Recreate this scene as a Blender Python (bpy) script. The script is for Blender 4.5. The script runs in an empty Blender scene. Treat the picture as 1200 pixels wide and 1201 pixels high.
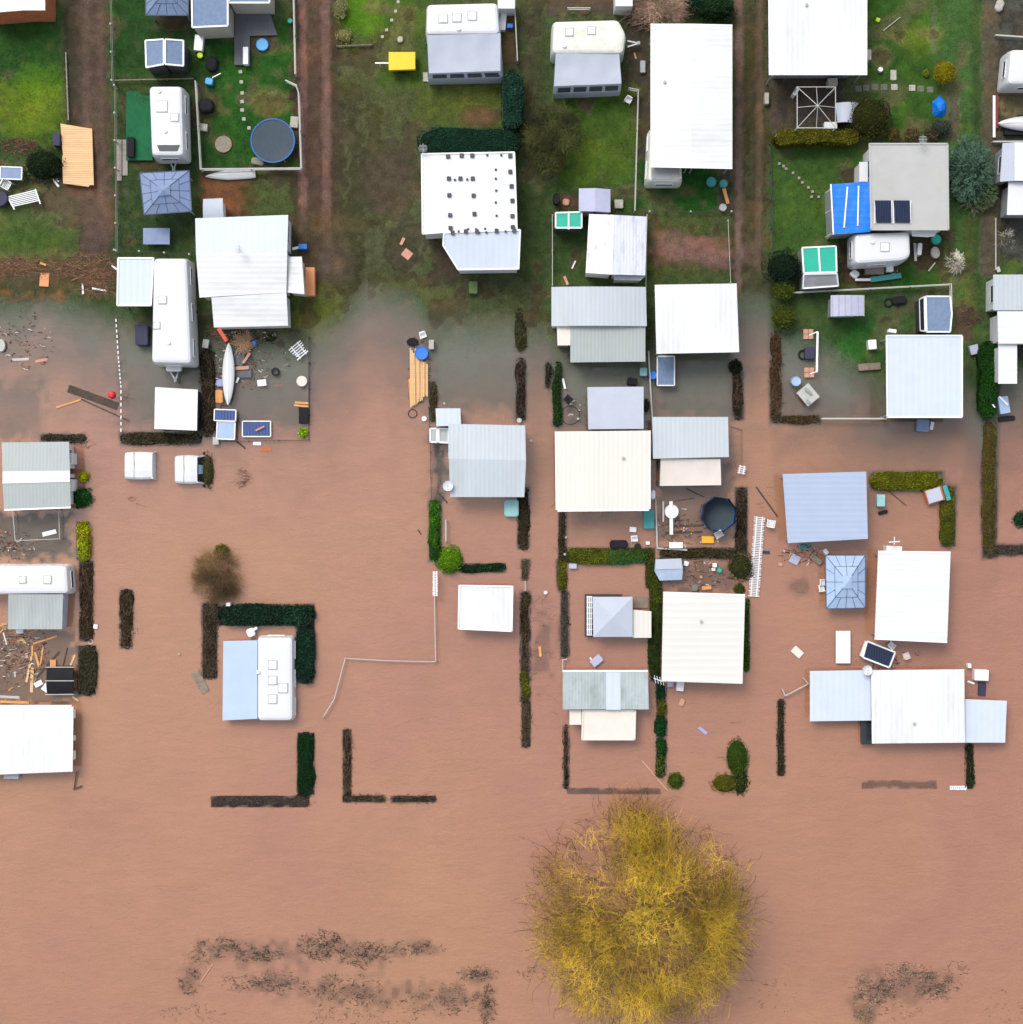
import bpy, math, random
import numpy as np
from mathutils import Vector
random.seed(7); rng = np.random.default_rng(11)
sc = bpy.context.scene
COL = sc.collection
# ---------------------------------------------------------------- camera / light
S = 0.055            # metres per photo pixel at water level
H = 115.0            # height of the drone over the water
cam_d = bpy.data.cameras.new("camera"); cam = bpy.data.objects.new("camera", cam_d); COL.objects.link(cam)
cam.location = (0, 0, H); cam.rotation_euler = (0, 0, 0)
cam_d.sensor_fit = 'VERTICAL'; cam_d.sensor_height = 36; cam_d.sensor_width = 36
cam_d.lens = 36 * H / (1201 * S); cam_d.clip_end = 3000; cam_d.clip_start = 1
sc.camera = cam
SUN_EL, SUN_AZ = math.radians(58), math.radians(-35)
w = bpy.data.worlds.new("World"); sc.world = w; w.use_nodes = True
nt = w.node_tree; nt.nodes.clear()
wo = nt.nodes.new('ShaderNodeOutputWorld'); bg = nt.nodes.new('ShaderNodeBackground')
sky = nt.nodes.new('ShaderNodeTexSky'); sky.sky_type = 'NISHITA'; sky.sun_disc = False
sky.sun_elevation = SUN_EL; sky.sun_rotation = SUN_AZ; sky.air_density = 1.0; sky.dust_density = 3.5; sky.ozone_density = 1.0
hs = nt.nodes.new('ShaderNodeHueSaturation'); hs.inputs['Saturation'].default_value = 0.42
nt.links.new(sky.outputs[0], hs.inputs['Color']); nt.links.new(hs.outputs[0], bg.inputs[0]); nt.links.new(bg.outputs[0], wo.inputs[0])
bg.inputs[1].default_value = 0.15
sd = bpy.data.lights.new("sun", 'SUN'); sd.energy = 1.1; sd.angle = math.radians(24); sd.color = (1, .97, .92)
sun = bpy.data.objects.new("sun", sd); COL.objects.link(sun)
sun.rotation_euler = (math.pi/2 - SUN_EL, 0, -SUN_AZ + math.pi) if False else (0, 0, 0)
sdir = Vector((math.sin(SUN_AZ)*math.cos(SUN_EL), math.cos(SUN_AZ)*math.cos(SUN_EL), math.sin(SUN_EL)))
sun.rotation_euler = sdir.to_track_quat('Z', 'Y').to_euler()
sun.location = sdir*60
sc.view_settings.view_transform = 'Standard'; sc.view_settings.look = 'None'; sc.view_settings.gamma = 1
sc.view_settings.exposure = 0.55
sc.cycles.use_denoising = True
sc.cycles.max_bounces = 6; sc.cycles.transparent_max_bounces = 8

# ---------------------------------------------------------------- geometry basics
def P(px, py, z=0.0):
    k = S*(H - z)/H
    return Vector(((px-600)*k, (600.5-py)*k, z))
SHX = [-9000, 0, 70, 130, 180, 235, 240, 350, 400, 430, 490, 505, 600, 612, 640, 655, 760, 770, 856, 862, 900, 908, 960, 1035, 1130, 1150, 1170, 1175, 9000]
SHY = [355, 352, 350, 372, 385, 400, 392, 392, 372, 335, 352, 378, 372, 384, 384, 400, 410, 405, 400, 350, 345, 385, 400, 450, 440, 470, 480, 430, 430]
def vnoise(x, y, s, seed=0):
    x = np.asarray(x, float)/s; y = np.asarray(y, float)/s
    xi = np.floor(x).astype(np.int64); yi = np.floor(y).astype(np.int64)
    fx = x-xi; fy = y-yi; fx = fx*fx*(3-2*fx); fy = fy*fy*(3-2*fy)
    def h(a, b):
        v = (a*374761393 + b*668265263 + seed*974711) & 0x7fffffff
        v = ((v ^ (v >> 13))*1274126177) & 0x7fffffff
        return ((v ^ (v >> 16)) & 0xffff)/65535.0
    return (h(xi, yi)*(1-fx)+h(xi+1, yi)*fx)*(1-fy)+(h(xi, yi+1)*(1-fx)+h(xi+1, yi+1)*fx)*fy
def Gn(px, py):
    px = np.asarray(px, float); py = np.asarray(py, float)
    sh = np.interp(px, SHX, SHY) + (vnoise(px, py, 26, 3)-.5)*18 + (vnoise(px, py, 9, 5)-.5)*9
    d = py-sh
    z = np.where(d > 0, -np.minimum(0.0042*d, 1.9), np.minimum(-0.003*d, 0.9))
    return z + (vnoise(px, py, 14, 9)-.5)*0.05
def G(px, py): return float(Gn(px, py))

# ---------------------------------------------------------------- materials
def s2l(c):
    return tuple((v/255/12.92 if v/255 <= .04045 else ((v/255+.055)/1.055)**2.4) for v in c)
MATS = {}
def pm(key, col, rough=.6, metal=0, var=.12, vs=1.5, dirt=None, da=0, ds=.6, bump=.0, bs=25, stripe=None, spacing=.25, sdep=.06, aniso=(1, 1, 1), spec=.4, tint=False, trans=0):
    if key in MATS: return MATS[key]
    m = bpy.data.materials.new(key); m.use_nodes = True; n = m.node_tree.nodes; l = m.node_tree.links
    b = n['Principled BSDF']; b.inputs['Roughness'].default_value = rough; b.inputs['Metallic'].default_value = metal
    b.inputs['Specular IOR Level'].default_value = spec
    tc = n.new('ShaderNodeTexCoord'); mp = n.new('ShaderNodeMapping'); l.new(tc.outputs['Object'], mp.inputs[0]); mp.inputs['Scale'].default_value = aniso
    nz = n.new('ShaderNodeTexNoise'); nz.inputs['Scale'].default_value = vs; nz.inputs['Detail'].default_value = 6; nz.inputs['Roughness'].default_value = .65
    l.new(mp.outputs[0], nz.inputs['Vector'])
    mr = n.new('ShaderNodeMapRange'); mr.inputs[1].default_value = .3; mr.inputs[2].default_value = .7; mr.inputs[3].default_value = 1-var; mr.inputs[4].default_value = 1+var
    l.new(nz.outputs['Fac'], mr.inputs[0])
    mul = n.new('ShaderNodeVectorMath'); mul.operation = 'SCALE'; l.new(mr.outputs[0], mul.inputs['Scale'])
    mul.inputs[0].default_value = col[:3]
    cur = mul.outputs[0]
    if tint:
        at = n.new('ShaderNodeAttribute'); at.attribute_name = 'tint'
        mm = n.new('ShaderNodeVectorMath'); mm.operation = 'MULTIPLY'; l.new(cur, mm.inputs[0]); l.new(at.outputs['Color'], mm.inputs[1]); cur = mm.outputs[0]
    if dirt:
        dn = n.new('ShaderNodeTexNoise'); dn.inputs['Scale'].default_value = ds; dn.inputs['Detail'].default_value = 8; dn.inputs['Roughness'].default_value = .72
        l.new(mp.outputs[0], dn.inputs['Vector'])
        dr = n.new('ShaderNodeMapRange'); dr.inputs[1].default_value = .48; dr.inputs[2].default_value = .78; dr.inputs[3].default_value = 0; dr.inputs[4].default_value = da
        l.new(dn.outputs['Fac'], dr.inputs[0])
        mx = n.new('ShaderNodeMix'); mx.data_type = 'RGBA'; l.new(dr.outputs[0], mx.inputs[0]); l.new(cur, mx.inputs[6]); mx.inputs[7].default_value = (*dirt, 1); cur = mx.outputs[2]
    bmp = None
    if stripe:
        wv = n.new('ShaderNodeTexWave'); wv.bands_direction = stripe; wv.wave_profile = 'SIN'; wv.inputs['Scale'].default_value = 0.314/spacing; wv.inputs['Distortion'].default_value = 0.15
        l.new(tc.outputs['Object'], wv.inputs['Vector'])
        pw = n.new('ShaderNodeMath'); pw.operation = 'POWER'; pw.inputs[1].default_value = 6; l.new(wv.outputs['Fac'], pw.inputs[0])
        sm = n.new('ShaderNodeMapRange'); sm.inputs[3].default_value = 1; sm.inputs[4].default_value = 1-sdep; l.new(pw.outputs[0], sm.inputs[0])
        ms = n.new('ShaderNodeVectorMath'); ms.operation = 'SCALE'; l.new(cur, ms.inputs[0]); l.new(sm.outputs[0], ms.inputs['Scale']); cur = ms.outputs[0]
        bmp = n.new('ShaderNodeBump'); bmp.inputs['Strength'].default_value = .22; bmp.inputs['Distance'].default_value = .03; l.new(wv.outputs['Fac'], bmp.inputs['Height'])
    if bump:
        bn = n.new('ShaderNodeTexNoise'); bn.inputs['Scale'].default_value = bs; bn.inputs['Detail'].default_value = 4; l.new(mp.outputs[0], bn.inputs['Vector'])
        b2 = n.new('ShaderNodeBump'); b2.inputs['Strength'].default_value = bump; b2.inputs['Distance'].default_value = .05; l.new(bn.outputs['Fac'], b2.inputs['Height'])
        if bmp: l.new(bmp.outputs[0], b2.inputs['Normal'])
        bmp = b2
    if bmp: l.new(bmp.outputs[0], b.inputs['Normal'])
    l.new(cur, b.inputs['Base Color'])
    MATS[key] = m; return m
GR = s2l((92, 92, 80))
M = dict(
 white=pm('white_sheet', (.635, .65, .66), .45, var=.03, dirt=(.36, .36, .30), da=.55, ds=.45, aniso=(.3, 1, 1), stripe='Y', spacing=.33, sdep=.07),
 whitex=pm('white_sheet_across', (.635, .65, .66), .45, var=.03, dirt=(.36, .36, .30), da=.55, ds=.45, aniso=(1, .3, 1), stripe='X', spacing=.33, sdep=.07),
 whiteblue=pm('pale_blue_white_sheet', (.50, .56, .645), .45, var=.03, vs=.8, dirt=(.42, .45, .47), da=.4, stripe='X', spacing=.4, sdep=.015),
 cream=pm('cream_sheet', (.61, .60, .545), .5, var=.04, vs=.5, dirt=(.6, .58, .42), da=.3, ds=.35, aniso=(1, .25, 1), stripe='X', spacing=.3, sdep=.03),
 creamy=pm('cream_wide_sheet', (.61, .605, .565), .5, var=.04, vs=.5, dirt=(.6, .56, .48), da=.35, ds=.4, aniso=(.2, 1, 1), stripe='Y', spacing=.45, sdep=.04),
 beige=pm('beige_canvas', (.66, .60, .54), .8, var=.05, vs=1, dirt=(.5, .45, .38), da=.2, bump=.15, bs=6),
 paleblue=pm('pale_blue_canvas', (.37, .47, .63), .55, var=.04, vs=.8, dirt=(.4, .45, .5), da=.2, bump=.1, bs=4),
 awn=pm('light_grey_canvas', (.41, .445, .52), .6, var=.05, vs=.9, dirt=(.38, .4, .42), da=.35, ds=.5, bump=.2, bs=3),
 greysheet=pm('pale_grey_sheet', (.42, .465, .50), .5, var=.06, vs=.7, dirt=(.34, .37, .34), da=.5, ds=.45, aniso=(1, .3, 1), stripe='X', spacing=.28, sdep=.06),
 greyroof=pm('weathered_grey_sheet', (.36, .395, .39), .6, var=.08, vs=.6, dirt=(.24, .27, .2), da=.55, ds=.6, aniso=(1, .4, 1), stripe='X', spacing=.22, sdep=.08),
 oldroof=pm('stained_fibre_sheet', (.36, .41, .42), .7, var=.12, vs=.8, dirt=(.16, .19, .15), da=.85, ds=.7, aniso=(1, .5, 1), stripe='X', spacing=.2, sdep=.1),
 felt=pm('grey_felt_roof', (.40, .40, .39), .8, var=.06, vs=.7, dirt=(.33, .33, .28), da=.5, ds=.4, bump=.1, bs=12),
 slate=pm('blue_grey_shingle', (.14, .20, .31), .7, var=.14, vs=5, dirt=(.22, .27, .32), da=.3, ds=1, bump=.2, bs=18),
 slate2=pm('blue_grey_polycarbonate', (.17, .23, .38), .5, var=.1, vs=2, dirt=(.27, .3, .36), da=.5, ds=.8),
 slatelt=pm('light_blue_polycarbonate', (.30, .41, .58), .5, var=.08, vs=2, dirt=(.42, .5, .6), da=.5, ds=.8),
 lilac=pm('lilac_grey_sheet', (.38, .39, .52), .6, var=.08, dirt=(.25, .25, .32), da=.3),
 caravan=pm('caravan_white', (.61, .62, .64), .3, var=.02, vs=.8, dirt=(.6, .6, .55), da=.2, ds=.8),
 caravandirty=pm('caravan_mossy_white', (.62, .63, .57), .45, var=.08, vs=1, dirt=(.38, .38, .22), da=.8, ds=1.1),
 wallw=pm('white_wall', (.62, .63, .64), .6, var=.08, dirt=(.35, .33, .3), da=.4),
 wallg=pm('grey_wall', (.26, .27, .28), .7, var=.12, dirt=(.15, .15, .14), da=.4),
 wallbeige=pm('beige_wall', (.45, .42, .36), .8, var=.1, stripe='Z', spacing=.15, sdep=.3),
 walldark=pm('dark_wall', (.035, .035, .04), .7, var=.2),
 wallorange=pm('terracotta_wall', (.42, .13, .05), .8, var=.2, vs=3, dirt=(.2, .06, .03), da=.5, ds=2),
 glass=pm('dark_glass', (.02, .025, .03), .12, var=.2, spec=.6),
 window=pm('window_glass', (.05, .065, .08), .1, var=.2, spec=.6),
 frame=pm('white_frame', (.74, .75, .76), .4, var=.03),
 greyplastic=pm('grey_plastic', (.35, .36, .37), .5, var=.08),
 hatch=pm('translucent_hatch', (.72, .74, .76), .25, var=.03),
 darkplastic=pm('dark_plastic', (.014, .014, .017), .75, var=.2, spec=.15),
 rubber=pm('black_rubber', (.012, .012, .013), .8, var=.1),
 steel=pm('galvanised_steel', (.42, .43, .44), .4, .6, var=.1),
 solar=pm('solar_cells', (.012, .02, .045), .2, var=.15, stripe='X', spacing=.16, sdep=-.6),
 solarb=pm('blue_solar_cells', (.03, .06, .18), .25, var=.15, stripe='X', spacing=.2, sdep=-.5),
 timber=pm('fresh_timber', (.66, .43, .22), .7, var=.12, vs=2.0, dirt=(.5, .2, .06), da=.35, ds=.8, aniso=(.3, 3, 1), stripe='Y', spacing=.14, sdep=.22),
 timberx=pm('fresh_timber_boards', (.66, .40, .18), .7, var=.14, vs=3, dirt=(.5, .22, .06), da=.3, aniso=(3, .3, 1), stripe='X', spacing=.12, sdep=.25),
 plank=pm('orange_plank', (.60, .28, .09), .7, var=.2, vs=3),
 oldwood=pm('grey_old_wood', (.20, .16, .12), .85, var=.3, vs=4),
 driftwood=pm('dark_driftwood', (.06, .042, .032), .85, var=.35, vs=5),
 orangeboard=pm('orange_board', (.62, .25, .10), .6, var=.1),
 fence=pm('white_fence_paint', (.42, .42, .39), .6, var=.15, vs=3, dirt=(.25, .25, .2), da=.4, ds=3),
 fenceg=pm('grey_green_fence', (.15, .16, .13), .7, var=.25, vs=3),
 yellow=pm('yellow_tarpaulin', (.80, .50, .01), .5, var=.05, bump=.15, bs=3),
 yplastic=pm('yellow_plastic', (.75, .38, .02), .4, var=.08),
 blue=pm('blue_plastic', (.01, .16, .62), .4, var=.1, vs=4),
 bluetarp=pm('blue_tarpaulin', (.006, .17, .66), .5, var=.12, vs=2, stripe='Y', spacing=.4, sdep=.12, bump=.3, bs=4),
 lightblue=pm('light_blue_plastic', (.05, .32, .62), .4, var=.1),
 teal=pm('teal_sheet', (.01, .36, .25), .5, var=.08, dirt=(.02, .2, .15), da=.3),
 tealb=pm('teal_plastic', (.04, .27, .27), .45, var=.12, dirt=(.02, .12, .12), da=.5, ds=2),
 tealpale=pm('pale_teal_tarp', (.25, .48, .47), .5, var=.1, vs=3, bump=.4, bs=4),
 tramp=pm('trampoline_mat', (.035, .055, .075), .7, var=.12, vs=3, dirt=(.06, .09, .1), da=.5),
 trampb=pm('blue_trampoline_pad', (.01, .10, .34), .5, var=.1),
 trampd=pm('navy_safety_net', (.006, .018, .05), .7, var=.3, vs=4),
 mat_green=pm('green_artificial_turf', (.006, .10, .035), .9, var=.18, vs=5, dirt=(.01, .16, .06), da=.5),
 pavers=pm('pink_grey_pavers', (.28, .24, .22), .85, var=.2, vs=4),
 deck=pm('grey_decking', (.11, .115, .13), .7, var=.12, vs=2, dirt=(.05, .05, .055), da=.4, stripe='X', spacing=.14, sdep=.2),
 stone=pm('pale_stone', (.38, .36, .31), .9, var=.25, vs=8),
 gravel=pm('fire_pit_gravel', (.25, .22, .17), .95, var=.35, vs=12, bump=.5, bs=30),
 red=pm('red_plastic', (.65, .015, .03), .4, var=.08),
 redboat=pm('dark_red_paint', (.25, .03, .03), .4, var=.08),
 orangep=pm('orange_red_plastic', (.65, .09, .03), .45, var=.1),
 lime=pm('lime_plastic', (.45, .6, .01), .5, var=.1),
 purple=pm('purple_fabric', (.03, .03, .065), .7, var=.15),
 pinkish=pm('pink_wood', (.50, .26, .18), .8, var=.15),
 greenbox=pm('olive_green_box', (.10, .15, .045), .6, var=.1),
 cover=pm('pale_blue_cover', (.28, .36, .48), .6, var=.1, dirt=(.45, .5, .6), da=.5, ds=2, bump=.4, bs=4),
 lilacw=pm('floating_lilac_plastic', (.30, .30, .5), .5, var=.2, vs=10),
 leaf=pm('leaves', (1, 1, 1), .7, var=.25, vs=2.5, tint=True, spec=.25),
 bark=pm('bark', (1, 1, 1), .85, var=.3, vs=8, tint=True, spec=.2),
)

# ---------------------------------------------------------------- object helpers
def thing(name, label, cat, loc, group=None):
    o = bpy.data.objects.new(name, None); COL.objects.link(o); o.location = loc; o.empty_display_size = .3
    o['label'] = label; o['category'] = cat
    if group: o['group'] = group
    return o
class MB:
    def __init__(s): s.v = []; s.f = []
    def add(s, vs, fs):
        b = len(s.v); s.v += [Vector(v) for v in vs]; s.f += [tuple(i+b for i in f) for f in fs]; return s
    def prism(s, top, bot):
        n = len(top)
        a = sum(top[i].x*top[(i+1) % n].y-top[(i+1) % n].x*top[i].y for i in range(n))
        if a < 0: top = top[::-1]; bot = bot[::-1]
        return s.add(list(top)+list(bot), [tuple(range(n)), tuple(range(2*n-1, n-1, -1))]+[(n+i, n+(i+1) % n, (i+1) % n, i) for i in range(n)])
    def slab(s, top, t):
        return s.prism(top, [v-Vector((0, 0, t)) for v in top])
    def box(s, c, sx, sy, sz, rot=0, bev=0):   # c = centre of base
        c = Vector(c); ca, sa = math.cos(rot), math.sin(rot)
        def q(x, y, z): return Vector((c.x+x*ca-y*sa, c.y+x*sa+y*ca, c.z+z))
        hx, hy = sx/2, sy/2
        if bev:
            b = bev
            o = [(-hx, -hy+b), (-hx+b, -hy), (hx-b, -hy), (hx, -hy+b), (hx, hy-b), (hx-b, hy), (-hx+b, hy), (-hx, hy-b)]
            k = .5
            i_ = [(x*(1-b*k/hx), y*(1-b*k/hy)) for x, y in o]
            n = 8
            vs = [q(x, y, 0) for x, y in o]+[q(x, y, sz-b*.5) for x, y in o]+[q(x, y, sz) for x, y in i_]
            fs = [tuple(range(n-1, -1, -1)), tuple(range(2*n, 3*n))]
            for r in (0, n): fs += [(r+j, r+(j+1) % n, r+n+(j+1) % n, r+n+j) for j in range(n)]
            return s.add(vs, fs)
        pts = [(-hx, -hy), (hx, -hy), (hx, hy), (-hx, hy)]
        return s.prism([q(x, y, sz) for x, y in pts], [q(x, y, 0) for x, y in pts])
    def beam(s, a, b, w_, h_):
        a = Vector(a); b = Vector(b); d = (b-a)
        if d.length < 1e-5: return s
        d.normalize(); up = Vector((0, 0, 1))
        if abs(d.z) > .95: up = Vector((0, 1, 0))
        x = d.cross(up).normalized()*w_/2; y = x.cross(d).normalized()*h_/2
        vs = [p+sx*x+sy*y for p in (a, b) for sx, sy in ((-1, -1), (1, -1), (1, 1), (-1, 1))]
        return s.add(vs, [(0, 1, 2, 3), (7, 6, 5, 4), (0, 4, 5, 1), (1, 5, 6, 2), (2, 6, 7, 3), (3, 7, 4, 0)])
    def tube(s, a, b, r0, r1=None, n=8, cap=True):
        r1 = r0 if r1 is None else r1; a = Vector(a); b = Vector(b); d = (b-a).normalized(); up = Vector((0, 0, 1)) if abs(d.z) < .9 else Vector((1, 0, 0))
        x = d.cross(up).normalized(); y = d.cross(x)
        vs = [p+(x*math.cos(2*math.pi*i/n)+y*math.sin(2*math.pi*i/n))*r for p, r in ((a, r0), (b, r1)) for i in range(n)]
        fs = [(i, n+i, n+(i+1) % n, (i+1) % n) for i in range(n)]
        if cap: fs += [tuple(range(n)), tuple(range(2*n-1, n-1, -1))]
        return s.add(vs, fs)
    def lathe(s, c, prof, n=24, sx=1, sy=1, rot=0, cap=True):
        c = Vector(c); vs = []; fs = []
        for r, z in prof:
            for i in range(n):
                a = 2*math.pi*i/n; x = r*sx*math.cos(a); y = r*sy*math.sin(a)
                vs.append(c+Vector((x*math.cos(rot)-y*math.sin(rot), x*math.sin(rot)+y*math.cos(rot), z)))
        for k in range(len(prof)-1):
            fs += [(k*n+i, k*n+(i+1) % n, (k+1)*n+(i+1) % n, (k+1)*n+i) for i in range(n)]
        if cap and prof[-1][0] > 1e-4: fs.append(tuple(range((len(prof)-1)*n, len(prof)*n)))
        if cap and prof[0][0] > 1e-4: fs.append(tuple(range(n-1, -1, -1)))
        return s.add(vs, fs)
    def poly(s, pts): return s.add(pts, [tuple(range(len(pts)))])
    def build(s, name, mat, parent=None, loc=None, smooth=False):
        if parent is not None: loc = None; o0 = worldloc(parent)
        else:
            if loc is None:
                c = sum(s.v, Vector())/len(s.v); loc = Vector((c.x, c.y, min(v.z for v in s.v)))
            o0 = Vector(loc)
        me = bpy.data.meshes.new(name); me.from_pydata([tuple(v-o0) for v in s.v], [], s.f); me.materials.append(mat)
        if smooth: me.polygons.foreach_set('use_smooth', [True]*len(me.polygons))
        me.update(); o = bpy.data.objects.new(name, me); COL.objects.link(o)
        if parent is not None: o.parent = parent
        else: o.location = o0
        return o
def worldloc(o):
    p = Vector(o.location)
    while o.parent: o = o.parent; p += Vector(o.location)
    return p
def tag(o, label, cat, group=None):
    o['label'] = label; o['category'] = cat
    if group: o['group'] = group
    return o
def kind(o, k): o['kind'] = k; return o
def pp(poly, z):
    zs = z if isinstance(z, (list, tuple)) else [z]*len(poly)
    return [P(x, y, q) for (x, y), q in zip(poly, zs)]
def inset(pts, d):
    n = len(pts); c = sum(pts, Vector())/n; out = []
    for i in range(n):
        a, b, e = pts[i-1], pts[i], pts[(i+1) % n]
        n1 = Vector((-(b-a).y, (b-a).x, 0)); n2 = Vector((-(e-b).y, (e-b).x, 0))
        if n1.length < 1e-6 or n2.length < 1e-6: out.append(b.copy()); continue
        n1.normalize(); n2.normalize()
        if n1.dot(c-(a+b)/2) < 0: n1 = -n1
        if n2.dot(c-(b+e)/2) < 0: n2 = -n2
        m = n1+n2
        m = m/max(m.length_squared*.5, .35)
        out.append(b+m*d)
    return out
def rect(x0, y0, x1, y1): return [(x0, y0), (x1, y0), (x1, y1), (x0, y1)]

def windows_on(parent, wpts, ztop, zbot, mode='auto', wmat='window', maxn=4, hgt=.75):
    """framed windows on the wall edges that look towards the middle of the site"""
    n = len(wpts); c = sum(wpts, Vector())/n
    for i in range(n):
        a, b = wpts[i], wpts[(i+1) % n]; e = b-a; L = e.length
        if L < 1.3: continue
        e = e/L; nn = Vector((e.y, -e.x, 0)).normalized()
        if nn.dot((a+b)/2-c) < 0: nn = -nn
        if nn.dot(-c.normalized()) < .25: continue
        k = max(1, min(maxn, int(L/1.7))); t0 = ztop-.45; t1 = max(t0-hgt, zbot+.1)
        if t0-t1 < .2: continue
        for j in range(k):
            m = a+e*(L*(j+.5)/k); w_ = min(1.1, L/k*.62)/2
            A = m-e*w_+nn*.012; B = m+e*w_+nn*.012
            fr = MB()
            for p, q in (((A, t0), (B, t0)), ((A, t1), (B, t1)), ((A, t0), (A, t1)), ((B, t0), (B, t1))):
                fr.beam(Vector((p[0].x, p[0].y, p[1])), Vector((q[0].x, q[0].y, q[1])), .05, .05)
            fo = fr.build('window', M['frame'], parent)
            pa = MB(); q4 = [Vector((A.x, A.y, t1)), Vector((B.x, B.y, t1)), Vector((B.x, B.y, t0)), Vector((A.x, A.y, t0))]
            pa.add(q4+[v+nn*.008 for v in q4], [(0, 1, 2, 3), (7, 6, 5, 4), (0, 4, 5, 1), (1, 5, 6, 2), (2, 6, 7, 3), (3, 7, 4, 0)])
            pa.build('pane', M[wmat], fo)

def cabin(name, cat, label, panels, wall='wallw', ins=.18, trim=None, gutter=None, group=None, win=True, posts=False, extra=None, vents=0, t=.07):
    """panels: (poly px, z, material[, part name]); walls drop from each panel to the ground"""
    p0 = panels[0][0]; cx = sum(q[0] for q in p0)/len(p0); cy = sum(q[1] for q in p0)/len(p0)
    g = G(cx, cy); root = thing(name, label, cat, P(cx, cy, g), group)
    for pi, pn in enumerate(panels):
        poly, z, mt = pn[:3]; pname = pn[3] if len(pn) > 3 else 'roof'
        pts = pp(poly, z)
        r = MB().slab(pts, t).build(pname, M[mt], root)
        zt = min(q.z for q in pts)-t
        wm = pn[4] if len(pn) > 4 else wall
        if trim:
            tb = MB(); up = Vector((0, 0, .02))
            ip = inset(pts, .04)
            for i in range(len(ip)): tb.beam(ip[i]+up, ip[(i+1) % len(ip)]+up, .10, .08)
            tb.build('edge_trim', M[trim], r)
        if gutter:
            n = len(pts); lens = [(pts[i]-pts[(i+1) % n]).length for i in range(n)]
            for i in gutter:
                if i < n:
                    d = (pts[(i+1) % n]-pts[i]).normalized(); nn = Vector((d.y, -d.x, 0)); c = sum(pts, Vector())/n
                    if nn.dot(pts[i]-c) < 0: nn = -nn
                    MB().beam(pts[i]+nn*.06-Vector((0, 0, .03)), pts[(i+1) % n]+nn*.06-Vector((0, 0, .03)), .11, .09).build('gutter', M['frame'], r)
        if wm:
            wp = [Vector((v.x, v.y, zt)) for v in inset(pts, ins)]
            if posts:
                pb = wp
                for v in pb: MB().beam(v, Vector((v.x, v.y, g-.1)), .08, .08).build('post', M['wallg'], root)
                wp = [Vector((v.x, v.y, zt-.15)) for v in inset(pts, ins+.35)]
            MB().prism(wp, [Vector((v.x, v.y, g-.15)) for v in wp]).build('wall', M[wm], root)
            if win and pi == 0: windows_on(root, wp, zt, max(g, 0))
    # small roof fixtures on larger roofs: vent caps
    for k in range(vents):
        pts = pp(panels[0][0], panels[0][1]); a = .25+.5*random.random(); b = .25+.5*random.random()
        q = pts[0].lerp(pts[1], a).lerp(pts[3].lerp(pts[2], a), b)
        MB().lathe(q, [(.05, 0), (.05, .1), (.1, .1), (.1, .14), (.0, .16)], 10).build('vent_cap', M['greyplastic'], root)
    if extra: extra(root)
    return root

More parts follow.
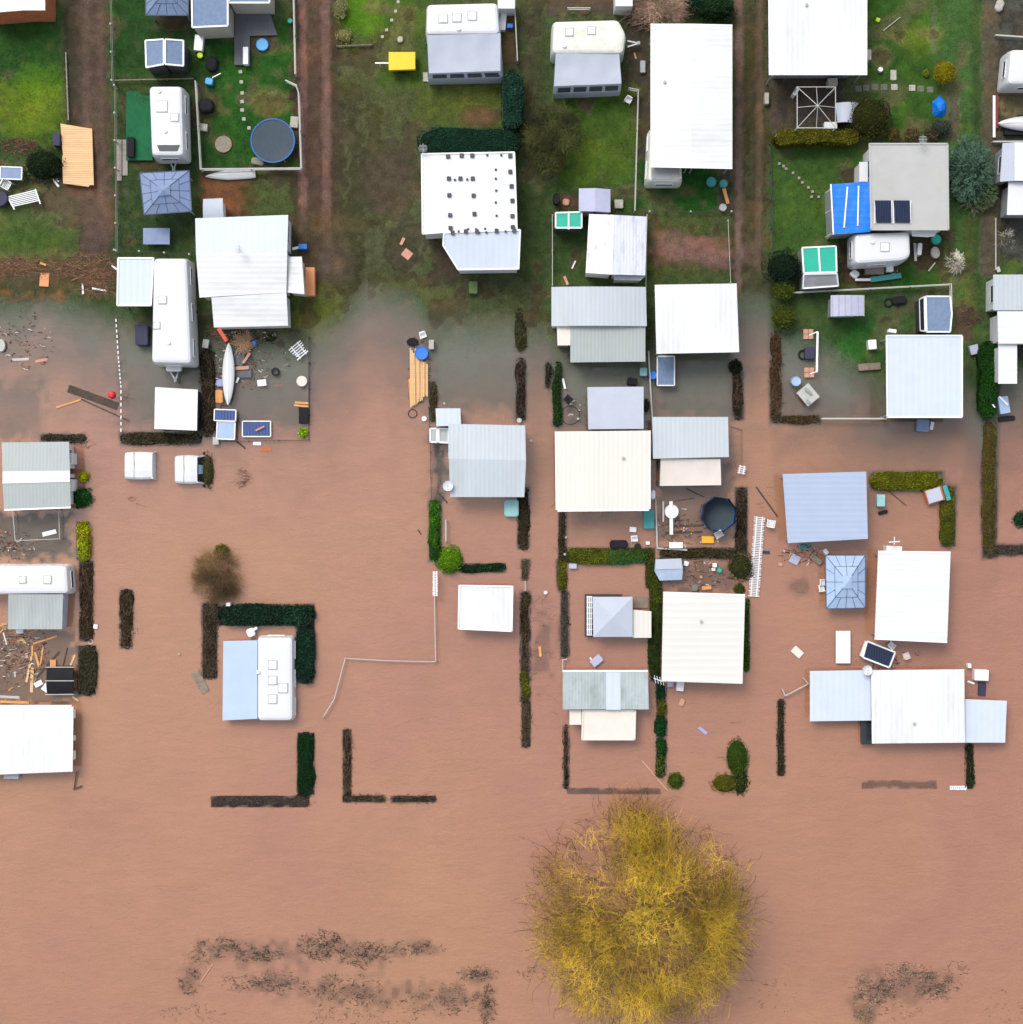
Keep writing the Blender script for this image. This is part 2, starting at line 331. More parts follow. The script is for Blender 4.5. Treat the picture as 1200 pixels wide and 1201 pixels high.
def rounded(pts, r, k=4):
    out = []; n = len(pts)
    for i in range(n):
        a, b, c = pts[i-1], pts[i], pts[(i+1) % n]
        u = (a-b); v = (c-b); ru = min(r, u.length*.45); rv = min(r, v.length*.45)
        p = b+u.normalized()*ru; q = b+v.normalized()*rv
        for j in range(k+1):
            t = j/k; out.append((1-t)**2*p+2*t*(1-t)*b+t*t*q)
    return out
def caravan(label, poly, ztop, mat='caravan', hatches=(), group='touring caravans on the pitches', drawbar=None, noses=(), fixtures=(), winn=3, extra=None, cap=.12, name='caravan', cat='caravan'):
    cx = sum(q[0] for q in poly)/len(poly); cy = sum(q[1] for q in poly)/len(poly); g = G(cx, cy)
    root = thing(name, label, cat, P(cx, cy, g), group)
    top = pp(poly, ztop); c = sum(top, Vector())/len(top)
    a = sum(top[i].x*top[(i+1) % len(top)].y-top[(i+1) % len(top)].x*top[i].y for i in range(len(top)))
    if a < 0: top = top[::-1]
    zb = g+.35
    prof = [(-.10, zb), (-.10, zb+.5), (-.08, ztop-.75), (-.03, ztop-.3), (.03, ztop-.08), (.16, ztop-.015), (.4, ztop+.01)]
    vs = []; rings = []
    for d, z in prof:
        ring = rounded([Vector((v.x, v.y, z)) for v in inset([Vector((v.x, v.y, 0)) for v in top], d)], .28); rings.append(ring)
    n = len(rings[0]); mb = MB(); vs = [v for r in rings for v in r]; fs = [tuple(range((len(rings)-1)*n, len(rings)*n)), tuple(range(n-1, -1, -1))]
    for k in range(len(rings)-1): fs += [(k*n+i, k*n+(i+1) % n, (k+1)*n+(i+1) % n, (k+1)*n+i) for i in range(n)]
    mb.add(vs, fs).build('body', M[mat], root, smooth=False)
    wp = [Vector((v.x, v.y, 0)) for v in inset(top, -.09)]
    windows_on(root, wp, ztop-.1, max(g, 0), wmat='glass', maxn=winn, hgt=.6)
    for (hx, hy, hs_) in hatches:
        q = P(hx, hy, ztop); s_ = hs_*S
        h = MB().box(q, s_, s_, .09, 0, .04).build('roof_hatch', M['hatch'], root)
        MB().box(q+Vector((0, 0, .0)), s_+.1, s_+.1, .04).build('hatch_frame', M['greyplastic'], h)
    for (hx, hy) in fixtures:
        q = P(hx, hy, ztop); MB().lathe(q, [(.09, 0), (.09, .08), (.13, .08), (.12, .13), (0, .15)], 12).build('roof_vent', M['hatch'], root)
    for z0 in (-.0,):
        # wheels
        e = (top[1]-top[0]); f = (top[2]-top[1]); long_, lat = (e, f) if e.length > f.length else (f, e)
        lat = lat.normalized(); W2 = min(e.length, f.length)/2-.1
        for sg in (-1, 1):
            q = Vector((c.x, c.y, g+.33))+lat*sg*W2
            MB().tube(q-lat*.1, q+lat*.1, .33, n=14).build('wheel', M['rubber'], root)
    if drawbar:
        (ax, ay), (bx, by), (tx, ty) = drawbar
        d = MB().beam(P(ax, ay, g+.5), P(tx, ty, g+.5), .08, .1).beam(P(bx, by, g+.5), P(tx, ty, g+.5), .08, .1).build('drawbar', M['steel'], root)
        MB().box(P(tx, ty, g+.5), .2, .25, .12, 0, .04).build('coupling', M['greyplastic'], d)
        MB().tube(P(tx, ty, g+.05), P(tx, ty, g+.7), .04).build('jockey_wheel', M['steel'], d)
    if extra: extra(root)
    return root

# ---------------------------------------------------------------- ground and water
def grid_mesh(name, xs, ys, zf, attrs):
    X, Y = np.meshgrid(xs, ys); px = X/S+600; py = 600.5-Y/S
    Z = zf(px, py); nx, ny = len(xs), len(ys)
    co = np.stack([X, Y, Z], -1).reshape(-1, 3).astype(np.float32)
    idx = np.arange(nx*ny).reshape(ny, nx)
    q = np.stack([idx[:-1, :-1], idx[:-1, 1:], idx[1:, 1:], idx[1:, :-1]], -1).reshape(-1, 4).astype(np.int32)
    me = bpy.data.meshes.new(name); me.vertices.add(len(co)); me.vertices.foreach_set('co', co.ravel())
    me.loops.add(q.size); me.loops.foreach_set('vertex_index', q.ravel()); me.polygons.add(len(q))
    me.polygons.foreach_set('loop_start', np.arange(0, q.size, 4, dtype=np.int32)); me.polygons.foreach_set('use_smooth', np.ones(len(q), bool))
    me.update(calc_edges=True)
    for nm, fn in attrs.items():
        val = fn(px, py)
        if val.ndim == 3:
            a = me.attributes.new(nm, 'FLOAT_COLOR', 'POINT'); a.data.foreach_set('color', np.concatenate([val.reshape(-1, 3), np.ones((nx*ny, 1))], 1).astype(np.float32).ravel())
        else:
            a = me.attributes.new(nm, 'FLOAT', 'POINT'); a.data.foreach_set('value', val.astype(np.float32).ravel())
    o = bpy.data.objects.new(name, me); COL.objects.link(o); return o
def axis(lo, hi, step, far):
    mid = np.arange(lo, hi+1e-6, step); out = []; d = step
    while (out[-1] if out else 0) < far: d *= 1.5; out.append((out[-1] if out else 0)+d)
    out = np.array(out); return np.concatenate([lo-out[::-1], mid, hi+out])
def srect(px, py, x0, y0, x1, y1, s=3, jag=3):
    jx = (vnoise(px, py, 7, 21)-.5)*jag*2; jy = (vnoise(px, py, 7, 22)-.5)*jag*2
    a = px+jx; b = py+jy
    dx = np.minimum(a-x0, x1-a); dy = np.minimum(b-y0, y1-b)
    return np.clip(np.minimum(dx, dy)/s+.5, 0, 1)
def sell(px, py, cx, cy, rx, ry, s=.3, jag=.25):
    r = np.hypot((px-cx)/rx, (py-cy)/ry) + (vnoise(px, py, 8, 31)-.5)*2*jag
    return np.clip((1-r)/s+.5, 0, 1)
MUTED = (50, 64, 34); DARKG = (34, 52, 22); VIVID = (30, 60, 20); YG = (78, 94, 22); SOIL = (80, 64, 54); RUT = (104, 84, 74); DARKS = (58, 50, 42); PINK = (128, 98, 88); BRN = (74, 64, 44)
SOFT = [ # kind, geometry, colour, strength, softness
 ('r', (-60, 20, 78, 170), VIVID, .9, 12), ('e', (35, 130, 50, 32), YG, .85), ('e', (50, 100, 30, 20), (60, 92, 16), .6), ('r', (-60, 205, 90, 330), (62, 74, 38), .8, 14), ('e', (30, 290, 60, 26), (50, 74, 24), .6),
 ('r', (78, -200, 100, 230), (60, 54, 40), .9, 6), ('r', (95, -200, 131, 300), (82, 66, 58), .95, 7), ('r', (101, -200, 108, 280), (100, 80, 70), .5, 4), ('r', (119, -200, 125, 280), (100, 80, 70), .5, 4),
 ('e', (100, 230, 45, 40), (98, 78, 66), .6), ('r', (-40, 300, 140, 342), (90, 72, 58), .55, 16),
 ('r', (133, -200, 228, 92), (26, 54, 20), .9, 5), ('r', (135, 96, 232, 300), (38, 54, 28), .9, 6), ('r', (185, 18, 226, 40), (72, 60, 48), .8, 4), ('e', (178, 190, 22, 14), (70, 62, 42), .6),
 ('r', (231, 30, 344, 196), (26, 64, 18), .95, 6), ('r', (231, -50, 262, 196), (26, 46, 20), .55, 8), ('e', (318, 122, 28, 14), (86, 84, 50), .8), ('e', (263, 170, 12, 11), (70, 70, 40), .7), ('e', (310, 52, 18, 14), (84, 74, 60), .9),
 ('r', (237, 210, 300, 258), (118, 76, 52), .85, 6), ('r', (285, 198, 355, 256), (58, 66, 34), .8, 8), ('e', (332, 208, 14, 14), (74, 64, 48), .7),
 ('r', (345, -200, 402, 345), (64, 54, 42), .95, 5), ('r', (352, -200, 362, 330), (112, 86, 78), .95, 3), ('r', (378, -200, 389, 340), (112, 86, 78), .95, 3), ('r', (362, -200, 378, 330), (84, 66, 54), .8, 5),
 ('r', (345, 250, 405, 340), (76, 66, 46), .7, 10), ('e', (395, 310, 22, 20), (96, 82, 72), .8), ('r', (345, 335, 405, 400), (74, 80, 30), .8, 10),
 ('r', (404, -200, 498, 110), (52, 72, 22), .9, 12), ('e', (425, 20, 26, 22), (60, 92, 14), .8), ('e', (470, 30, 26, 30), (42, 70, 18), .6), ('r', (396, 55, 440, 360), (68, 64, 44), .75, 18), ('r', (425, 110, 492, 345), (62, 64, 42), .75, 18), ('e', (460, 215, 34, 40), (86, 70, 60), .6), ('e', (470, 130, 34, 22), (66, 70, 40), .6), ('e', (478, 290, 26, 34), (70, 62, 50), .5),
 ('r', (490, 95, 600, 150), (62, 72, 30), .9, 7), ('e', (565, 140, 22, 10), (96, 76, 58), .8), ('e', (545, 118, 30, 14), (80, 86, 36), .6), ('r', (590, 10, 606, 80), (90, 70, 52), .6, 4),
 ('r', (607, -200, 642, 395), (46, 54, 30), .95, 6), ('r', (615, -200, 632, 395), (58, 56, 40), .5, 8), ('r', (612, 200, 640, 330), (38, 58, 24), .6, 8),
 ('r', (500, 318, 610, 385), (56, 62, 38), .9, 8), ('r', (504, 280, 545, 330), (72, 60, 50), .8, 6),
 ('r', (642, -60, 760, 22), (84, 70, 60), .85, 6), ('r', (735, 25, 762, 190), (76, 66, 56), .9, 5), ('r', (650, 106, 746, 218), (50, 72, 22), .9, 7), ('e', (690, 128, 30, 14), (34, 60, 14), .6), ('e', (700, 190, 34, 24), (62, 80, 24), .6), ('e', (686, 126, 10, 8), (86, 74, 60), .8),
 ('r', (649, 218, 760, 330), (38, 56, 24), .9, 6), ('e', (664, 238, 14, 8), (96, 70, 60), .7),
 ('r', (750, 192, 856, 250), (26, 64, 20), .95, 5), ('r', (762, 250, 862, 332), (54, 64, 32), .9, 6), ('r', (842, 198, 858, 250), (78, 68, 58), .9, 4),
 ('e', (805, 295, 42, 18), (122, 92, 84), .9), ('e', (785, 280, 20, 12), (116, 92, 76), .6), ('e', (835, 285, 26, 7), (110, 84, 74), .6), ('e', (804, 312, 20, 6), (66, 74, 38), .6), ('e', (856, 306, 30, 12), (124, 94, 88), .8),
 ('r', (858, -200, 903, 350), (58, 58, 38), .95, 5), ('r', (861, -200, 870, 345), (110, 90, 82), .9, 4), ('r', (885, -200, 893, 320), (98, 82, 66), .85, 4), ('e', (878, 300, 12, 14), (104, 84, 74), .7),
 ('r', (903, 88, 984, 152), (70, 62, 58), .95, 4), ('r', (903, 166, 1016, 300), (44, 70, 26), .9, 6), ('e', (960, 235, 30, 30), (54, 76, 28), .6), ('r', (985, 200, 1018, 340), (70, 54, 44), .75, 6),
 ('r', (1016, -200, 1098, 160), (38, 66, 20), .95, 6), ('e', (1075, 50, 22, 22), (62, 80, 22), .8), ('e', (1100, 35, 26, 26), (58, 88, 24), .7), ('e', (1030, 70, 14, 12), (86, 82, 54), .8), ('e', (1092, 40, 5, 30), (84, 84, 68), .5),
 ('r', (1098, -200, 1150, 480), (48, 74, 34), .92, 6), ('r', (1107, 110, 1122, 165), (88, 82, 66), .8, 4), ('r', (1136, -200, 1150, 470), (38, 54, 26), .7, 5), ('r', (1128, 255, 1142, 360), (62, 66, 30), .6, 4),
 ('r', (1148, -200, 1170, 325), (86, 78, 64), .92, 5), ('r', (1168, -200, 1400, 420), (58, 58, 54), .92, 3), ('r', (1170, 108, 1400, 140), (124, 116, 84), .7, 3), ('r', (1168, 303, 1400, 325), (52, 74, 28), .9, 4),
 ('r', (1070, 270, 1110, 335), (74, 58, 44), .75, 6), ('r', (1030, 315, 1110, 338), (28, 68, 16), .8, 6), ('r', (940, 340, 1082, 420), (46, 66, 34), .8, 8), ('e', (1010, 400, 32, 26), (26, 74, 24), .8), ('e', (1070, 358, 20, 10), (66, 62, 46), .7), ('r', (1118, 362, 1140, 400), (82, 66, 60), .8, 6),
 ('r', (0, 345, 72, 352), (140, 92, 50), .6, 5),
]
def ground_col(px, py):
    n1 = vnoise(px, py, 40, 1)[..., None]; n2 = vnoise(px, py, 15, 2)[..., None]; n3 = vnoise(px, py, 6, 4)[..., None]
    c = np.broadcast_to(np.array(s2l(MUTED)), px.shape+(3,)).copy()
    for it in SOFT:
        k, g_, col, st = it[:4]
        m = srect(px, py, *g_, s=(it[4] if len(it) > 4 else 5)*(1.6 if g_[2]-g_[0] > 24 else 1.0), jag=7 if g_[2]-g_[0] > 24 else 1.8) if k == 'r' else sell(px, py, *g_, s=.6)
        m = (m*st)[..., None]; c = c*(1-m)+np.array(s2l(col))*m
    # patchy turf: bare soil coming through
    bare = np.clip((n2*.6+n1*.5-.66)*3.2, 0, .45); c = c*(1-bare)+np.array(s2l((84, 72, 54)))*bare
    dry = np.clip((vnoise(px, py, 22, 8)-.62)*2.5, 0, .5)[..., None]; c = c*(1-dry)+c*np.array([1.7, 1.35, 1.1])*dry
    c = c*(.78+.44*n3)*(.9+.2*n1)
    sh = np.interp(px, SHX, SHY); wet = np.clip((py-sh+55)/60, 0, 1)[..., None]
    c = c*(1-.12*wet); under = np.clip((py-sh+12)/55, 0, 1)[..., None]
    c = c*(1-under*.75)+np.array(s2l((106, 111, 106)))*under*.75
    return np.where((c[..., 1:2] > c[..., 0:1]*1.02), c*1.42, c*.88)
def ground_z(px, py):
    z = Gn(px, py)
    for x in (357, 383.5): z = z-.05*np.exp(-((px-x)/4)**2)*(py < 345)
    for x in (865, 889): z = z-.05*np.exp(-((px-x)/4)**2)*(py < 345)
    return z
gx = axis(-36, 36, .13, 500); gyf = np.arange(6, 36, .13)
o1 = axis(-36, 36, .6, 500); gys = np.concatenate([o1[o1 < 5.5], gyf, o1[o1 > 36.2]])
ground = grid_mesh('ground', gx, gys, ground_z, {'soil_colour': ground_col}); kind(ground, 'structure'); ground['label'] = 'mown grass plots and brown dirt lanes sloping under the flood'
gm = bpy.data.materials.new('turf_and_soil'); gm.use_nodes = True; n = gm.node_tree.nodes; l = gm.node_tree.links; b = n['Principled BSDF']
b.inputs['Roughness'].default_value = .95; b.inputs['Specular IOR Level'].default_value = .15
at = n.new('ShaderNodeAttribute'); at.attribute_name = 'soil_colour'; tc = n.new('ShaderNodeTexCoord')
def noise(sc_, det=5, ro=.7):
    q = n.new('ShaderNodeTexNoise'); q.inputs['Scale'].default_value = sc_; q.inputs['Detail'].default_value = det; q.inputs['Roughness'].default_value = ro; l.new(tc.outputs['Object'], q.inputs['Vector']); return q
a1 = noise(7.5, 10, .92); mr = n.new('ShaderNodeMapRange'); mr.inputs[1].default_value = .3; mr.inputs[2].default_value = .7; mr.inputs[3].default_value = .3; mr.inputs[4].default_value = 1.75; l.new(a1.outputs[0], mr.inputs[0])
# silt has settled evenly over the drowned ground, so its grain is finer than that of the dry turf
geo = n.new('ShaderNodeNewGeometry'); sx = n.new('ShaderNodeSeparateXYZ'); l.new(geo.outputs['Position'], sx.inputs[0])
dry = n.new('ShaderNodeMapRange'); dry.inputs[1].default_value = -.16; dry.inputs[2].default_value = .08; dry.inputs[3].default_value = .22; l.new(sx.outputs[2], dry.inputs[0])
ml = n.new('ShaderNodeMix'); ml.data_type = 'FLOAT'; l.new(dry.outputs[0], ml.inputs[0]); ml.inputs[2].default_value = 1.0; l.new(mr.outputs[0], ml.inputs[3])
v = n.new('ShaderNodeVectorMath'); v.operation = 'SCALE'; l.new(at.outputs['Color'], v.inputs[0]); l.new(ml.outputs[0], v.inputs['Scale'])
a2 = noise(1.3, 7, .75); r2 = n.new('ShaderNodeMapRange'); r2.inputs[1].default_value = .56; r2.inputs[2].default_value = .72; r2.inputs[3].default_value = 0; r2.inputs[4].default_value = .4; l.new(a2.outputs[0], r2.inputs[0])
mx = n.new('ShaderNodeMix'); mx.data_type = 'RGBA'; l.new(r2.outputs[0], mx.inputs[0]); l.new(v.outputs[0], mx.inputs[6]); mx.inputs[7].default_value = (*s2l((86, 78, 58)), 1)
l.new(mx.outputs[2], b.inputs['Base Color'])
bp = n.new('ShaderNodeBump'); bp.inputs['Strength'].default_value = .7; bp.inputs['Distance'].default_value = .06; l.new(a1.outputs[0], bp.inputs['Height']); l.new(bp.outputs[0], b.inputs['Normal'])
ground.data.materials.append(gm)

# ---------------------------------------------------------------- vegetation helpers
class Leaves:
    """numpy quads with one tint per face"""
    def __init__(s): s.v = []; s.t = []
    def quads(s, c, nrm_up, size, tint, asp=.6):
        n_ = len(c)
        d = rng.normal(size=(n_, 3)); d[:, 2] = np.abs(d[:, 2])*nrm_up+.2; d /= np.linalg.norm(d, axis=1)[:, None]
        r = rng.normal(size=(n_, 3)); u = np.cross(d, r); u /= np.linalg.norm(u, axis=1)[:, None]; w_ = np.cross(d, u)
        sz = (size*(.6+.8*rng.random(n_)))[:, None] if np.ndim(size) == 0 else np.asarray(size)[:, None]
        q = np.stack([c-u*sz*.5, c+w_*sz*asp*.5, c+u*sz*.5, c-w_*sz*asp*.5], 1)
        s.v.append(q); s.t.append(np.asarray(tint)); return s
    def strips(s, a, b_, wd, tint):
        d = b_-a; up = np.array([0, 0, 1.0]); sd_ = np.cross(d, up); ln = np.linalg.norm(sd_, axis=1)[:, None]; sd_ = sd_/np.maximum(ln, 1e-5)
        w_ = np.asarray(wd).reshape(-1, 1) if np.ndim(wd) else wd
        s.v.append(np.stack([a-sd_*w_*.5, a+sd_*w_*.5, b_+sd_*w_*.35, b_-sd_*w_*.35], 1)); s.t.append(np.asarray(tint)); return s
    def build(s, name, mat='leaf', parent=None, loc=None):
        q = np.concatenate(s.v); t_ = np.concatenate(s.t); n_ = len(q)
        o0 = worldloc(parent) if parent is not None else Vector(loc)
        co = (q.reshape(-1, 3)-np.array(o0)).astype(np.float32)
        me = bpy.data.meshes.new(name); me.vertices.add(n_*4); me.vertices.foreach_set('co', co.ravel()); me.loops.add(n_*4)
        me.loops.foreach_set('vertex_index', np.arange(n_*4, dtype=np.int32)); me.polygons.add(n_); me.polygons.foreach_set('loop_start', np.arange(0, n_*4, 4, dtype=np.int32))
        me.update(calc_edges=True)
        a_ = me.attributes.new('tint', 'FLOAT_COLOR', 'POINT'); tt = np.repeat(np.concatenate([t_, np.ones((n_, 1))], 1), 4, 0).astype(np.float32); a_.data.foreach_set('color', tt.ravel())
        me.materials.append(M[mat]); o = bpy.data.objects.new(name, me); COL.objects.link(o)
        if parent is not None: o.parent = parent
        else: o.location = o0
        return o
def tints(n_, col, pts=None, var=.35, hue=.15, sc_=.5):
    c = np.array(s2l(col)); t_ = c[None]*(1+var*(rng.random((n_, 1))*2-1))
    t_[:, 0] *= 1+hue*(rng.random(n_)*2-1)
    if pts is not None:
        k = vnoise(pts[:, 0]+50, pts[:, 1]+50, sc_, 77)[:, None]; t_ = t_*(.6+.8*k)
    return np.clip(t_, .002, 1)
HEDGES = []
def hedge(label, x0, y0, x1, y1, ztop, col, col2=None, group='clipped hedges between the plots', dens=170, leaf=.11, bare=.0, rough=.08, name='hedge'):
    """axis-aligned in photo pixels (rounded ends), ztop above water (z)"""
    col = tuple(v*.98 for v in col)
    if -.08 < ztop < .16: ztop += .05
    g = G((x0+x1)/2, (y0+y1)/2); A = P(x0, y1, ztop); B = P(x1, y0, ztop)
    cx, cy = (A.x+B.x)/2, (A.y+B.y)/2; hx, hy = abs(B.x-A.x)/2, abs(B.y-A.y)/2
    horiz = hx > hy; zb = min(g, ztop-.35)-.05
    HEDGES.append((x0, y0, x1, y1, ztop))
    # woody core
    nx = max(2, int(hx*2/.25)); ny = max(2, int(hy*2/.25))
    rr = min(hx, hy)
    def shape(x, y):   # half width factor
        ex = max(0, abs(x)-(hx-rr)) if horiz else 0; ey = 0 if horiz else max(0, abs(y)-(hy-rr))
        return math.sqrt(max(0, 1-((ex or ey)/rr)**2*.93))
    mb = MB(); vs = []; fs = []
    for j in range(ny+1):
        for i in range(nx+1):
            u = -1+2*i/nx; v_ = -1+2*j/ny; x = u*hx; y = v_*hy; sh = shape(x, y)
            if horiz: y *= sh
            else: x *= sh
            wob = (float(vnoise(cx+x, cy+y, .9, 15))-.5)*.28
            if horiz: y += wob
            else: x += wob
            edge = max(abs(u)**6, abs(v_)**6)
            z = ztop-.05-edge*.12+(random.random()-.5)*rough+(float(vnoise(cx+x, cy+y, .7, 5))-.5)*rough*2
            vs.append(Vector((cx+x*.93, cy+y*.93, z)))
    W_ = nx+1
    for j in range(ny):
        for i in range(nx): fs.append((j*W_+i, j*W_+i+1, (j+1)*W_+i+1, (j+1)*W_+i))
    per = [i for i in range(nx)]+[j*W_+nx for j in range(ny)]+[ny*W_+i for i in range(nx, 0, -1)]+[j*W_ for j in range(ny, 0, -1)]
    b0 = len(vs)
    for p in per: vs.append(Vector((vs[p].x, vs[p].y, zb)))
    for k in range(len(per)): fs.append((per[k], b0+k, b0+(k+1) % len(per), per[(k+1) % len(per)]))
    core_v, core_f = vs, fs
    # leaves on top and sides
    area = 4*hx*hy; n_ = int(area*dens*(1-bare)*1.15)+60
    L = Leaves(); u = rng.random(n_)*2-1; v_ = rng.random(n_)*2-1; x = u*hx; y = v_*hy
    ends = np.maximum(0, (np.abs(x)-(hx-rr))) if horiz else np.maximum(0, (np.abs(y)-(hy-rr)))
    f = np.sqrt(np.maximum(0, 1-(ends/rr)**2*.93)); 
    if horiz: y = y*f
    else: x = x*f
    wob = (vnoise(cx+x, cy+y, .9, 15)-.5)*.28
    if horiz: y = y+wob
    else: x = x+wob
    ed = np.maximum(np.abs(u)**6, np.abs(v_)**6)
    z = ztop-ed*.14+(vnoise(cx+x, cy+y, .7, 5)-.5)*rough*2+rng.normal(size=n_)*.03
    pts = np.stack([cx+x, cy+y, z], 1)
    tt = tints(n_, col, pts)
    if col2 is not None:
        k = (u if horiz else -v_)*.5+.5; k = np.clip((k-.5+(vnoise(pts[:, 0], pts[:, 1], .5, 3)-.5)*.5)*4+.5, 0, 1)[:, None]
        tt = tt*(1-k)+tints(n_, col2, pts)*k
    L.quads(pts, 1.2, leaf, tt)
    ns = int((hx+hy)*4*max(0.1, ztop-max(g, -.05))*dens*.45)+20
    s_ = rng.random(ns); sd_ = rng.integers(0, 4, ns); x = np.where(sd_ == 0, hx, np.where(sd_ == 1, -hx, (s_*2-1)*hx)); y = np.where(sd_ == 2, hy, np.where(sd_ == 3, -hy, (s_*2-1)*hy))
    if horiz: y = y*np.sqrt(np.maximum(0.1, 1-(np.maximum(0, np.abs(x)-(hx-rr))/rr)**2*.93))
    else: x = x*np.sqrt(np.maximum(0.1, 1-(np.maximum(0, np.abs(y)-(hy-rr))/rr)**2*.93))
    z = ztop-rng.random(ns)*(ztop-max(g, -.1)); pts = np.stack([cx+x*.99, cy+y*.99, z], 1)
    L.quads(pts, .3, leaf, tints(ns, col, pts, var=.3))
    if bare:   # bare twigs of a leafless hedge
        nb = int(area*60*bare)+10; a = np.stack([cx+(rng.random(nb)*2-1)*hx, cy+(rng.random(nb)*2-1)*hy*.95, np.full(nb, ztop)+rng.random(nb)*.06], 1)
        d = rng.normal(size=(nb, 3))*[.16, .16, .02]
        if horiz: d[:, 0] *= 1.6
        else: d[:, 1] *= 1.6
        L.strips(a, a+d, .014, tints(nb, (84, 70, 52), var=.5))
    loc = (cx, cy, zb)
    o = L.build(name, 'leaf', loc=loc); tag(o, label, 'hedge', group)
    # core joins as a child mesh
    if ztop > -.1: MB().add(core_v, core_f).build('woody_core', core_mat(col), o)
    return o
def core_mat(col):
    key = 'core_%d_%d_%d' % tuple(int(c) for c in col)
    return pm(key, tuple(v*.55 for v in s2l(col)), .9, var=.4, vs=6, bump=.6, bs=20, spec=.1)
def bush(label, cx, cy, r, ztop, col, cat='shrub', name='shrub', group=None, ry=None, hgt=None, dens=260, leaf=.10, lumpy=.12, flat=.8):
    ry = ry or r; g = G(cx, cy); c = P(cx, cy, ztop); R = r*S; RY = ry*S; hh = hgt or min(R, max(.3, ztop-g)); n_ = int(2*math.pi*R*RY*dens)+80
    th = rng.random(n_)*2*np.pi; cz = rng.random(n_)*1.15-.15; sr = np.sqrt(np.maximum(0, 1-cz**2))
    lump = 1+(vnoise(np.cos(th)*3+cx, np.sin(th)*3+cz*4+cy, .8, 8)-.5)*2*lumpy
    rad = lump*(1-rng.random(n_)**3*.22)
    pts = np.stack([c.x+R*sr*np.cos(th)*rad, c.y+RY*sr*np.sin(th)*rad, ztop-hh+hh*cz*rad], 1)
    o = thing(name, label, cat, (c.x, c.y, g-.05), group)
    L = Leaves(); L.quads(pts, 1.0, leaf, tints(n_, col, pts, sc_=.35)); L.build('foliage', parent=o)
    mb = MB(); mb.lathe((c.x, c.y, ztop-hh), [(.55, -min(hh, .5)), (.85, 0), (.8, hh*.45), (.5, hh*.75), (0, hh*.9)], 12, sx=R, sy=RY); mb.build('inner_branches', core_mat(col), o)
    mb = MB(); st = Vector((c.x, c.y, g-.1))
    for k in range(3): mb.tube(st, Vector((c.x+(k-1)*R*.3, c.y, ztop-hh*.6)), .05, .025, 6)
    mb.build('stem', M['driftwood'], o); return o

# hedge list -------------------------------------------------------------
DG = (18, 52, 34); OL = (88, 86, 12); BRW = (62, 52, 34); GN = (38, 72, 14); DGR = (28, 48, 20); GREY = (66, 62, 54); BR2 = (52, 44, 30)
def ht(x, y, h): return max(G(x, y)+h, .02)
H_ = hedge
H_('dark green clipped hedge along the back of the white roof dotted with black blocks', 489, 149, 611, 179, ht(550, 160, 1.7), DG, leaf=.09)
H_('dark blue-green hedge running up beside the lane from the corner of the long hedge', 588, 82, 614, 150, ht(600, 110, 1.8), (24, 58, 44), leaf=.10, rough=.14)
H_('olive yellow hedge below the bare gazebo frame', 908, 151, 1007, 168, ht(950, 160, 1.5), OL)
H_('tall bright green hedge beside the white roof at the eastern lane', 1149, 400, 1170, 490, .95, (22, 66, 8), dens=260)
H_('brown half drowned hedge continuing from the tall bright green hedge', 1152, 489, 1169, 655, .10, (84, 76, 20), BRW, bare=.5)
H_('brown drowned hedge turning the corner at the eastern edge of the flood', 1167, 638, 1260, 652, .04, GREY, bare=.5)
H_('bright olive hedge beside the large light blue roof', 1022, 554, 1106, 575, .55, (96, 98, 8), dens=230)
H_('olive hedge arm with a broken cart on its top end', 1104, 570, 1121, 641, .45, OL, (62, 78, 14))
H_('dark green hedge north of the caravan with the pale blue awning', 255, 709, 369, 734, .62, (14, 44, 28), (18, 50, 30), rough=.14, leaf=.13)
H_('dark green hedge east of the caravan with the pale blue awning', 347, 734, 369, 802, .62, (16, 46, 30), rough=.12, leaf=.11)
H_('brown sodden hedge west of the caravan with the pale blue awning', 236, 706, 256, 797, .03, BR2, bare=.6)
H_('deep green stub of hedge alone in the open flood', 348, 859, 369, 934, .30, (8, 46, 14), dens=260, leaf=.08)
H_('long grey hedge top just breaking the water, tilted towards the west', 248, 933, 364, 947, -.06, (52, 48, 46), bare=.8)
H_('thin brown hedge with dead stems, upright arm of the submerged corner', 402, 855, 413, 932, .05, (56, 40, 26), bare=1)
H_('short brown hedge at the foot of the submerged corner', 402, 932, 452, 942, .02, BR2, bare=.8)
H_('thin brown hedge lying beyond a gap east of the submerged corner', 458, 933, 512, 942, .01, (58, 46, 34), bare=.9)
H_('dark brown hedge beside the lane next to the pale roof with the dish', 607, 571, 621, 645, .12, (56, 48, 30), bare=.4)
H_('short olive brown hedge stub in the gap by the small white gate bar', 611, 656, 621, 681, .04, (70, 62, 44), bare=.4)
H_('long brown hedge east of the solitary white roof', 610, 694, 622, 786, .08, (60, 48, 28), bare=.6)
H_('olive green lower piece of the long hedge east of the solitary white roof', 610, 786, 622, 822, .12, (82, 86, 16), (66, 66, 24))
H_('sunken brown tail of the long hedge east of the solitary white roof', 611, 822, 623, 877, .0, (68, 58, 34), bare=.6)
H_('bright leafy hedge standing up from the flood beside the round green bush', 503, 587, 517, 658, .55, (60, 112, 8), (20, 50, 8), rough=.14, leaf=.12, dens=260)
H_('low dark green hedge reaching east of the round green bush', 538, 661, 593, 671, .25, (22, 50, 20))
H_('narrow dark hedge beside the west wall of the cream roof', 655, 600, 664, 657, .06, BR2, bare=.4)
H_('olive hedge piece west of the pyramid roofed pitch', 653, 656, 665, 693, .22, (88, 88, 12))
H_('grey drowned hedge piece west of the pyramid roofed pitch', 657, 693, 668, 772, .02, GREY, bare=.6)
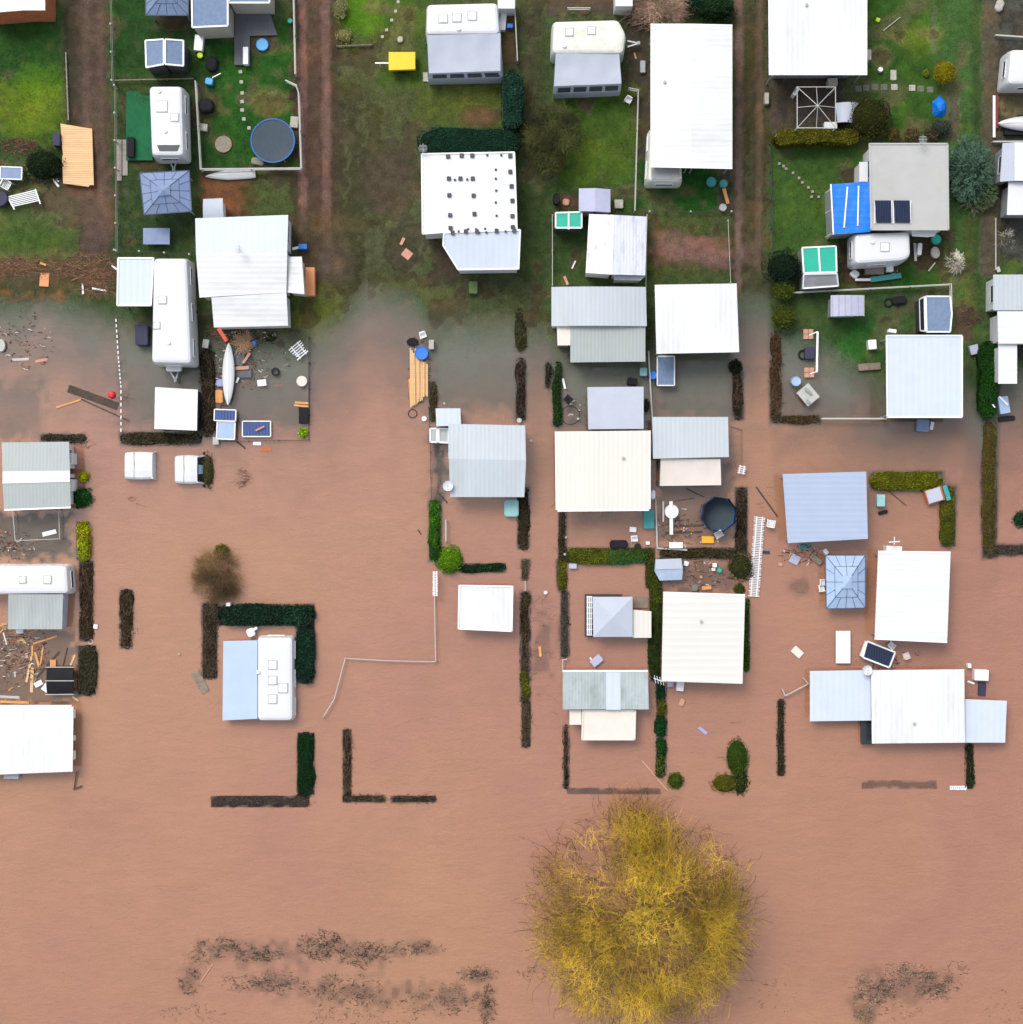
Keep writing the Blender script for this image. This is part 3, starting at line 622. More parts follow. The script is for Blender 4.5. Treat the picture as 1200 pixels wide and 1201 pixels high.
H_('green and yellow hedge across the top of the pyramid roofed pitch', 664, 643, 760, 661, .40, (86, 92, 14), (20, 84, 38), dens=230)
H_('dark olive hedge between the pyramid roof and the large white roof', 762, 656, 776, 800, .35, (66, 76, 18), (22, 44, 18), dens=220)
H_('dark green hedge piece beneath the corner of the large white roof', 769, 800, 782, 821, .30, (12, 52, 22))
H_('olive hedge piece among the green ones east of the stained roof', 770, 820, 782, 842, .22, (80, 80, 16))
H_('rounded dark green hedge piece above the split in the row', 769, 841, 783, 864, .32, (14, 58, 24))
H_('green hedge tail fading to olive, southern end of the row', 769, 866, 782, 912, .28, (16, 60, 18), (74, 78, 20))
H_('narrow green hedge squeezed against the east side of the large white roof', 872, 702, 880, 788, .25, (48, 74, 12))
H_('thin black hedge below the satellite dish corner of the stained roof', 660, 850, 668, 925, .02, (34, 30, 26), bare=.7)
H_('faint grey hedge sunk under the flood west of the small round bush', 664, 924, 776, 932, -.2, (52, 52, 46), bare=.6)
H_('thin dark hedge standing alone in the flood below the white pole', 911, 820, 921, 910, .06, (46, 42, 24), bare=.3)
H_('thin dark green hedge below the pale annex roof at the southeast', 1132, 872, 1142, 925, .12, (34, 42, 16), bare=.2)
H_('faint grey hedge sunk under the flood south of the brilliant white roof', 1010, 915, 1100, 925, -.24, (52, 52, 46), bare=.4)
H_('lone brown hedge block in the western flood', 140, 691, 156, 761, .14, (56, 44, 28), bare=.7, dens=150)
H_('tall brown hedge east of the caravan with the grey awning', 93, 658, 110, 752, .12, (60, 46, 30), bare=.6)
H_('rounded dark hedge block behind the black curved roof', 91, 757, 113, 816, .28, (54, 54, 38), bare=.3, rough=.14)
H_('bright yellow green hedge near the fenced pitch', 90, 612, 105, 658, .55, (150, 150, 6), (120, 130, 8), leaf=.13, rough=.14, dens=240)
H_('dark drowned hedge behind the banded grey roof', 48, 509, 101, 520, .05, (44, 42, 26), bare=.3)
H_('wide dark brown hedge between the square white cover and the parked vans', 141, 507, 236, 522, .12, (54, 50, 30), bare=.4)
H_('broad brown hedge between the white square cover and the junk pitch', 234, 405, 251, 512, .35, (52, 44, 30), bare=.8, dens=140)
H_('low rough grassy bank beside the lane above the brown hedge', 604, 362, 616, 412, .18, (58, 58, 32), bare=.4)
H_('brown leafless hedge between the flooded lawn and the lane', 605, 420, 617, 494, .14, (46, 36, 26), bare=.6)
H_('narrow green hedge on the lane edge above the cream roof', 649, 424, 659, 500, .35, (34, 58, 18))
H_('brown leafless hedge with a darker shrub at its head', 861, 436, 872, 492, .15, (50, 40, 28), bare=.7)
H_('long brown leafless hedge east of the navy trampoline', 863, 572, 877, 648, .12, (54, 44, 32), bare=.6)
H_('brown hedge with orange leaf litter west of the folding table pitch', 904, 388, 916, 496, .18, (78, 54, 34), bare=.5)
H_('short brown hedge at the foot of the folding table pitch', 914, 488, 962, 497, .15, (70, 56, 30), bare=.4)
H_('brown grassy hedge strip beside the fresh timber stack', 504, 448, 512, 494, .15, (68, 62, 38), bare=.4)
H_('dark olive hedge between the playground pitch and the faded blue cover', 774, 643, 864, 655, .25, (54, 50, 24), bare=.5)
H_('low mossy hedge at the west side of the faded blue cover', 757, 643, 768, 690, .2, (70, 74, 20))
H_('dark tree hedge strip along the west lane edge near the fenced gazebo plot', 640, 425, 646, 455, .2, (40, 44, 24), bare=.4)

# bushes -----------------------------------------------------------------
bush('bright green round clipped bush in the flood at the hedge corner', 527, 657, 17, .95, (86, 124, 10), leaf=.075, dens=500)
bush('small round olive bush at the end of the thin hedge row', 793, 917, 10.5, .45, (60, 80, 12), leaf=.07, dens=450)
bush('dark green egg shaped bush, northern one of the joined pair', 866, 890, 15, .55, (50, 74, 12), ry=25, leaf=.07, dens=450)
bush('olive rounded bush lying west of the egg shaped bush', 852, 920, 22, .5, (84, 84, 16), ry=16, leaf=.07, dens=450)
bush('dark rounded bush tucked under the egg shaped bush', 869, 917, 13, .3, (44, 56, 20), ry=22)
bush('yellow rounded bush beside the lawn path', 1111, 82, 13.5, ht(1111, 82, 1.6), (122, 112, 6), leaf=.07, dens=450)
bush('large dark olive bush east of the bare gazebo frame', 1024, 134, 26, ht(1024, 134, 2.2), (48, 52, 10), leaf=.09, lumpy=.2)
bush('small ochre ball bush by the roof with two solar panels, nearest the big bush', 1049, 156, 8, ht(1049, 156, 1), (86, 78, 34))
bush('middle brown ball bush behind the roof with two solar panels', 1072, 157, 9, ht(1072, 157, 1), (82, 72, 42))
bush('dull brown ball bush nearest the blue covered pile', 1094, 157, 9, ht(1094, 157, .9), (66, 58, 36))
bush('little round bush hiding at the end of the olive yellow hedge', 1002, 157, 6.5, ht(1002, 157, 1.4), (92, 84, 14))
bush('green rounded bush east of the banded grey roof', 94, 584, 13, .7, (20, 72, 26), leaf=.11, lumpy=.25, ry=12)
bush('small bright yellow plant beside the banded grey roof', 97, 559, 6, .45, (160, 158, 10), leaf=.13, lumpy=.3, dens=200)
bush('dark spreading bush beside the timber platform', 47, 190, 24, ht(47, 190, 1.3), (22, 38, 12), ry=19, lumpy=.3, leaf=.09)
bush('dark evergreen bush overlapping the teal canopy', 922, 312, 22, ht(922, 312, 2.2), (14, 34, 16), ry=20, lumpy=.25)
bush('olive rounded bush below the dark evergreen bush', 921, 336, 13.5, ht(921, 336, 1.6), (68, 82, 10), ry=14)
bush('olive tufted bush south of the olive rounded bush', 921, 371, 14, ht(921, 371, 1.5), (62, 72, 12), ry=16, lumpy=.25)
bush('dark shrub at the head of the leafless hedge by the flooded pitch', 864, 430, 8, .6, (26, 34, 18), ry=9)
bush('shaggy olive shrub next to the long white picket fence', 871, 665, 14, .8, (58, 62, 26), ry=17, lumpy=.28)
bush('small green shrub at the lower end of the shaggy olive shrub', 868, 692, 7, .35, (58, 72, 20))
bush('bright lime plant in the corner of the junk pitch', 355, 507, 5.5, .4, (120, 150, 14), leaf=.13, dens=220, lumpy=.3)
bush('green shrub cut off by the eastern edge', 1199, 609, 9, .5, (22, 56, 26), lumpy=.3)
bush('dark green shrub at the northern edge beside the lane', 842, 5, 24, ht(842, 5, 1.9), (22, 50, 18), ry=15, lumpy=.25)
bush('deep green shrub touching the bare tree at the northern edge', 815, -4, 14, ht(815, 0, 1.6), (14, 52, 34), lumpy=.2)
bush('dusky shrub under the grey conifer', 1106, 148, 12, ht(1100, 148, 1.0), (56, 64, 56), ry=9, lumpy=.3)
bush('grey green drowned plant beside the lone brown hedge block', 163, 741, 9, .05, (92, 92, 78), lumpy=.35, dens=120)
bush('mossy green ball above the bare brown bush in the flood', 259, 647, 9, .75, (72, 78, 8), leaf=.07, dens=450)
bush('small yellow lawn plant near the rounded yellow bush', 1087, 85, 4, ht(1087, 85, .4), (120, 130, 30), leaf=.1)
bush('pale variegated shrub at the lane corner near the northern lawn', 398, 8, 8, ht(398, 8, .8), (122, 122, 78), ry=12, lumpy=.35, dens=160)
bush('straw coloured clump at the foot of the variegated shrub', 404, 40, 10, ht(404, 40, .5), (138, 132, 80), ry=9, lumpy=.4, dens=120)
bush('scrubby olive bush touching the second parked van', 243, 552, 7, .5, (70, 66, 34), ry=20, lumpy=.35, dens=190)
bush('small dark weed clump on the playground pitch side', 758, 475, 4, .3, (50, 54, 30), ry=8)
bush('green weed patch under the south edge of the large white house', 317, 396, 11, .1, (40, 62, 28), ry=7, lumpy=.4, dens=150)

# trees: bare branching crowns -------------------------------------------
def bare_tree(label, cx, cy, r, zt, z0, twig, limb, ntw, name='tree', cat='tree', ry=None, limbs=9, twl=.75, cluster=True, wid=.02, trunk=.28, up=.35, fill=.0, seed=1, under=None):
    rg = np.random.default_rng(seed); ry = ry or r; g = G(cx, cy); R = r*S; RY = ry*S; c = P(cx, cy, (zt+z0)/2)
    o = thing(name, label, cat, (c.x, c.y, g-.1))
    mb = MB(); base = Vector((c.x, c.y, g-.1)); fork = Vector((c.x+.1*R, c.y, z0*.45)); mb.tube(base, fork, trunk, trunk*.8, 12)
    lob = lambda t: .80+.32*float(vnoise(math.cos(t)*3+9, math.sin(t)*3+9, 1.0, seed))
    ends = []
    def grow(p, d, ln, rad, lev):
        seg = 3
        for k in range(seg):
            q = p+d*ln/seg
            qx, qy = (q.x-c.x)/R, (q.y-c.y)/RY; rr = math.hypot(qx, qy)/lob(math.atan2(qy, qx))
            if rr > .93: return ends.append((p.copy(), d.copy(), lev))
            zmax = z0+(zt-z0)*math.sqrt(max(0, 1-rr*rr))
            if q.z > zmax: q.z = zmax
            r2 = rad*(1-.25/seg*(k+1)); mb.tube(p, q, rad, r2, 6 if lev > 1 else 8, cap=False); rad = r2
            ends.append((q.copy(), d.copy(), lev))
            p = q; d = (d+Vector(rg.normal(size=3))*.22+Vector((0, 0, .03))).normalized()
        if lev < 4:
            for b_ in range(3 if lev < 3 else 2):
                side = Vector(rg.normal(size=3))*.62; nd = (d+side+Vector((0, 0, up*.3))).normalized(); grow(p, nd, ln*(.62+.2*rg.random()), rad*.62, lev+1)
    for k in range(limbs):
        a = 2*math.pi*(k+rg.random()*.6)/limbs; el = .25+.7*rg.random()
        st_ = fork+Vector((rg.normal()*R*.10, rg.normal()*RY*.10, 0)); mb.tube(Vector((c.x, c.y, g)).lerp(fork, .6), st_, trunk*.4, trunk*.3, 7, cap=False); grow(st_, Vector((math.cos(a)*R/max(R, RY), math.sin(a)*RY/max(R, RY), el)).normalized(), max(R, RY)*(.38+.12*rg.random()), trunk*.34, 1)
    mo = mb.build('trunk', limb, o, smooth=True)
    E = [(p, d) for p, d, lv in ends if lv >= 2]
    n_ = ntw; idx = rg.integers(0, len(E), n_)
    p0 = np.array([tuple(E[i][0]) for i in idx]); d0 = np.array([tuple(E[i][1]) for i in idx])
    cc = np.array(c); out = p0-cc; out[:, 2] = 0; out /= np.maximum(np.linalg.norm(out, axis=1)[:, None], .3)
    spread = R*.10*rg.normal(size=(n_, 3)); spread[:, 2] = spread[:, 2]*.8-R*.05; p0 = p0+spread
    if fill:
        k = rg.random(n_) < fill; th = rg.random(n_)*2*np.pi; rd = np.sqrt(rg.random(n_))*.97
        q = np.stack([c.x+R*rd*np.cos(th), c.y+RY*rd*np.sin(th), z0+(zt-z0)*np.sqrt(1-rd**2)*(.55+.45*rg.random(n_))], 1)
        keep = vnoise(q[:, 0]+200, q[:, 1]+200, 1.5, 41)+vnoise(q[:, 0]+200, q[:, 1]+200, .6, 42)*.5 > .62
        p0 = np.where((k & keep)[:, None], q, p0)
    tilt = vnoise(p0[:, 0]+90, p0[:, 1]+90, .9, 55)[:, None]
    L = Leaves(); tt = tints(n_, twig, p0, var=.45, hue=.14, sc_=1.1)*(.30+1.35*vnoise(p0[:, 0]+31, p0[:, 1]+77, .8, 12))[:, None]
    ax = vnoise(p0[:, 0]+70, p0[:, 1]+70, 1.3, 60)*6.28; flow = np.stack([np.cos(ax), np.sin(ax), np.zeros(n_)], 1)
    d = d0*.5+out*.7+flow*.35+rg.normal(size=(n_, 3))*.42; d[:, 2] += up*.6; d /= np.linalg.norm(d, axis=1)[:, None]
    ln = twl*(.4+.9*rg.random(n_))[:, None]; a = p0
    for s_ in range(3):
        b2 = a+d*ln/3; wd = wid*(1-.28*s_)
        L.strips(a, b2, wd, tt*(1+.15*s_))
        # side shoots
        m_ = rg.random(n_) < .75; sdv = d+rg.normal(size=(n_, 3))*.6; L.strips(b2[m_], (b2+sdv*ln*.22)[m_], wd*.6, (tt*1.1)[m_])
        a = b2; d = d+rg.normal(size=(n_, 3))*.25
    if under:  # lower twigs in a darker colour: shade inside the crown, painted for depth
        m_ = int(n_*.35); j = rg.integers(0, n_, m_); a = p0[j].copy(); a[:, 2] -= (zt-z0)*(.2+.35*rg.random(m_)); a[:, :2] += rg.normal(size=(m_, 2))*.25
        for s_ in range(3):
            dd = d[j]+rg.normal(size=(m_, 3))*.5; b2 = a+dd*.35; L.strips(a, b2, wid*1.1, tints(m_, under, a, var=.4)); a = b2
    L.build('crown', 'bark', parent=o)
    return o
limb_w = pm('willow_limb', s2l((176, 156, 72)), .85, var=.2, vs=5, dirt=s2l((120, 112, 70)), da=.6, ds=2)
limb_b = pm('brown_limb', s2l((104, 88, 68)), .9, var=.25, vs=5)
bare_tree('huge leafless willow with golden yellow twigs standing in the brown flood', 755, 1090, 127, 8.5, 1.6, (160, 130, 34), limb_w, 12500, name='willow_tree', limbs=11, twl=.78, wid=.019, trunk=.42, ry=127, fill=.42, seed=14, under=(70, 54, 30))
bare_tree('bare brown bush beneath the mossy green ball in the open flood', 253, 678, 29, 1.3, .2, (108, 86, 56), limb_b, 3600, name='bare_bush', cat='bush', limbs=9, twl=.45, wid=.014, trunk=.08, ry=32, fill=.4, seed=5)
bare_tree('half bare olive tree beside the caravan with the windowed awning', 650, 160, 33, 3.6, 1.6, (64, 66, 32), pm('olive_limb', s2l((70, 66, 38)), .9, var=.2), 4200, limbs=8, twl=.4, wid=.026, trunk=.10, ry=38, fill=.7, seed=6)
bare_tree('pinkish bare tree leaning over the northern edge', 770, 6, 36, 3.2, 1.4, (150, 122, 104), pm('pink_limb', s2l((118, 98, 82)), .9, var=.2), 2400, limbs=9, twl=.6, wid=.018, trunk=.12, ry=24, fill=.4, seed=7)
bare_tree('dried white flower bush beside the oval tub', 1122, 307, 10, 1.3, .7, (196, 186, 168), pm('pale_limb', s2l((150, 136, 118)), .9, var=.2), 420, name='dried_bush', cat='bush', limbs=8, twl=.22, wid=.03, trunk=.03, ry=12, fill=.5, seed=8)
bare_tree('sprawling rose bush with bare stems near the corner of the felt roof', 1113, 272, 12, 1.4, .6, (128, 112, 88), limb_b, 260, name='rose_bush', cat='bush', limbs=6, twl=.35, wid=.016, trunk=.03, ry=9, seed=9)
bare_tree('bare leafless sapling with grey stems, below the grey conifer', 1140, 238, 16, 1.6, .7, (140, 130, 110), pm('grey_limb', s2l((128, 120, 104)), .9, var=.2), 200, name='sapling', limbs=7, twl=.45, wid=.016, trunk=.04, ry=12, seed=10)
bare_tree('dead white branches on the dark yard at the eastern edge', 1180, 280, 10, .9, .5, (180, 172, 160), pm('white_limb', s2l((170, 162, 150)), .9, var=.2), 120, name='dead_bush', cat='bush', limbs=6, twl=.3, wid=.022, trunk=.03, ry=11, seed=12)
def conifer(label, cx, cy, r, ry, zt, col):
    g = G(cx, cy); c = P(cx, cy, zt*.6); o = thing('conifer_tree', label, 'tree', (c.x, c.y, g))
    MB().tube((c.x, c.y, g), (c.x, c.y, zt-.2), .14, .03, 10).build('trunk', M['driftwood'], o)
    L = Leaves(); ns = 420; R = r*S; RY = ry*S
    th = rng.random(ns)*6.283; rd = np.sqrt(rng.random(ns)); tips = np.stack([c.x+R*rd*np.cos(th), c.y+RY*rd*np.sin(th), g+.5+(zt-g-.5)*(1-rd*.8)+rng.normal(size=ns)*.1], 1)
    ctr = np.stack([np.full(ns, c.x), np.full(ns, c.y), tips[:, 2]-.2], 1); out = tips-ctr; out /= np.linalg.norm(out, axis=1)[:, None]+.01
    for s_ in range(26):
        base = tips-out*(s_*.022)+rng.normal(size=(ns, 3))*.02
        d = out*.8+rng.normal(size=(ns, 3))*.75; d[:, 2] += .15; b2 = base+d*.085
        L.strips(base, b2, .028, tints(ns, col, tips, var=.35, sc_=.4)*(1.35-.03*s_))
    L.build('crown', 'leaf', parent=o)
    MB().lathe((c.x, c.y, g+.3), [(.8, 0), (.86, .3), (.5, (zt-g)*.5), (.1, (zt-g)*.8), (0, (zt-g)*.84)], 16, sx=R, sy=RY).build('inner_needles', core_mat((col[0]*.8, col[1]*.8, col[2]*.8)), o)
conifer('grey green conifer between the felt roof and the eastern lane', 1140, 198, 28, 41, 3.4, (66, 92, 74))
conifer('low juniper with pale tips beside the eastern lane', 1152, 226, 16, 20, 1.8, (66, 80, 50))

# grass tufts (uncountable) ------------------------------------------------
def tufts():
    N = 70000; px = rng.random(N)*1260-30; py = rng.random(N)*520-30
    c = ground_col(px, py); z = Gn(px, py); green = (c[:, 1] > c[:, 0]*.96) & (z > .0)
    k = green & (vnoise(px, py, 9, 71)+rng.random(N)*.5 > .55)
    px, py, c, z = px[k], py[k], c[k], z[k]; n_ = len(px)
    f = S*(H-z)/H; p = np.stack([(px-600)*f, (600.5-py)*f, z], 1); L = Leaves()
    for s_ in range(4):
        d = rng.normal(size=(n_, 3))*[.05, .05, 0]+[0, 0, .045]; a = p+rng.normal(size=(n_, 3))*[.03, .03, 0]
        t_ = np.clip(c*(.65+1.0*rng.random((n_, 1))), 0, 1); t_[:, 0] *= (.85+.5*rng.random(n_))
        L.strips(a, a+d, .02, t_)
    o = L.build('grass', 'leaf', loc=(0, 0, 0)); kind(o, 'stuff'); o['label'] = 'short uneven grass tufts over the lawns and lane edges'
tufts()
# flood wrack along the waterline
def wrack(label, regs, cols, n_, ln=.5, wd=.02, zoff=.03, name='driftwood_litter', dirx=1.0, sub=False):
    L = Leaves()
    for (cx, cy, rx, ry, wgt) in regs:
        m = int(n_*wgt); th = rng.random(m)*6.283; rd = rng.random(m)**.6; px = cx+rx*rd*np.cos(th); py = cy+ry*rd*np.sin(th)
        keep = (vnoise(px, py, 8, 91)+rng.random(m)*.35 > .5) & ((not sub) | (vnoise(px, py, 2.6, 93)+rng.random(m)*.3 > .62)); px, py = px[keep], py[keep]; m = len(px)
        z = np.maximum(Gn(px, py), 0)+zoff*(1 if not sub else 0)+rng.random(m)*.06+(-.10*rng.random(m) if sub else 0); f = S*(H-z)/H
        a = np.stack([(px-600)*f, (600.5-py)*f, z], 1); d = rng.normal(size=(m, 3))*[ln*dirx, ln*.5, .03]
        ci = rng.integers(0, len(cols), m); t_ = np.array([s2l(c) for c in cols])[ci]*(.6+.8*rng.random((m, 1)))
        L.strips(a, a+d, wd, np.clip(t_, 0, 1)); L.strips(a+d, a+d*1.6+rng.normal(size=(m, 3))*[.06, .06, 0], wd*.8, np.clip(t_, 0, 1))
    o = L.build(name, 'bark', loc=(0, 0, 0)); kind(o, 'stuff'); o['label'] = label
wrack('tangled reeds and twigs washed up along the waterline on the west lawn', [(60, 316, 75, 10, .3), (25, 310, 40, 9, .2), (105, 312, 30, 14, .3), (115, 332, 22, 14, .35), (90, 320, 44, 6, .25), (12, 312, 22, 6, .1)], [(120, 92, 66), (150, 112, 82), (70, 52, 44), (92, 70, 60)], 2600, ln=.3, wd=.014)
wrack('leaf litter and twigs by the submerged stub and lanes', [(258, 392, 20, 10, .35), (240, 430, 6, 20, .25), (285, 560, 8, 12, .1), (20, 172, 26, 10, .4), (20, 168, 20, 6, .3), (912, 440, 8, 50, .3), (1140, 372, 12, 12, .25)], [(72, 48, 44), (96, 66, 52), (60, 46, 38), (122, 96, 74)], 900, ln=.14, wd=.02)
wrack('drowned scrub showing through the flood south of the campsite', [(262, 1112, 36, 12, .5), (300, 1118, 34, 11, .4), (378, 1108, 30, 18, .5), (430, 1120, 32, 16, .45), (232, 1124, 18, 14, .1), (222, 1150, 14, 18, .12), (325, 1152, 26, 14, .3), (400, 1158, 50, 16, .35), (490, 1112, 34, 10, .2), (560, 1142, 26, 9, .25), (572, 1180, 10, 26, .3), (515, 1172, 50, 20, .3), (280, 1152, 26, 10, .12), (430, 1190, 70, 18, .25), (625, 1140, 20, 12, .08), (230, 1190, 40, 14, .08)], [(58, 52, 44), (44, 40, 36), (72, 62, 52), (66, 58, 50), (118, 104, 82)], 5200, ln=.08, wd=.028, zoff=-.02, name='submerged_scrub', dirx=1.0, sub=True)
wrack('drowned scrub showing through the flood at the southeast corner', [(1025, 1160, 28, 20, .8), (1062, 1142, 36, 14, .7), (1098, 1160, 26, 16, .6), (1012, 1185, 12, 22, .4), (1120, 1140, 18, 14, .15), (1055, 1185, 30, 10, .15), (1180, 1180, 26, 20, .08), (905, 1170, 30, 22, .08)], [(60, 54, 46), (46, 44, 38), (84, 74, 58), (70, 62, 52), (150, 138, 112)], 2700, ln=.08, wd=.028, zoff=-.02, name='submerged_scrub', sub=True)
wrack('thin drowned twigs by the lane between the brown hedges', [(636, 720, 16, 22, .5), (632, 765, 22, 12, .5), (640, 800, 14, 40, .3), (860, 840, 8, 12, .12), (135, 470, 14, 10, .5), (100, 520, 12, 8, .2), (160, 587, 8, 6, .1), (850, 892, 7, 7, .15), (940, 690, 10, 8, .12), (300, 430, 50, 40, .2), (650, 590, 10, 8, .05), (30, 760, 30, 36, .8), (8, 800, 12, 20, .2), (900, 590, 10, 20, .2), (25, 640, 40, 14, .2)], [(72, 60, 50), (52, 44, 40), (90, 70, 58)], 420, ln=.22, wd=.016, zoff=-.01, name='submerged_twigs', sub=True)

# ---------------------------------------------------------------- flood water
def water_depth(px, py):
    d = np.maximum(-Gn(px, py), 0.0)
    for (x0, y0, x1, y1, zt) in HEDGES:
        g = G((x0+x1)/2, (y0+y1)/2)
        if g > .05: continue
        m = srect(px, py, x0-1, y0-1, x1+1, y1+1, s=3.5, jag=1.0); d = d*(1-m)+np.minimum(d, max(-zt, .0)+.05)*m
    for (cx, cy, rx, ry) in ((262, 1112, 46, 20), (320, 1118, 50, 18), (395, 1112, 44, 22), (432, 1122, 34, 18), (325, 1155, 40, 20), (222, 1150, 20, 24), (420, 1165, 80, 24), (490, 1112, 34, 14), (562, 1142, 28, 12), (572, 1180, 14, 30), (520, 1172, 60, 24), (1035, 1160, 48, 26), (1085, 1152, 50, 24), (1014, 1188, 20, 28), (636, 760, 24, 70), (940, 690, 16, 14)):
        m = sell(px, py, cx, cy, rx, ry, s=1.3, jag=.35); d = d*(1-m)+np.minimum(d, .40)*m
    # shallower ground inside the fenced plots
    for (x0, y0, x1, y1, k) in ((505, 350, 606, 480, .42), (772, 420, 860, 490, .4), (662, 425, 762, 505, .38), (250, 395, 362, 500, .42), (0, 345, 70, 400, 1.3), (507, 500, 527, 590, .14), (770, 540, 862, 640, .34), (768, 655, 866, 696, .26), (-20, 598, 88, 660, .14), (665, 600, 770, 640, .7), (-20, 450, 50, 515, .5), (908, 385, 1000, 490, .5), (-20, 735, 92, 830, .16), (140, 400, 240, 500, .45)):
        m = srect(px, py, x0, y0, x1, y1, s=14, jag=8); d = d*(1-m)+d*k*m
    return d
WX = axis(-35, 35, .17, 500); WY0 = axis(-35, 35, .17, 500); WY = WY0[WY0 < 24]
water = grid_mesh('flood_water', WX, WY, lambda a, b: np.zeros(a.shape), {'depth': water_depth}); kind(water, 'structure'); water['label'] = 'silty pinkish brown flood water, clearing to grey in the shallows'
wm = bpy.data.materials.new('silty_water'); wm.use_nodes = True; n = wm.node_tree.nodes; l = wm.node_tree.links; n.clear()
out = n.new('ShaderNodeOutputMaterial'); at = n.new('ShaderNodeAttribute'); at.attribute_name = 'depth'; tc = n.new('ShaderNodeTexCoord')
def noise(sc_, det=4, ro=.6, vec=None, dist=0):
    q = n.new('ShaderNodeTexNoise'); q.inputs['Scale'].default_value = sc_; q.inputs['Detail'].default_value = det; q.inputs['Roughness'].default_value = ro; q.inputs['Distortion'].default_value = dist
    l.new(vec or tc.outputs['Object'], q.inputs['Vector']); return q
mth = lambda op, a, b_=None: (lambda q: ([l.new(x, q.inputs[i]) if hasattr(x, 'links') or hasattr(x, 'is_linked') else setattr(q.inputs[i], 'default_value', x) for i, x in enumerate((a, b_)) if x is not None], q.outputs[0])[1])((lambda q: (setattr(q, 'operation', op), q)[1])(n.new('ShaderNodeMath')))
cl = noise(.5, 3); dep = mth('MULTIPLY', at.outputs['Fac'], mth('ADD', mth('MULTIPLY', cl.outputs[0], .8), .6))
op = mth('SUBTRACT', 1.0, mth('POWER', 2.71828, mth('MULTIPLY', mth('POWER', mth('MULTIPLY', dep, 2.25), 1.7), -1.0)))

c1 = noise(.045, 3, .5); mxc = n.new('ShaderNodeMix'); mxc.data_type = 'RGBA'; rr = n.new('ShaderNodeMapRange'); rr.inputs[1].default_value = .35; rr.inputs[2].default_value = .65; l.new(c1.outputs[0], rr.inputs[0]); l.new(rr.outputs[0], mxc.inputs[0])
mxc.inputs[6].default_value = (.352, .176, .096, 1); mxc.inputs[7].default_value = (.322, .150, .098, 1)
# ripple shading put into the colour as streaks and grain, with silt swirls
mp = n.new('ShaderNodeMapping'); mp.inputs['Rotation'].default_value = (0, 0, math.radians(32)); mp.inputs['Scale'].default_value = (.35, 1.6, 1); l.new(tc.outputs['Object'], mp.inputs[0])
st = noise(1.1, 5, .6, mp.outputs[0], .6); gr_ = noise(9, 6, .9)
tone = mth('ADD', mth('ADD', mth('MULTIPLY', st.outputs[0], .20), mth('MULTIPLY', gr_.outputs[0], .8)), mth('ADD', mth('MULTIPLY', noise(.16, 4, .6, None, 1.5).outputs[0], .22), .39))
vs_ = n.new('ShaderNodeVectorMath'); vs_.operation = 'SCALE'; l.new(mxc.outputs[2], vs_.inputs[0]); l.new(tone, vs_.inputs['Scale'])
df = n.new('ShaderNodeBsdfDiffuse'); l.new(vs_.outputs[0], df.inputs[0])
mp2 = n.new('ShaderNodeMapping'); mp2.inputs['Rotation'].default_value = (0, 0, math.radians(38)); mp2.inputs['Scale'].default_value = (.8, 1.7, 1); l.new(tc.outputs['Object'], mp2.inputs[0])
w1 = noise(2.3, 6, .68, mp2.outputs[0], .9); bw = n.new('ShaderNodeBump'); bw.inputs['Strength'].default_value = .6; bw.inputs['Distance'].default_value = .13; l.new(w1.outputs[0], bw.inputs['Height']); l.new(bw.outputs[0], df.inputs['Normal'])
tr = n.new('ShaderNodeBsdfTransparent'); tr.inputs[0].default_value = (.99, .97, .95, 1)
m1 = n.new('ShaderNodeMixShader'); l.new(op, m1.inputs[0]); l.new(tr.outputs[0], m1.inputs[1]); l.new(df.outputs[0], m1.inputs[2])
gl = n.new('ShaderNodeBsdfGlossy'); gl.inputs['Roughness'].default_value = .03
rp = noise(3.2, 5, .6, mp.outputs[0], .8); bmp = n.new('ShaderNodeBump'); bmp.inputs['Strength'].default_value = .16; bmp.inputs['Distance'].default_value = .03; l.new(rp.outputs[0], bmp.inputs['Height'])
l.new(bmp.outputs[0], gl.inputs['Normal']); fr = n.new('ShaderNodeFresnel'); fr.inputs[0].default_value = 1.85; l.new(bmp.outputs[0], fr.inputs['Normal'])
m2 = n.new('ShaderNodeMixShader'); sw = n.new('ShaderNodeMapRange'); sw.inputs[1].default_value = 0; sw.inputs[2].default_value = .22; l.new(dep, sw.inputs[0]); l.new(mth('MULTIPLY', fr.outputs[0], sw.outputs[0]), m2.inputs[0]); l.new(m1.outputs[0], m2.inputs[1]); l.new(gl.outputs[0], m2.inputs[2]); l.new(m2.outputs[0], out.inputs[0])
water.data.materials.append(wm)

# ---------------------------------------------------------------- buildings, awnings and protective roofs
def HZ(x, y, h=2.9): return max(G(x, y), -1.75)+h
def wall_pipe(root, px, py, z):   # thin antenna mast on a roof
    q = P(px, py, z); mb = MB().tube(q, q+Vector((0, 0, .9)), .02)
    for k in range(-2, 3): mb.beam(q+Vector((-.28+.03*abs(k), .09*k, .85)), q+Vector((.28-.03*abs(k), .09*k, .85)), .025, .025)
    mb.beam(q+Vector((0, -.3, .85)), q+Vector((0, .3, .85)), .025, .025)
    mb.build('antenna', M['greyplastic'], root)

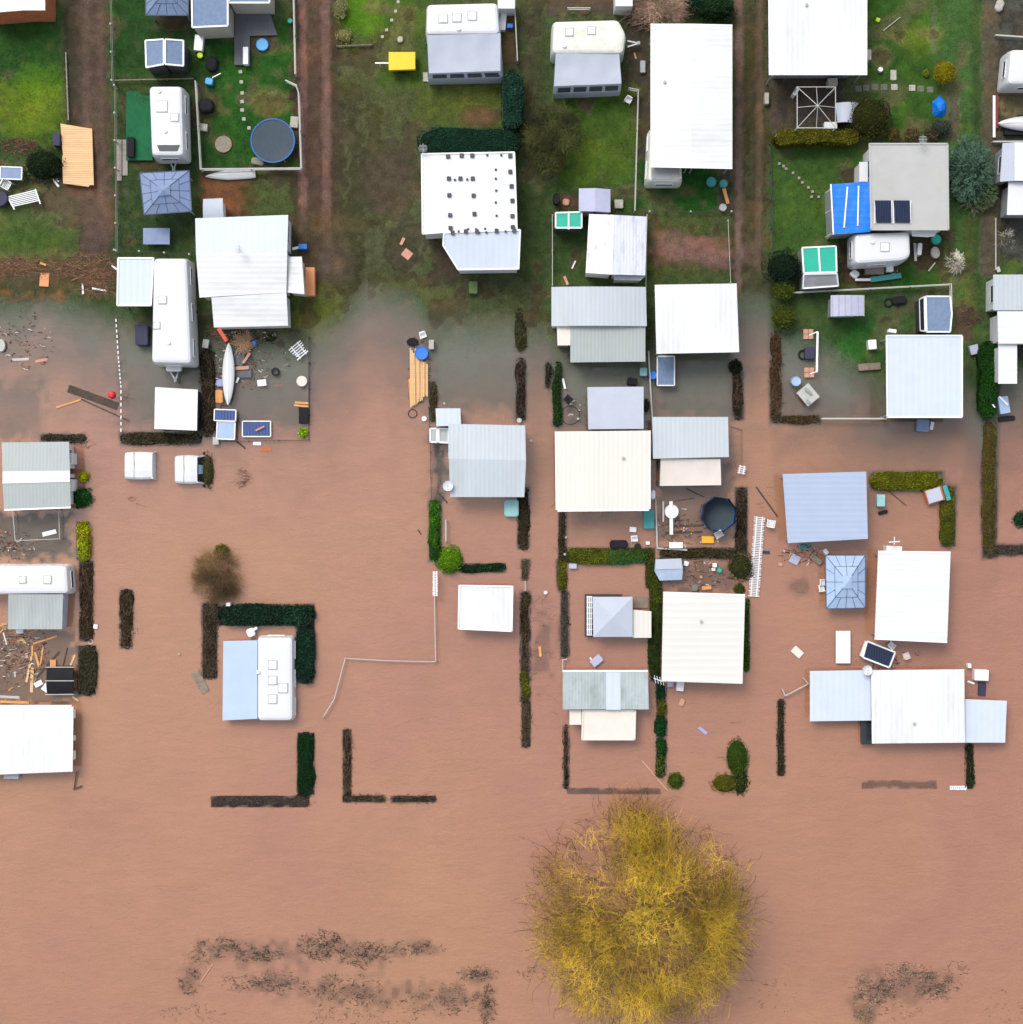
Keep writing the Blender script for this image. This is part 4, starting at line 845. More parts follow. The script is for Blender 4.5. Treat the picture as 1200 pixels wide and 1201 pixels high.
# north-west corner
cabin('chalet', 'chalet', 'white roofed chalet with terracotta wall, cut off at the northwest corner', [([(-20, -20), (53, -20), (53, 12), (27, 12), (-20, 16)], HZ(20, 0, 2.7), 'white')], wall='wallorange', ins=.02, win=False)
def gazebo(label, poly, zt, zr, mt, ribs=(3, 3), vent=.16, group='hipped garden gazebos', open_=False, cols=None, netting=False):
    cx = sum(q[0] for q in poly)/4; cy = sum(q[1] for q in poly)/4; g = G(cx, cy); root = thing('gazebo', label, 'gazebo', P(cx, cy, g), group)
    e = pp(poly, zt); c = sum(e, Vector())/4; top = c+Vector((0, 0, zr-zt))
    t4 = [Vector((c.x+(v.x-c.x)*vent, c.y+(v.y-c.y)*vent, zr)) for v in e]
    if not open_:
        mb = MB()
        for i in range(4):
            a, b_, q, r = e[i], e[(i+1) % 4], t4[(i+1) % 4], t4[i]
            mb.add([a, b_, q, r], [(0, 1, 2, 3)]); 
        off = Vector((0, 0, -.04)); mb.add([v+off for v in e]+[v+off for v in t4], [(0, 1, 5, 4), (1, 2, 6, 5), (2, 3, 7, 6), (3, 0, 4, 7)])
        for i in range(4): mb.add([e[i], e[(i+1) % 4], e[(i+1) % 4]+Vector((0, 0, -.12)), e[i]+Vector((0, 0, -.12))], [(0, 1, 2, 3)])
        rf = mb.build('roof', M[mt], root)
        up = Vector((0, 0, .10)); cap = [Vector((c.x+(v.x-c.x)*1.5, c.y+(v.y-c.y)*1.5, zr+.05)) for v in t4]
        MB().add(cap+[c+Vector((0, 0, zr-zt+.22))], [(0, 1, 4), (1, 2, 4), (2, 3, 4), (3, 0, 4), (3, 2, 1, 0)]).build('vent_hood', M[mt], rf)
        rb = MB(); u = Vector((0, 0, .012))
        for i in range(4):
            rb.beam(e[i]+u, t4[i]+u, .035, .03)
            a, b_ = e[i], e[(i+1) % 4]; q, r = t4[i], t4[(i+1) % 4]; rb.beam(a+u, b_+u, .05, .05); n_ = ribs[i % 2]
            for k in range(1, n_+1):
                t = k/(n_+1); s_ = a.lerp(b_, t); tt = min(1, min(t, 1-t)*2.0); inner = (q.lerp(r, t))
                full = s_.lerp(inner, 1 if abs(t-.5) < .2 else tt); rb.beam(s_+u, full+u, .025, .02)
            rb.beam(a.lerp(q, .5)+u, b_.lerp(r, .5)+u, .025, .02)
        rb.build('seam_bars', M['slatedark'] if 'slatedark' in M else M['wallg'], rf)
    else:
        fb = MB()
        for i in range(4):
            fb.beam(e[i], e[(i+1) % 4], .05, .05); fb.beam(e[i], top, .04, .04); m_ = (e[i]+e[(i+1) % 4])/2; fb.beam(m_, top, .03, .03)
        fb.build('roof_frame', M['fence'], root)
    for v in e:
        q = c+(v-c)*(.84 if not open_ else 1); MB().beam(Vector((q.x, q.y, zt-.05)), Vector((q.x, q.y, g-.05)), .08, .08).build('post', M['fence' if open_ else 'wallg'], root)
    return root
M['slatedark'] = pm('dark_seams', (.05, .075, .13), .6, var=.1)
gazebo('blue grey hipped gazebo cut by the northern edge', [(171, -34), (221, -34), (221, 18), (171, 18)], 2.9, 3.5, 'slate', vent=.05)
gazebo('blue grey gazebo below the caravan on green turf', [(164, 203), (222, 200), (225, 248), (169, 252)], HZ(190, 225, 2.4), HZ(190, 225, 3.05), 'slate2')
gazebo('light blue gazebo standing in the flood below the big light blue roof', [(968, 651), (1015, 651), (1015, 713), (969, 714)], 1.3, 1.9, 'slatelt')
gazebo('bare gazebo frame without its cloth below the northeast white roof', [(935, 102), (980, 102), (980, 150), (935, 150)], HZ(950, 120, 2.2), HZ(950, 120, 2.7), 'slate', open_=True)

z = HZ(190, 60, 2.2)
cabin('garden_shed', 'shed', 'blue shingled shed with ridged roof and black wall near the northern lane', [([(170, 47), (193, 45.5), (193, 76), (171, 80)], [z-.15, z+.15, z+.15, z-.15], 'slate'), ([(193, 45.5), (216, 47), (216, 78), (193, 76)], [z+.15, z-.15, z-.15, z+.15], 'slate')], wall='walldark', trim='frame', win=False, ins=.06)
z = HZ(245, 0, 2.9)
cabin('mobile_home', 'mobile home', 'mobile home with blue shingle roof, white trim and beige boarding by the grey deck', [([(224, -30), (268, -30), (268, 31), (225, 33)], z, 'slate'), ([(268, -30), (317, -30), (317, 4), (268, 4)], z-.1, 'slate')], wall='wallbeige', trim='frame', win=False, ins=.08)
# big white house of the second plot
z = HZ(285, 300, 2.8)
def hx(root):
    wall_pipe(root, 283, 295, z+.25)
cabin('white_house', 'holiday house', 'large white stepped roof with antenna between the ribbed lane and the long caravan', [([(229, 256), (338, 252), (337, 292), (230, 298)], [z, z, z+.2, z+.2], 'whiteblue'), ([(230, 298), (337, 292), (336, 343), (234, 349)], [z+.2, z+.2, z-.1, z-.1], 'white'), ([(248, 349), (336, 343), (338, 382), (251, 384)], [z-.12, z-.12, z-.4, z-.4], 'white'), ([(337, 301), (354, 301), (357, 345), (337, 343)], z-.3, 'white')], wall='wallw', ins=.12, extra=hx)
# caravan with two roofs
z = HZ(190, 370, 2.7)
cabin('awning_cabin', 'awning', 'square pale blue roof attached west of the long white caravan', [([(138, 302), (181, 302), (178, 359), (137, 359)], z-.05, 'whiteblue')], wall='wallw', trim='frame', posts=True)
caravan('long white static caravan with dark side windows above the square white cover', [(180, 303), (219, 303), (224, 426), (178, 425)], z+.05, hatches=[(191, 352, 8), (184, 382, 7)], fixtures=[(198, 402)], drawbar=((195, 428), (212, 428), (206, 446)), winn=4)
MB().box(P(205, 432, 1.0), .95, .45, .5, 0, .08).build('gas_box', M['caravan'])
o = bpy.data.objects['gas_box']; tag(o, 'white gas bottle box on the tow bar of the long white caravan', 'gas box')
caravan('short white caravan parked beside green artificial turf', [(175, 101), (213, 101), (215, 182), (178, 182)], HZ(195, 140, 2.6), hatches=[(190, 125, 12), (205, 138, 8)], fixtures=[(194, 154), (187, 107)], drawbar=((198, 187), (208, 187), (204, 199)), winn=3)
MB().slab([v for v in pp([(184, 170), (211, 170), (208, 177), (187, 177)], HZ(195, 140, 2.64))], .03).build('front_window', M['glass'], [o for o in COL.objects if o.get('label', '').startswith('short white caravan parked')][0])
caravan('white caravan with big hatches joined to a pale blue awning amid dark hedges', [(302, 748), (343, 748), (343, 845), (302, 845)], 1.15, hatches=[(320, 780, 9), (320, 798, 9), (332, 807, 10), (320, 820, 9)], fixtures=[(303, 788)], winn=3)
cabin('awning_cabin', 'awning', 'pale blue awning roof on the west side of the caravan ringed by hedges', [([(262, 752), (302, 751), (302, 843), (261, 845)], [.85, 1.1, 1.1, .85], 'paleblue')], wall='awn', win=False, ins=.1)
z = HZ(545, 40, 2.7)
caravan('white caravan with three square hatches at the northern edge', [(501, 5), (583, 3), (586, 39), (500, 40)], z, hatches=[(520, 22, 9), (536, 21, 9), (554, 19, 9)], fixtures=[(538, 34)], winn=0)
def awnfront(root): pass
def awning(label, poly, zs, mt, front, zf, group='tent awnings zipped to caravans', wallm='awn'):
    cx = sum(q[0] for q in poly)/4; cy = sum(q[1] for q in poly)/4; g = G(cx, cy); root = thing('awning', label, 'awning', P(cx, cy, g), group)
    nx, ny = 14, 10; q = pp(poly, zs); mb = MB(); vs = []; n_ = random.random()*50
    for j in range(ny+1):
        for i in range(nx+1):
            u, v_ = i/nx, j/ny; p = q[0].lerp(q[1], u).lerp(q[3].lerp(q[2], u), v_)
            sag = -.10*math.sin(math.pi*((u*3) % 1))*math.sin(math.pi*v_)*.8; vs.append(p+Vector((0, 0, sag+(float(vnoise(p.x+n_, p.y, .8, 5))-.5)*.06)))
    W_ = nx+1; mb.add(vs, [((j+1)*W_+i, (j+1)*W_+i+1, j*W_+i+1, j*W_+i) for j in range(ny) for i in range(nx)]); mb.build('canopy', M[mt], root, smooth=True)
    wp = [v-Vector((0, 0, .16)) for v in inset([Vector((v.x, v.y, min(a.z for a in q))) for v in q], .04)]
    if front:   # sloping front wall with a row of windows: front = the two outer ground px
        a, b_ = q[3], q[2]; f0, f1 = P(front[0][0], front[0][1], zf), P(front[1][0], front[1][1], zf)
        MB().prism([q[0]-Vector((0, 0, .2)), q[1]-Vector((0, 0, .2)), b_-Vector((0, 0, .05)), a-Vector((0, 0, .05))], [Vector((q[0].x, q[0].y, g-.1)), Vector((q[1].x, q[1].y, g-.1)), Vector((f1.x, f1.y, g-.1)), Vector((f0.x, f0.y, g-.1))]).build('side_wall', M[wallm], root)
        fr = MB().add([a, b_, f1, f0, Vector((f1.x, f1.y, g-.1)), Vector((f0.x, f0.y, g-.1))], [(0, 3, 2, 1), (3, 5, 4, 2)]); fw = fr.build('front_wall', M[wallm], root)
        for k in range(4):
            t0, t1 = .06+k*.235, .06+k*.235+.19; p = [a.lerp(b_, t0), a.lerp(b_, t1), f0.lerp(f1, t1), f0.lerp(f1, t0)]
            m0 = [p[0].lerp(p[3], .25), p[1].lerp(p[2], .25), p[1].lerp(p[2], .85), p[0].lerp(p[3], .85)]; u = Vector((0, -.02, .03))
            MB().slab([v+u for v in m0], .01).build('window', M['window'], root)
    else: MB().prism(wp, [Vector((v.x, v.y, g-.1)) for v in wp]).build('wall', M[wallm], root)
    return root
awning('grey canvas awning with window strip below the three hatch caravan', [(501, 41), (587, 39), (587, 83), (503, 86)], [z-.1, z-.1, z-.6, z-.6], 'awn', [(502, 93), (591, 91)], z-1.3)
z = HZ(690, 60, 2.7)
caravan('mossy cream caravan with triangular drawbar and windowed awning', [(649, 25), (725, 23), (734, 40), (731, 62), (648, 62)], z, mat='caravandirty', hatches=[(668, 38, 8), (694, 36, 8)], fixtures=[(662, 54)], drawbar=((736, 48), (736, 55), (749, 51)), winn=0)
awning('pale grey canvas awning with wide windows below the mossy cream caravan', [(652, 61), (726, 58), (729, 98), (650, 101)], [z-.1, z-.1, z-.55, z-.55], 'awn', [(649, 110), (728, 107)], z-1.4)
# roof with black ballast blocks
z = HZ(550, 230, 2.9)
def blocks(root):
    big = [(525.5, 183.5), (541.5, 182.5), (554, 182.5), (598.5, 183), (526.5, 209.5), (540, 209.5), (554.5, 209.5), (598.5, 201.5), (600, 218.5), (601, 235.5), (527, 229), (555.5, 229.5), (528, 252.5), (556.5, 251), (601, 253.5), (528.5, 267.5), (601.5, 266.5), (531, 276), (546.5, 274.5), (559.5, 274.5), (582.5, 274), (603, 273.5)]
    small = [(571.5, 182), (588, 182), (533.5, 211), (548, 210.5), (581.5, 199), (581.5, 209.5), (582, 223.5), (581.5, 237.5), (582.5, 253), (549, 269), (558.5, 269), (569, 268.5), (582, 269.5), (538, 274.5), (570.5, 275.5), (593, 274.5), (562, 276)]
    for (x, y), s_ in [(p, 4.6) for p in big]+[(p, 2.4) for p in small]:
        if y > 273: y -= 3
        MB().box(P(x, y, z+.03), s_*S, s_*S, .10 if s_ > 3 else .08, random.uniform(-.06, .06), .02).build('ballast_block', M['block'], root)
    wall_pipe(root, 497, 177, z-.3)
M['block'] = pm('dark_grey_concrete', (.07, .072, .08), .9, var=.3, vs=5)
cabin('dotted_roof_house', 'holiday house', 'white roof dotted with rows of dark square blocks', [([(494, 180), (604, 178), (607, 270), (523, 273), (495, 275)], z, 'white'), ([(520, 272.5), (611, 269), (609, 316), (537, 317), (519, 288)], [z-.02, z-.02, z-.35, z-.35, z-.15], 'whiteblue')], wall='wallw', ins=.15, extra=blocks, win=False, trim='frame')
cabin('flat_roof_house', 'holiday house', 'pale grey roofed house with a white dish at its corner, east of the timber stack', [([(526, 497), (616, 499), (617, 540), (526, 538)], [2.0, 2.0, 2.25, 2.25], 'greysheet'), ([(526.5, 538), (617, 540), (615, 583), (528, 583)], [2.25, 2.25, 2.0, 2.0], 'greysheet')], wall='wallw', ins=.15)
cabin('storage_box', 'shed', 'small light blue shed roof touching the pale grey roofed house', [([(511, 479), (540, 479), (541, 499), (512, 500)], 1.55, 'whiteblue')], wall='wallw', ins=.08, win=False)
cabin('glass_box', 'storage box', 'grey box with two smeared glass lids beside the pale grey roofed house', [([(504, 502), (513.5, 502), (513.5, 519.5), (504, 519)], 1.0, 'greyroof', 'lid'), ([(514, 502), (527, 502), (527, 520), (514, 519.5)], 1.0, 'greyroof', 'lid')], wall='wallg', ins=.05, win=False, trim='frame')
def dish(label, px, py, z, r, g=None):
    o = thing('satellite_dish', label, 'satellite dish', P(px, py, 0 if g is None else g))
    c = P(px, py, z); MB().lathe(c, [(0, -.02), (r*.5, .02), (r*.85, .08), (r, .14), (r*.97, .16), (r*.8, .10), (r*.4, .04), (0, .02)], 24).build('reflector', M['caravan'], o)
    MB().tube(c-Vector((0, 0, 1.4)), c, .03).build('mast', M['steel'], o); MB().tube(c+Vector((0, -r*.8, .1)), c+Vector((0, 0, .4)), .015).box(c+Vector((0, 0, .38)), .08, .08, .08).build('feed_arm', M['greyplastic'], o); return o
dish('white satellite dish at the corner of the pale grey roofed house', 525.5, 570, 2.3, .33)
dish('white satellite dish above the join of the two southeast roofs', 1017, 786, 1.5, .32)
cabin('canopy_roof', 'canopy', 'solitary white square roof standing in open flood beside the long hedge', [([(538, 686), (602, 687), (601, 741), (537, 738)], 1.3, 'whitex')], posts=True, trim='frame')
z = HZ(810, 110, 3.1)
cabin('canopy_roof', 'canopy', 'tall brilliant white roof beside the rutted lane, largest of the northern plots', [([(763, 30), (811, 30), (811, 195), (763, 194)], [z-.15, z, z, z-.15], 'white'), ([(811, 30), (859, 31), (859, 196), (811, 195)], [z, z-.15, z-.15, z], 'white')], posts=True, gutter=(0, 2), wall='wallg', vents=1)
caravan('grey rear end of a caravan poking out below the tall brilliant white roof', [(763, 150), (798, 150), (800, 212), (760, 212)], HZ(780, 190, 2.4), mat='caravandirty', winn=2)
MB().slab(pp([(764, 197), (797, 197), (797, 210), (764, 210)], HZ(780, 190, 2.46)), .03).build('rear_window', M['wallg'], [o for o in COL.objects if o.get('label', '').startswith('grey rear end')][0])
z = HZ(697, 235, 2.2)
cabin('garden_shed', 'shed', 'small lilac grey shed north of the stained old white roof', [([(679, 221), (698, 220.5), (698, 248), (679, 247.5)], [z-.1, z+.1, z+.1, z-.1], 'lilac'), ([(698, 220.5), (716, 222), (716, 249), (698, 248)], [z+.1, z-.1, z-.1, z+.1], 'lilac')], wall='wallg', ins=.06, win=False)
z = HZ(667, 260, 1.9)
cabin('teal_canopy', 'shed', 'teal roofed shed with a white centre bar next to the lilac shed', [([(651, 249), (683, 248), (683, 268), (651, 268)], z, 'teal')], wall='walldark', ins=.05, win=False, trim='frame')
MB().beam(P(667, 248, z+.03), P(667, 269, z+.03), .10, .05).build('centre_bar', M['frame'], [o for o in COL.objects if o.name.startswith('teal_canopy')][-1])
z = HZ(725, 290, 2.6)
M['stainw'] = pm('stained_white_sheet', (.74, .75, .78), .6, var=.05, dirt=(.12, .12, .13), da=.8, ds=1.1, aniso=(2.2, .7, 1), stripe='Y', spacing=.4, sdep=.05)
M['staing'] = pm('stained_grey_sheet', (.58, .60, .66), .6, var=.06, dirt=(.14, .14, .17), da=.75, ds=.8, aniso=(2, .5, 1), stripe='X', spacing=.2, sdep=.05)
cabin('old_roof_house', 'holiday house', 'old white roof with black stains beside the fenced grass plot', [([(691, 251), (720, 252), (718, 322), (687, 320)], [z-.1, z+.1, z+.1, z-.1], 'stainw'), ([(720, 252), (759, 254), (757, 323), (718, 322)], [z+.1, z-.15, z-.15, z+.1], 'staing'), ([(720, 323), (757, 324), (751, 329), (720, 328)], z-.6, 'greysheet')], wall='wallw', ins=.1, win=False)
def arched(name, label, poly, zt, mt, rise=.25, cat='awning', axis_x=True, group=None, wall='wallw', n=12):
    cx = sum(q[0] for q in poly)/4; cy = sum(q[1] for q in poly)/4; g = G(cx, cy); root = thing(name, label, cat, P(cx, cy, g), group)
    q = pp(poly, zt); vs = []; mb = MB()
    for i in range(n+1):
        t = i/n; u = 1-(2*t-1)**2; dz = Vector((0, 0, -rise*(1-u)))
        if axis_x: a, b_ = q[0].lerp(q[1], t), q[3].lerp(q[2], t)
        else: a, b_ = q[0].lerp(q[3], t), q[1].lerp(q[2], t)
        vs += [a+dz, b_+dz, a+dz-Vector((0, 0, .05)), b_+dz-Vector((0, 0, .05))]
    for i in range(n):
        k = i*4; mb_f = [(k, k+1, k+5, k+4), (k+2, k+6, k+7, k+3), (k, k+4, k+6, k+2), (k+1, k+3, k+7, k+5)]
        mb.f += [tuple(f) for f in mb_f]
    mb.v = vs; rf = mb.build('roof', M[mt], root)
    wp = [v-Vector((0, 0, rise+.1)) for v in inset(q, .12)]; MB().prism(wp, [Vector((v.x, v.y, g-.1)) for v in wp]).build('wall', M[wall], root)
    windows_on(root, wp, wp[0].z, max(g, 0)); return root
z = HZ(700, 360, 2.6)
arched('arched_roof', 'wide arched pale grey roof above a narrower grey one', [(647, 336), (758, 336), (759, 382), (647, 382)], z+.15, 'greysheet', cat='canopy')
cabin('awning_cabin', 'awning', 'weathered grey lean-to roof below the wide arched pale grey roof', [([(669, 381), (757, 381), (757, 424), (669, 425)], [z-.25, z-.25, z-.55, z-.55], 'greyroof')], wall='wallg', win=False)
cabin('porch_roof', 'porch', 'small cream porch roof tucked west of the weathered grey lean-to', [([(653, 380), (669, 380), (669, 405), (654, 405)], z-.35, 'beige')], wall='wallg', win=False, ins=.1)
cabin('canopy_roof', 'canopy', 'plain brilliant white roof south of the worn brown plot', [([(768, 334), (864, 332.5), (867, 413), (770, 415)], HZ(815, 370, 2.9), 'whitex')], posts=True, wall='wallg')
cabin('awning_cabin', 'awning', 'blue grey flat roof directly above the cream roof', [([(689, 454), (755, 453.5), (755, 503), (690, 503.5)], 1.95, 'awn')], wall='wallg', win=False)
cabin('canopy_roof', 'canopy', 'large cream roof with white edges between two narrow lanes', [([(653, 506), (761, 505), (761, 597), (654, 598)], 2.35, 'cream')], posts=True, gutter=(1, 2, 3), wall='wallg', vents=1)
cabin('canopy_roof', 'canopy', 'light grey streaked roof above the beige canvas awning', [([(765, 489), (854, 489), (855, 536), (766, 538)], [2.0, 2.0, 2.15, 2.15], 'greysheet')], wall='wallg', win=False)
awning('beige canvas awning with a torn edge below the light grey streaked roof', [(775, 538), (845, 538), (846, 569), (774, 570)], [1.9, 1.9, 1.5, 1.5], 'beige', None, 0, wallm='beige')
cabin('canopy_roof', 'canopy', 'huge off-white roof flanked by hedges in the middle of the flooded plots', [([(778, 696), (874, 699), (871, 802), (776, 799)], 1.75, 'creamy')], posts=True, wall='wallw', gutter=(0,), vents=1)
# pyramid pavilion
def pyr(root): pass
o = thing('pavilion', 'grey lilac pyramid roof with a slatted bench along its west side', 'pavilion', P(718, 722, G(718, 722)))
e = pp([(695, 700), (742, 700), (742, 747), (696, 747)], 1.45); c = sum(e, Vector())/4+Vector((0, 0, .35))
MB().add(e+[c]+[v-Vector((0, 0, .1)) for v in e], [(0, 4, 1), (1, 4, 2), (2, 4, 3), (3, 4, 0), (0, 1, 6, 5), (1, 2, 7, 6), (2, 3, 8, 7), (3, 0, 5, 8), (5, 6, 7, 8)]).build('roof', M['awn'], o)
for v in inset(e, .15): MB().beam(Vector((v.x, v.y, 1.4)), Vector((v.x, v.y, G(718, 722))), .09, .09).build('post', M['frame'], o)
wp = [v-Vector((0, 0, .1)) for v in inset(e, .3)]; MB().prism(wp, [Vector((v.x, v.y, G(718, 722))) for v in wp]).build('wall', M['walldark'], o)
mb = MB()
for k in range(3): mb.beam(P(689+k*2.2, 699, .9), P(689+k*2.2, 745, .9), .07, .04)
for k in range(8): mb.beam(P(688, 700+k*6.4, .86), P(695, 700+k*6.4, .86), .05, .04)
mb.build('railing', M['frame'], o); MB().slab(pp([(686, 697), (730, 697), (730, 701), (696, 701), (696, 747), (686, 747)], .5), .06).build('plinth', M['walldark'], o)
cabin('porch_roof', 'porch', 'cream porch roof joined to the east of the lilac pyramid roof', [([(742, 715), (764, 717), (764, 748), (742, 748)], 1.2, 'cream')], wall='wallg', win=False)
cabin('plinth_box', 'storage box', 'dark sodden deck box north of the cream porch roof', [([(743, 701), (760, 701), (760, 713), (743, 713)], .15, 'oldwood')], wall='walldark', win=False, ins=.02)
# stained corrugated roof
def band(root):
    MB().slab(pp([(711, 788.5), (728, 788.5), (728, 832.5), (711, 832.5)], 1.435), .02).build('replacement_sheet', M['whiteblue'], root)
cabin('stained_roof_house', 'holiday house', 'stained corrugated roof with one clean pale sheet in its middle', [([(660, 788), (760, 788), (761, 832), (660, 832)], 1.4, 'oldroof')], wall='wallw', extra=band, win=False, gutter=(0,))
cabin('awning_cabin', 'awning', 'cream square roof below the stained corrugated roof', [([(683, 832.5), (746, 832.5), (745, 868), (682, 868)], 1.1, 'beige')], wall='wallw', win=False, trim='beige')
cabin('porch_roof', 'porch', 'narrow cream roof strip beside the cream square roof', [([(668, 832.5), (682, 832.5), (682, 850), (668, 850)], 1.0, 'beige')], wall='wallw', win=False)
# east side
cabin('canopy_roof', 'canopy', 'brilliant white roof cut by the northern edge above the bare gazebo frame', [([(903, -60), (1015, -60), (1015, 88), (904, 88)], HZ(960, 40, 3.0), 'whitex')], posts=True, gutter=(1, 3), wall='wallg', vents=1)
z = HZ(1066, 220, 2.9)
def solar(root):
    for x0, x1 in ((1026, 1046), (1048, 1068)):
        pnl = MB().slab(pp([(x0, 235), (x1-1, 235), (x1, 261), (x0+2, 261)], [z+.35, z+.35, z+.12, z+.12]), .05).build('solar_panel', M['solar'], root)
        MB().beam(P(x0, 235, z+.3), P(x0, 262, z+.08), .06, .06).beam(P(x1, 235, z+.3), P(x1, 262, z+.08), .06, .06).build('panel_rail', M['frame'], pnl)
    wall_pipe(root, 1079, 167, z)
cabin('felt_roof_house', 'holiday house', 'light grey felt roofed house carrying two dark solar panels', [([(1019, 168), (1112, 168), (1113, 270), (1021, 270)], z, 'felt')], wall='wallw', extra=solar, trim='felt')
o = thing('tarpaulin_roof', 'bright blue tarpaulin roof held down by two white battens', 'tarpaulin', P(997, 245, G(997, 245)))
zz = z-.35
nx, ny = 12, 12; q = pp([(974, 216), (1020, 213), (1021, 272), (977, 275)], zz); vs = []
for j in range(ny+1):
    for i in range(nx+1): vs.append(q[0].lerp(q[1], i/nx).lerp(q[3].lerp(q[2], i/nx), j/ny)+Vector((0, 0, (float(vnoise(i*.9, j*.9, 1.2, 6))-.5)*.08)))
MB().add(vs, [((j+1)*(nx+1)+i, (j+1)*(nx+1)+i+1, j*(nx+1)+i+1, j*(nx+1)+i) for j in range(ny) for i in range(nx)]).build('sheet', M['bluetarp'], o, smooth=True)
wp = [v-Vector((0, 0, .1)) for v in inset(q, .1)]; MB().prism(wp, [Vector((v.x, v.y, G(997, 245)-.1)) for v in wp]).build('wall', M['wallg'], o)
for a, b_ in (((994, 219), (990, 267)), ((1007, 218), (1006, 265)), ((974.5, 216), (977.5, 275))): MB().beam(P(*a, zz+.07), P(*b_, zz+.07), .09, .05).build('batten', M['frame'], o)
for yy in (222, 246, 274): MB().beam(P(968, yy+4, zz-.5), P(975, yy, zz-.02), .04, .04).build('guy_strut', M['fence'], o)
cabin('sun_sail', 'sun sail', 'small white curved sheet hanging beneath the corner of the felt roof', [([(1069, 270), (1100, 270), (1096, 277), (1088, 278), (1070, 277)], z-.7, 'caravan')], wall=None, win=False)
cabin('wall_cabinet', 'cabinet', 'narrow white cabinet between the blue tarpaulin and the lawn path', [([(1008, 190), (1018, 190), (1018, 213), (1008, 213)], HZ(1010, 200, 1.9), 'caravan')], wall='wallw', win=False, ins=.05)
caravan('white caravan with clutter below the felt roofed house', [(1003, 274), (1067, 272), (1068, 300), (1060, 305), (1003, 309)], HZ(1035, 290, 2.5), hatches=[(1038, 290, 9)], fixtures=[(1023, 284)], winn=2)
z = HZ(960, 310, 2.0)
cabin('teal_canopy', 'shed', 'teal canopy with a grey front partly hidden by the dark evergreen bush', [([(940, 290), (981, 288), (982, 320), (942, 321)], z, 'teal'), ([(942, 321), (982, 320), (984, 336), (941, 339)], [z-.05, z-.05, z-.6, z-.6], 'wallg')], wall='wallg', win=False, trim='frame', ins=.06)
MB().beam(P(960, 289, z+.03), P(962, 320, z+.03), .11, .05).build('centre_bar', M['frame'], [o for o in COL.objects if o.name.startswith('teal_canopy')][-1])
arched('lattice_canopy', 'lilac grey gridded canopy south of the teal canopy', [(975, 346), (1014, 346), (1014, 370), (975, 371)], HZ(995, 358, 1.9), 'lilac', cat='canopy', rise=.15, wall='wallg')
mb = MB(); zz = HZ(995, 358, 1.93)
for k in range(6): mb.beam(P(976+k*7.5, 346, zz-(.12 if k in (0, 5) else .0)), P(976+k*7.5, 371, zz-(.12 if k in (0, 5) else 0)), .03, .05)
mb.build('grid_bars', M['fence'], [o for o in COL.objects if o.name.startswith('lattice_canopy')][-1])
z = HZ(1100, 368, 2.1)
cabin('greenhouse_shed', 'shed', 'slate blue roofed shed with a dark glazed lean-to on its west side', [([(1085, 347), (1115, 347), (1117, 368), (1115, 390), (1086, 390)], z, 'slate'), ([(1078, 351), (1085, 347), (1086, 390), (1079, 388)], [z-.7, z-.1, z-.1, z-.7], 'glass')], wall='walldark', trim='frame', win=False, ins=.05)
cabin('canopy_roof', 'canopy', 'square pale blue-white roof with white rim below the slate blue shed', [([(1039, 393), (1129, 393), (1129, 490), (1040, 490)], 2.6, 'whiteblue')], posts=True, trim='frame', wall='wallg')
M['lbroof'] = pm('light_blue_sheet', (.33, .395, .52), .5, var=.03, vs=.8, stripe='Y', spacing=.35, sdep=.03)
cabin('canopy_roof', 'canopy', 'light blue roof over the flood beside the bright olive hedge', [([(918, 556), (1016, 553), (1018, 632), (924, 637)], 1.95, 'lbroof')], posts=True, wall='wallg')
cabin('canopy_roof', 'canopy', 'square brilliant white roof between the light blue gazebo and the open flood', [([(1030, 648), (1115, 649), (1111, 752), (1026, 748)], 1.75, 'white')], posts=True, wall='wallw', gutter=(0, 2))
cabin('canopy_roof', 'canopy', 'pale grey square roof joined west of the southeast white roof', [([(950, 787), (1021, 786), (1022, 845), (950, 846)], 1.05, 'whiteblue')], posts=True, wall='wallg')
cabin('canopy_roof', 'canopy', 'broad brilliant white roof between two smaller roofs at the southeast', [([(1024, 786), (1131, 785), (1132, 871), (1025, 872)], 1.4, 'whitex')], posts=True, gutter=(3,), wall='wallw', vents=1)
cabin('canopy_roof', 'canopy', 'small pale square roof joined east of the southeast white roof', [([(1132, 820), (1181, 822), (1179, 871), (1132, 871)], 1.05, 'whiteblue')], posts=True, wall='wallw')
cabin('dark_glass_porch', 'porch', 'black glazed porch corner beneath the southeast white roof', [([(1010, 846), (1024, 846), (1024, 873), (1010, 873)], .5, 'glass')], wall='walldark', win=False, ins=.05)
# eastern edge
caravan('white caravan with dark front window cut by the eastern edge near a yard wall', [(1186, 58), (1290, 58), (1290, 98), (1182, 98)], HZ(1195, 80, 2.5), winn=2)
cabin('edge_shelter', 'shelter', 'lilac and white roof cut by the eastern edge beside the conifer', [([(1176, 168), (1190, 167), (1190, 212), (1173, 213)], HZ(1185, 190, 2.5), 'awn'), ([(1190, 167), (1290, 167), (1290, 212), (1190, 212)], HZ(1185, 190, 2.6), 'white'), ([(1183, 213), (1290, 213), (1290, 252), (1181, 252)], HZ(1185, 230, 2.3), 'caravan')], wall='wallg', win=True)
z = HZ(1180, 360, 2.6)
cabin('edge_house', 'holiday house', 'grey and white stepped roofs cut by the eastern edge above the tall green hedge', [([(1165, 322), (1290, 322), (1290, 364), (1165, 364)], z, 'greysheet'), ([(1170, 365), (1290, 365), (1290, 403), (1171, 403)], z, 'white'), ([(1171, 403), (1193, 403), (1193, 450), (1171, 450)], z-.3, 'white')], wall='wallw', win=True)
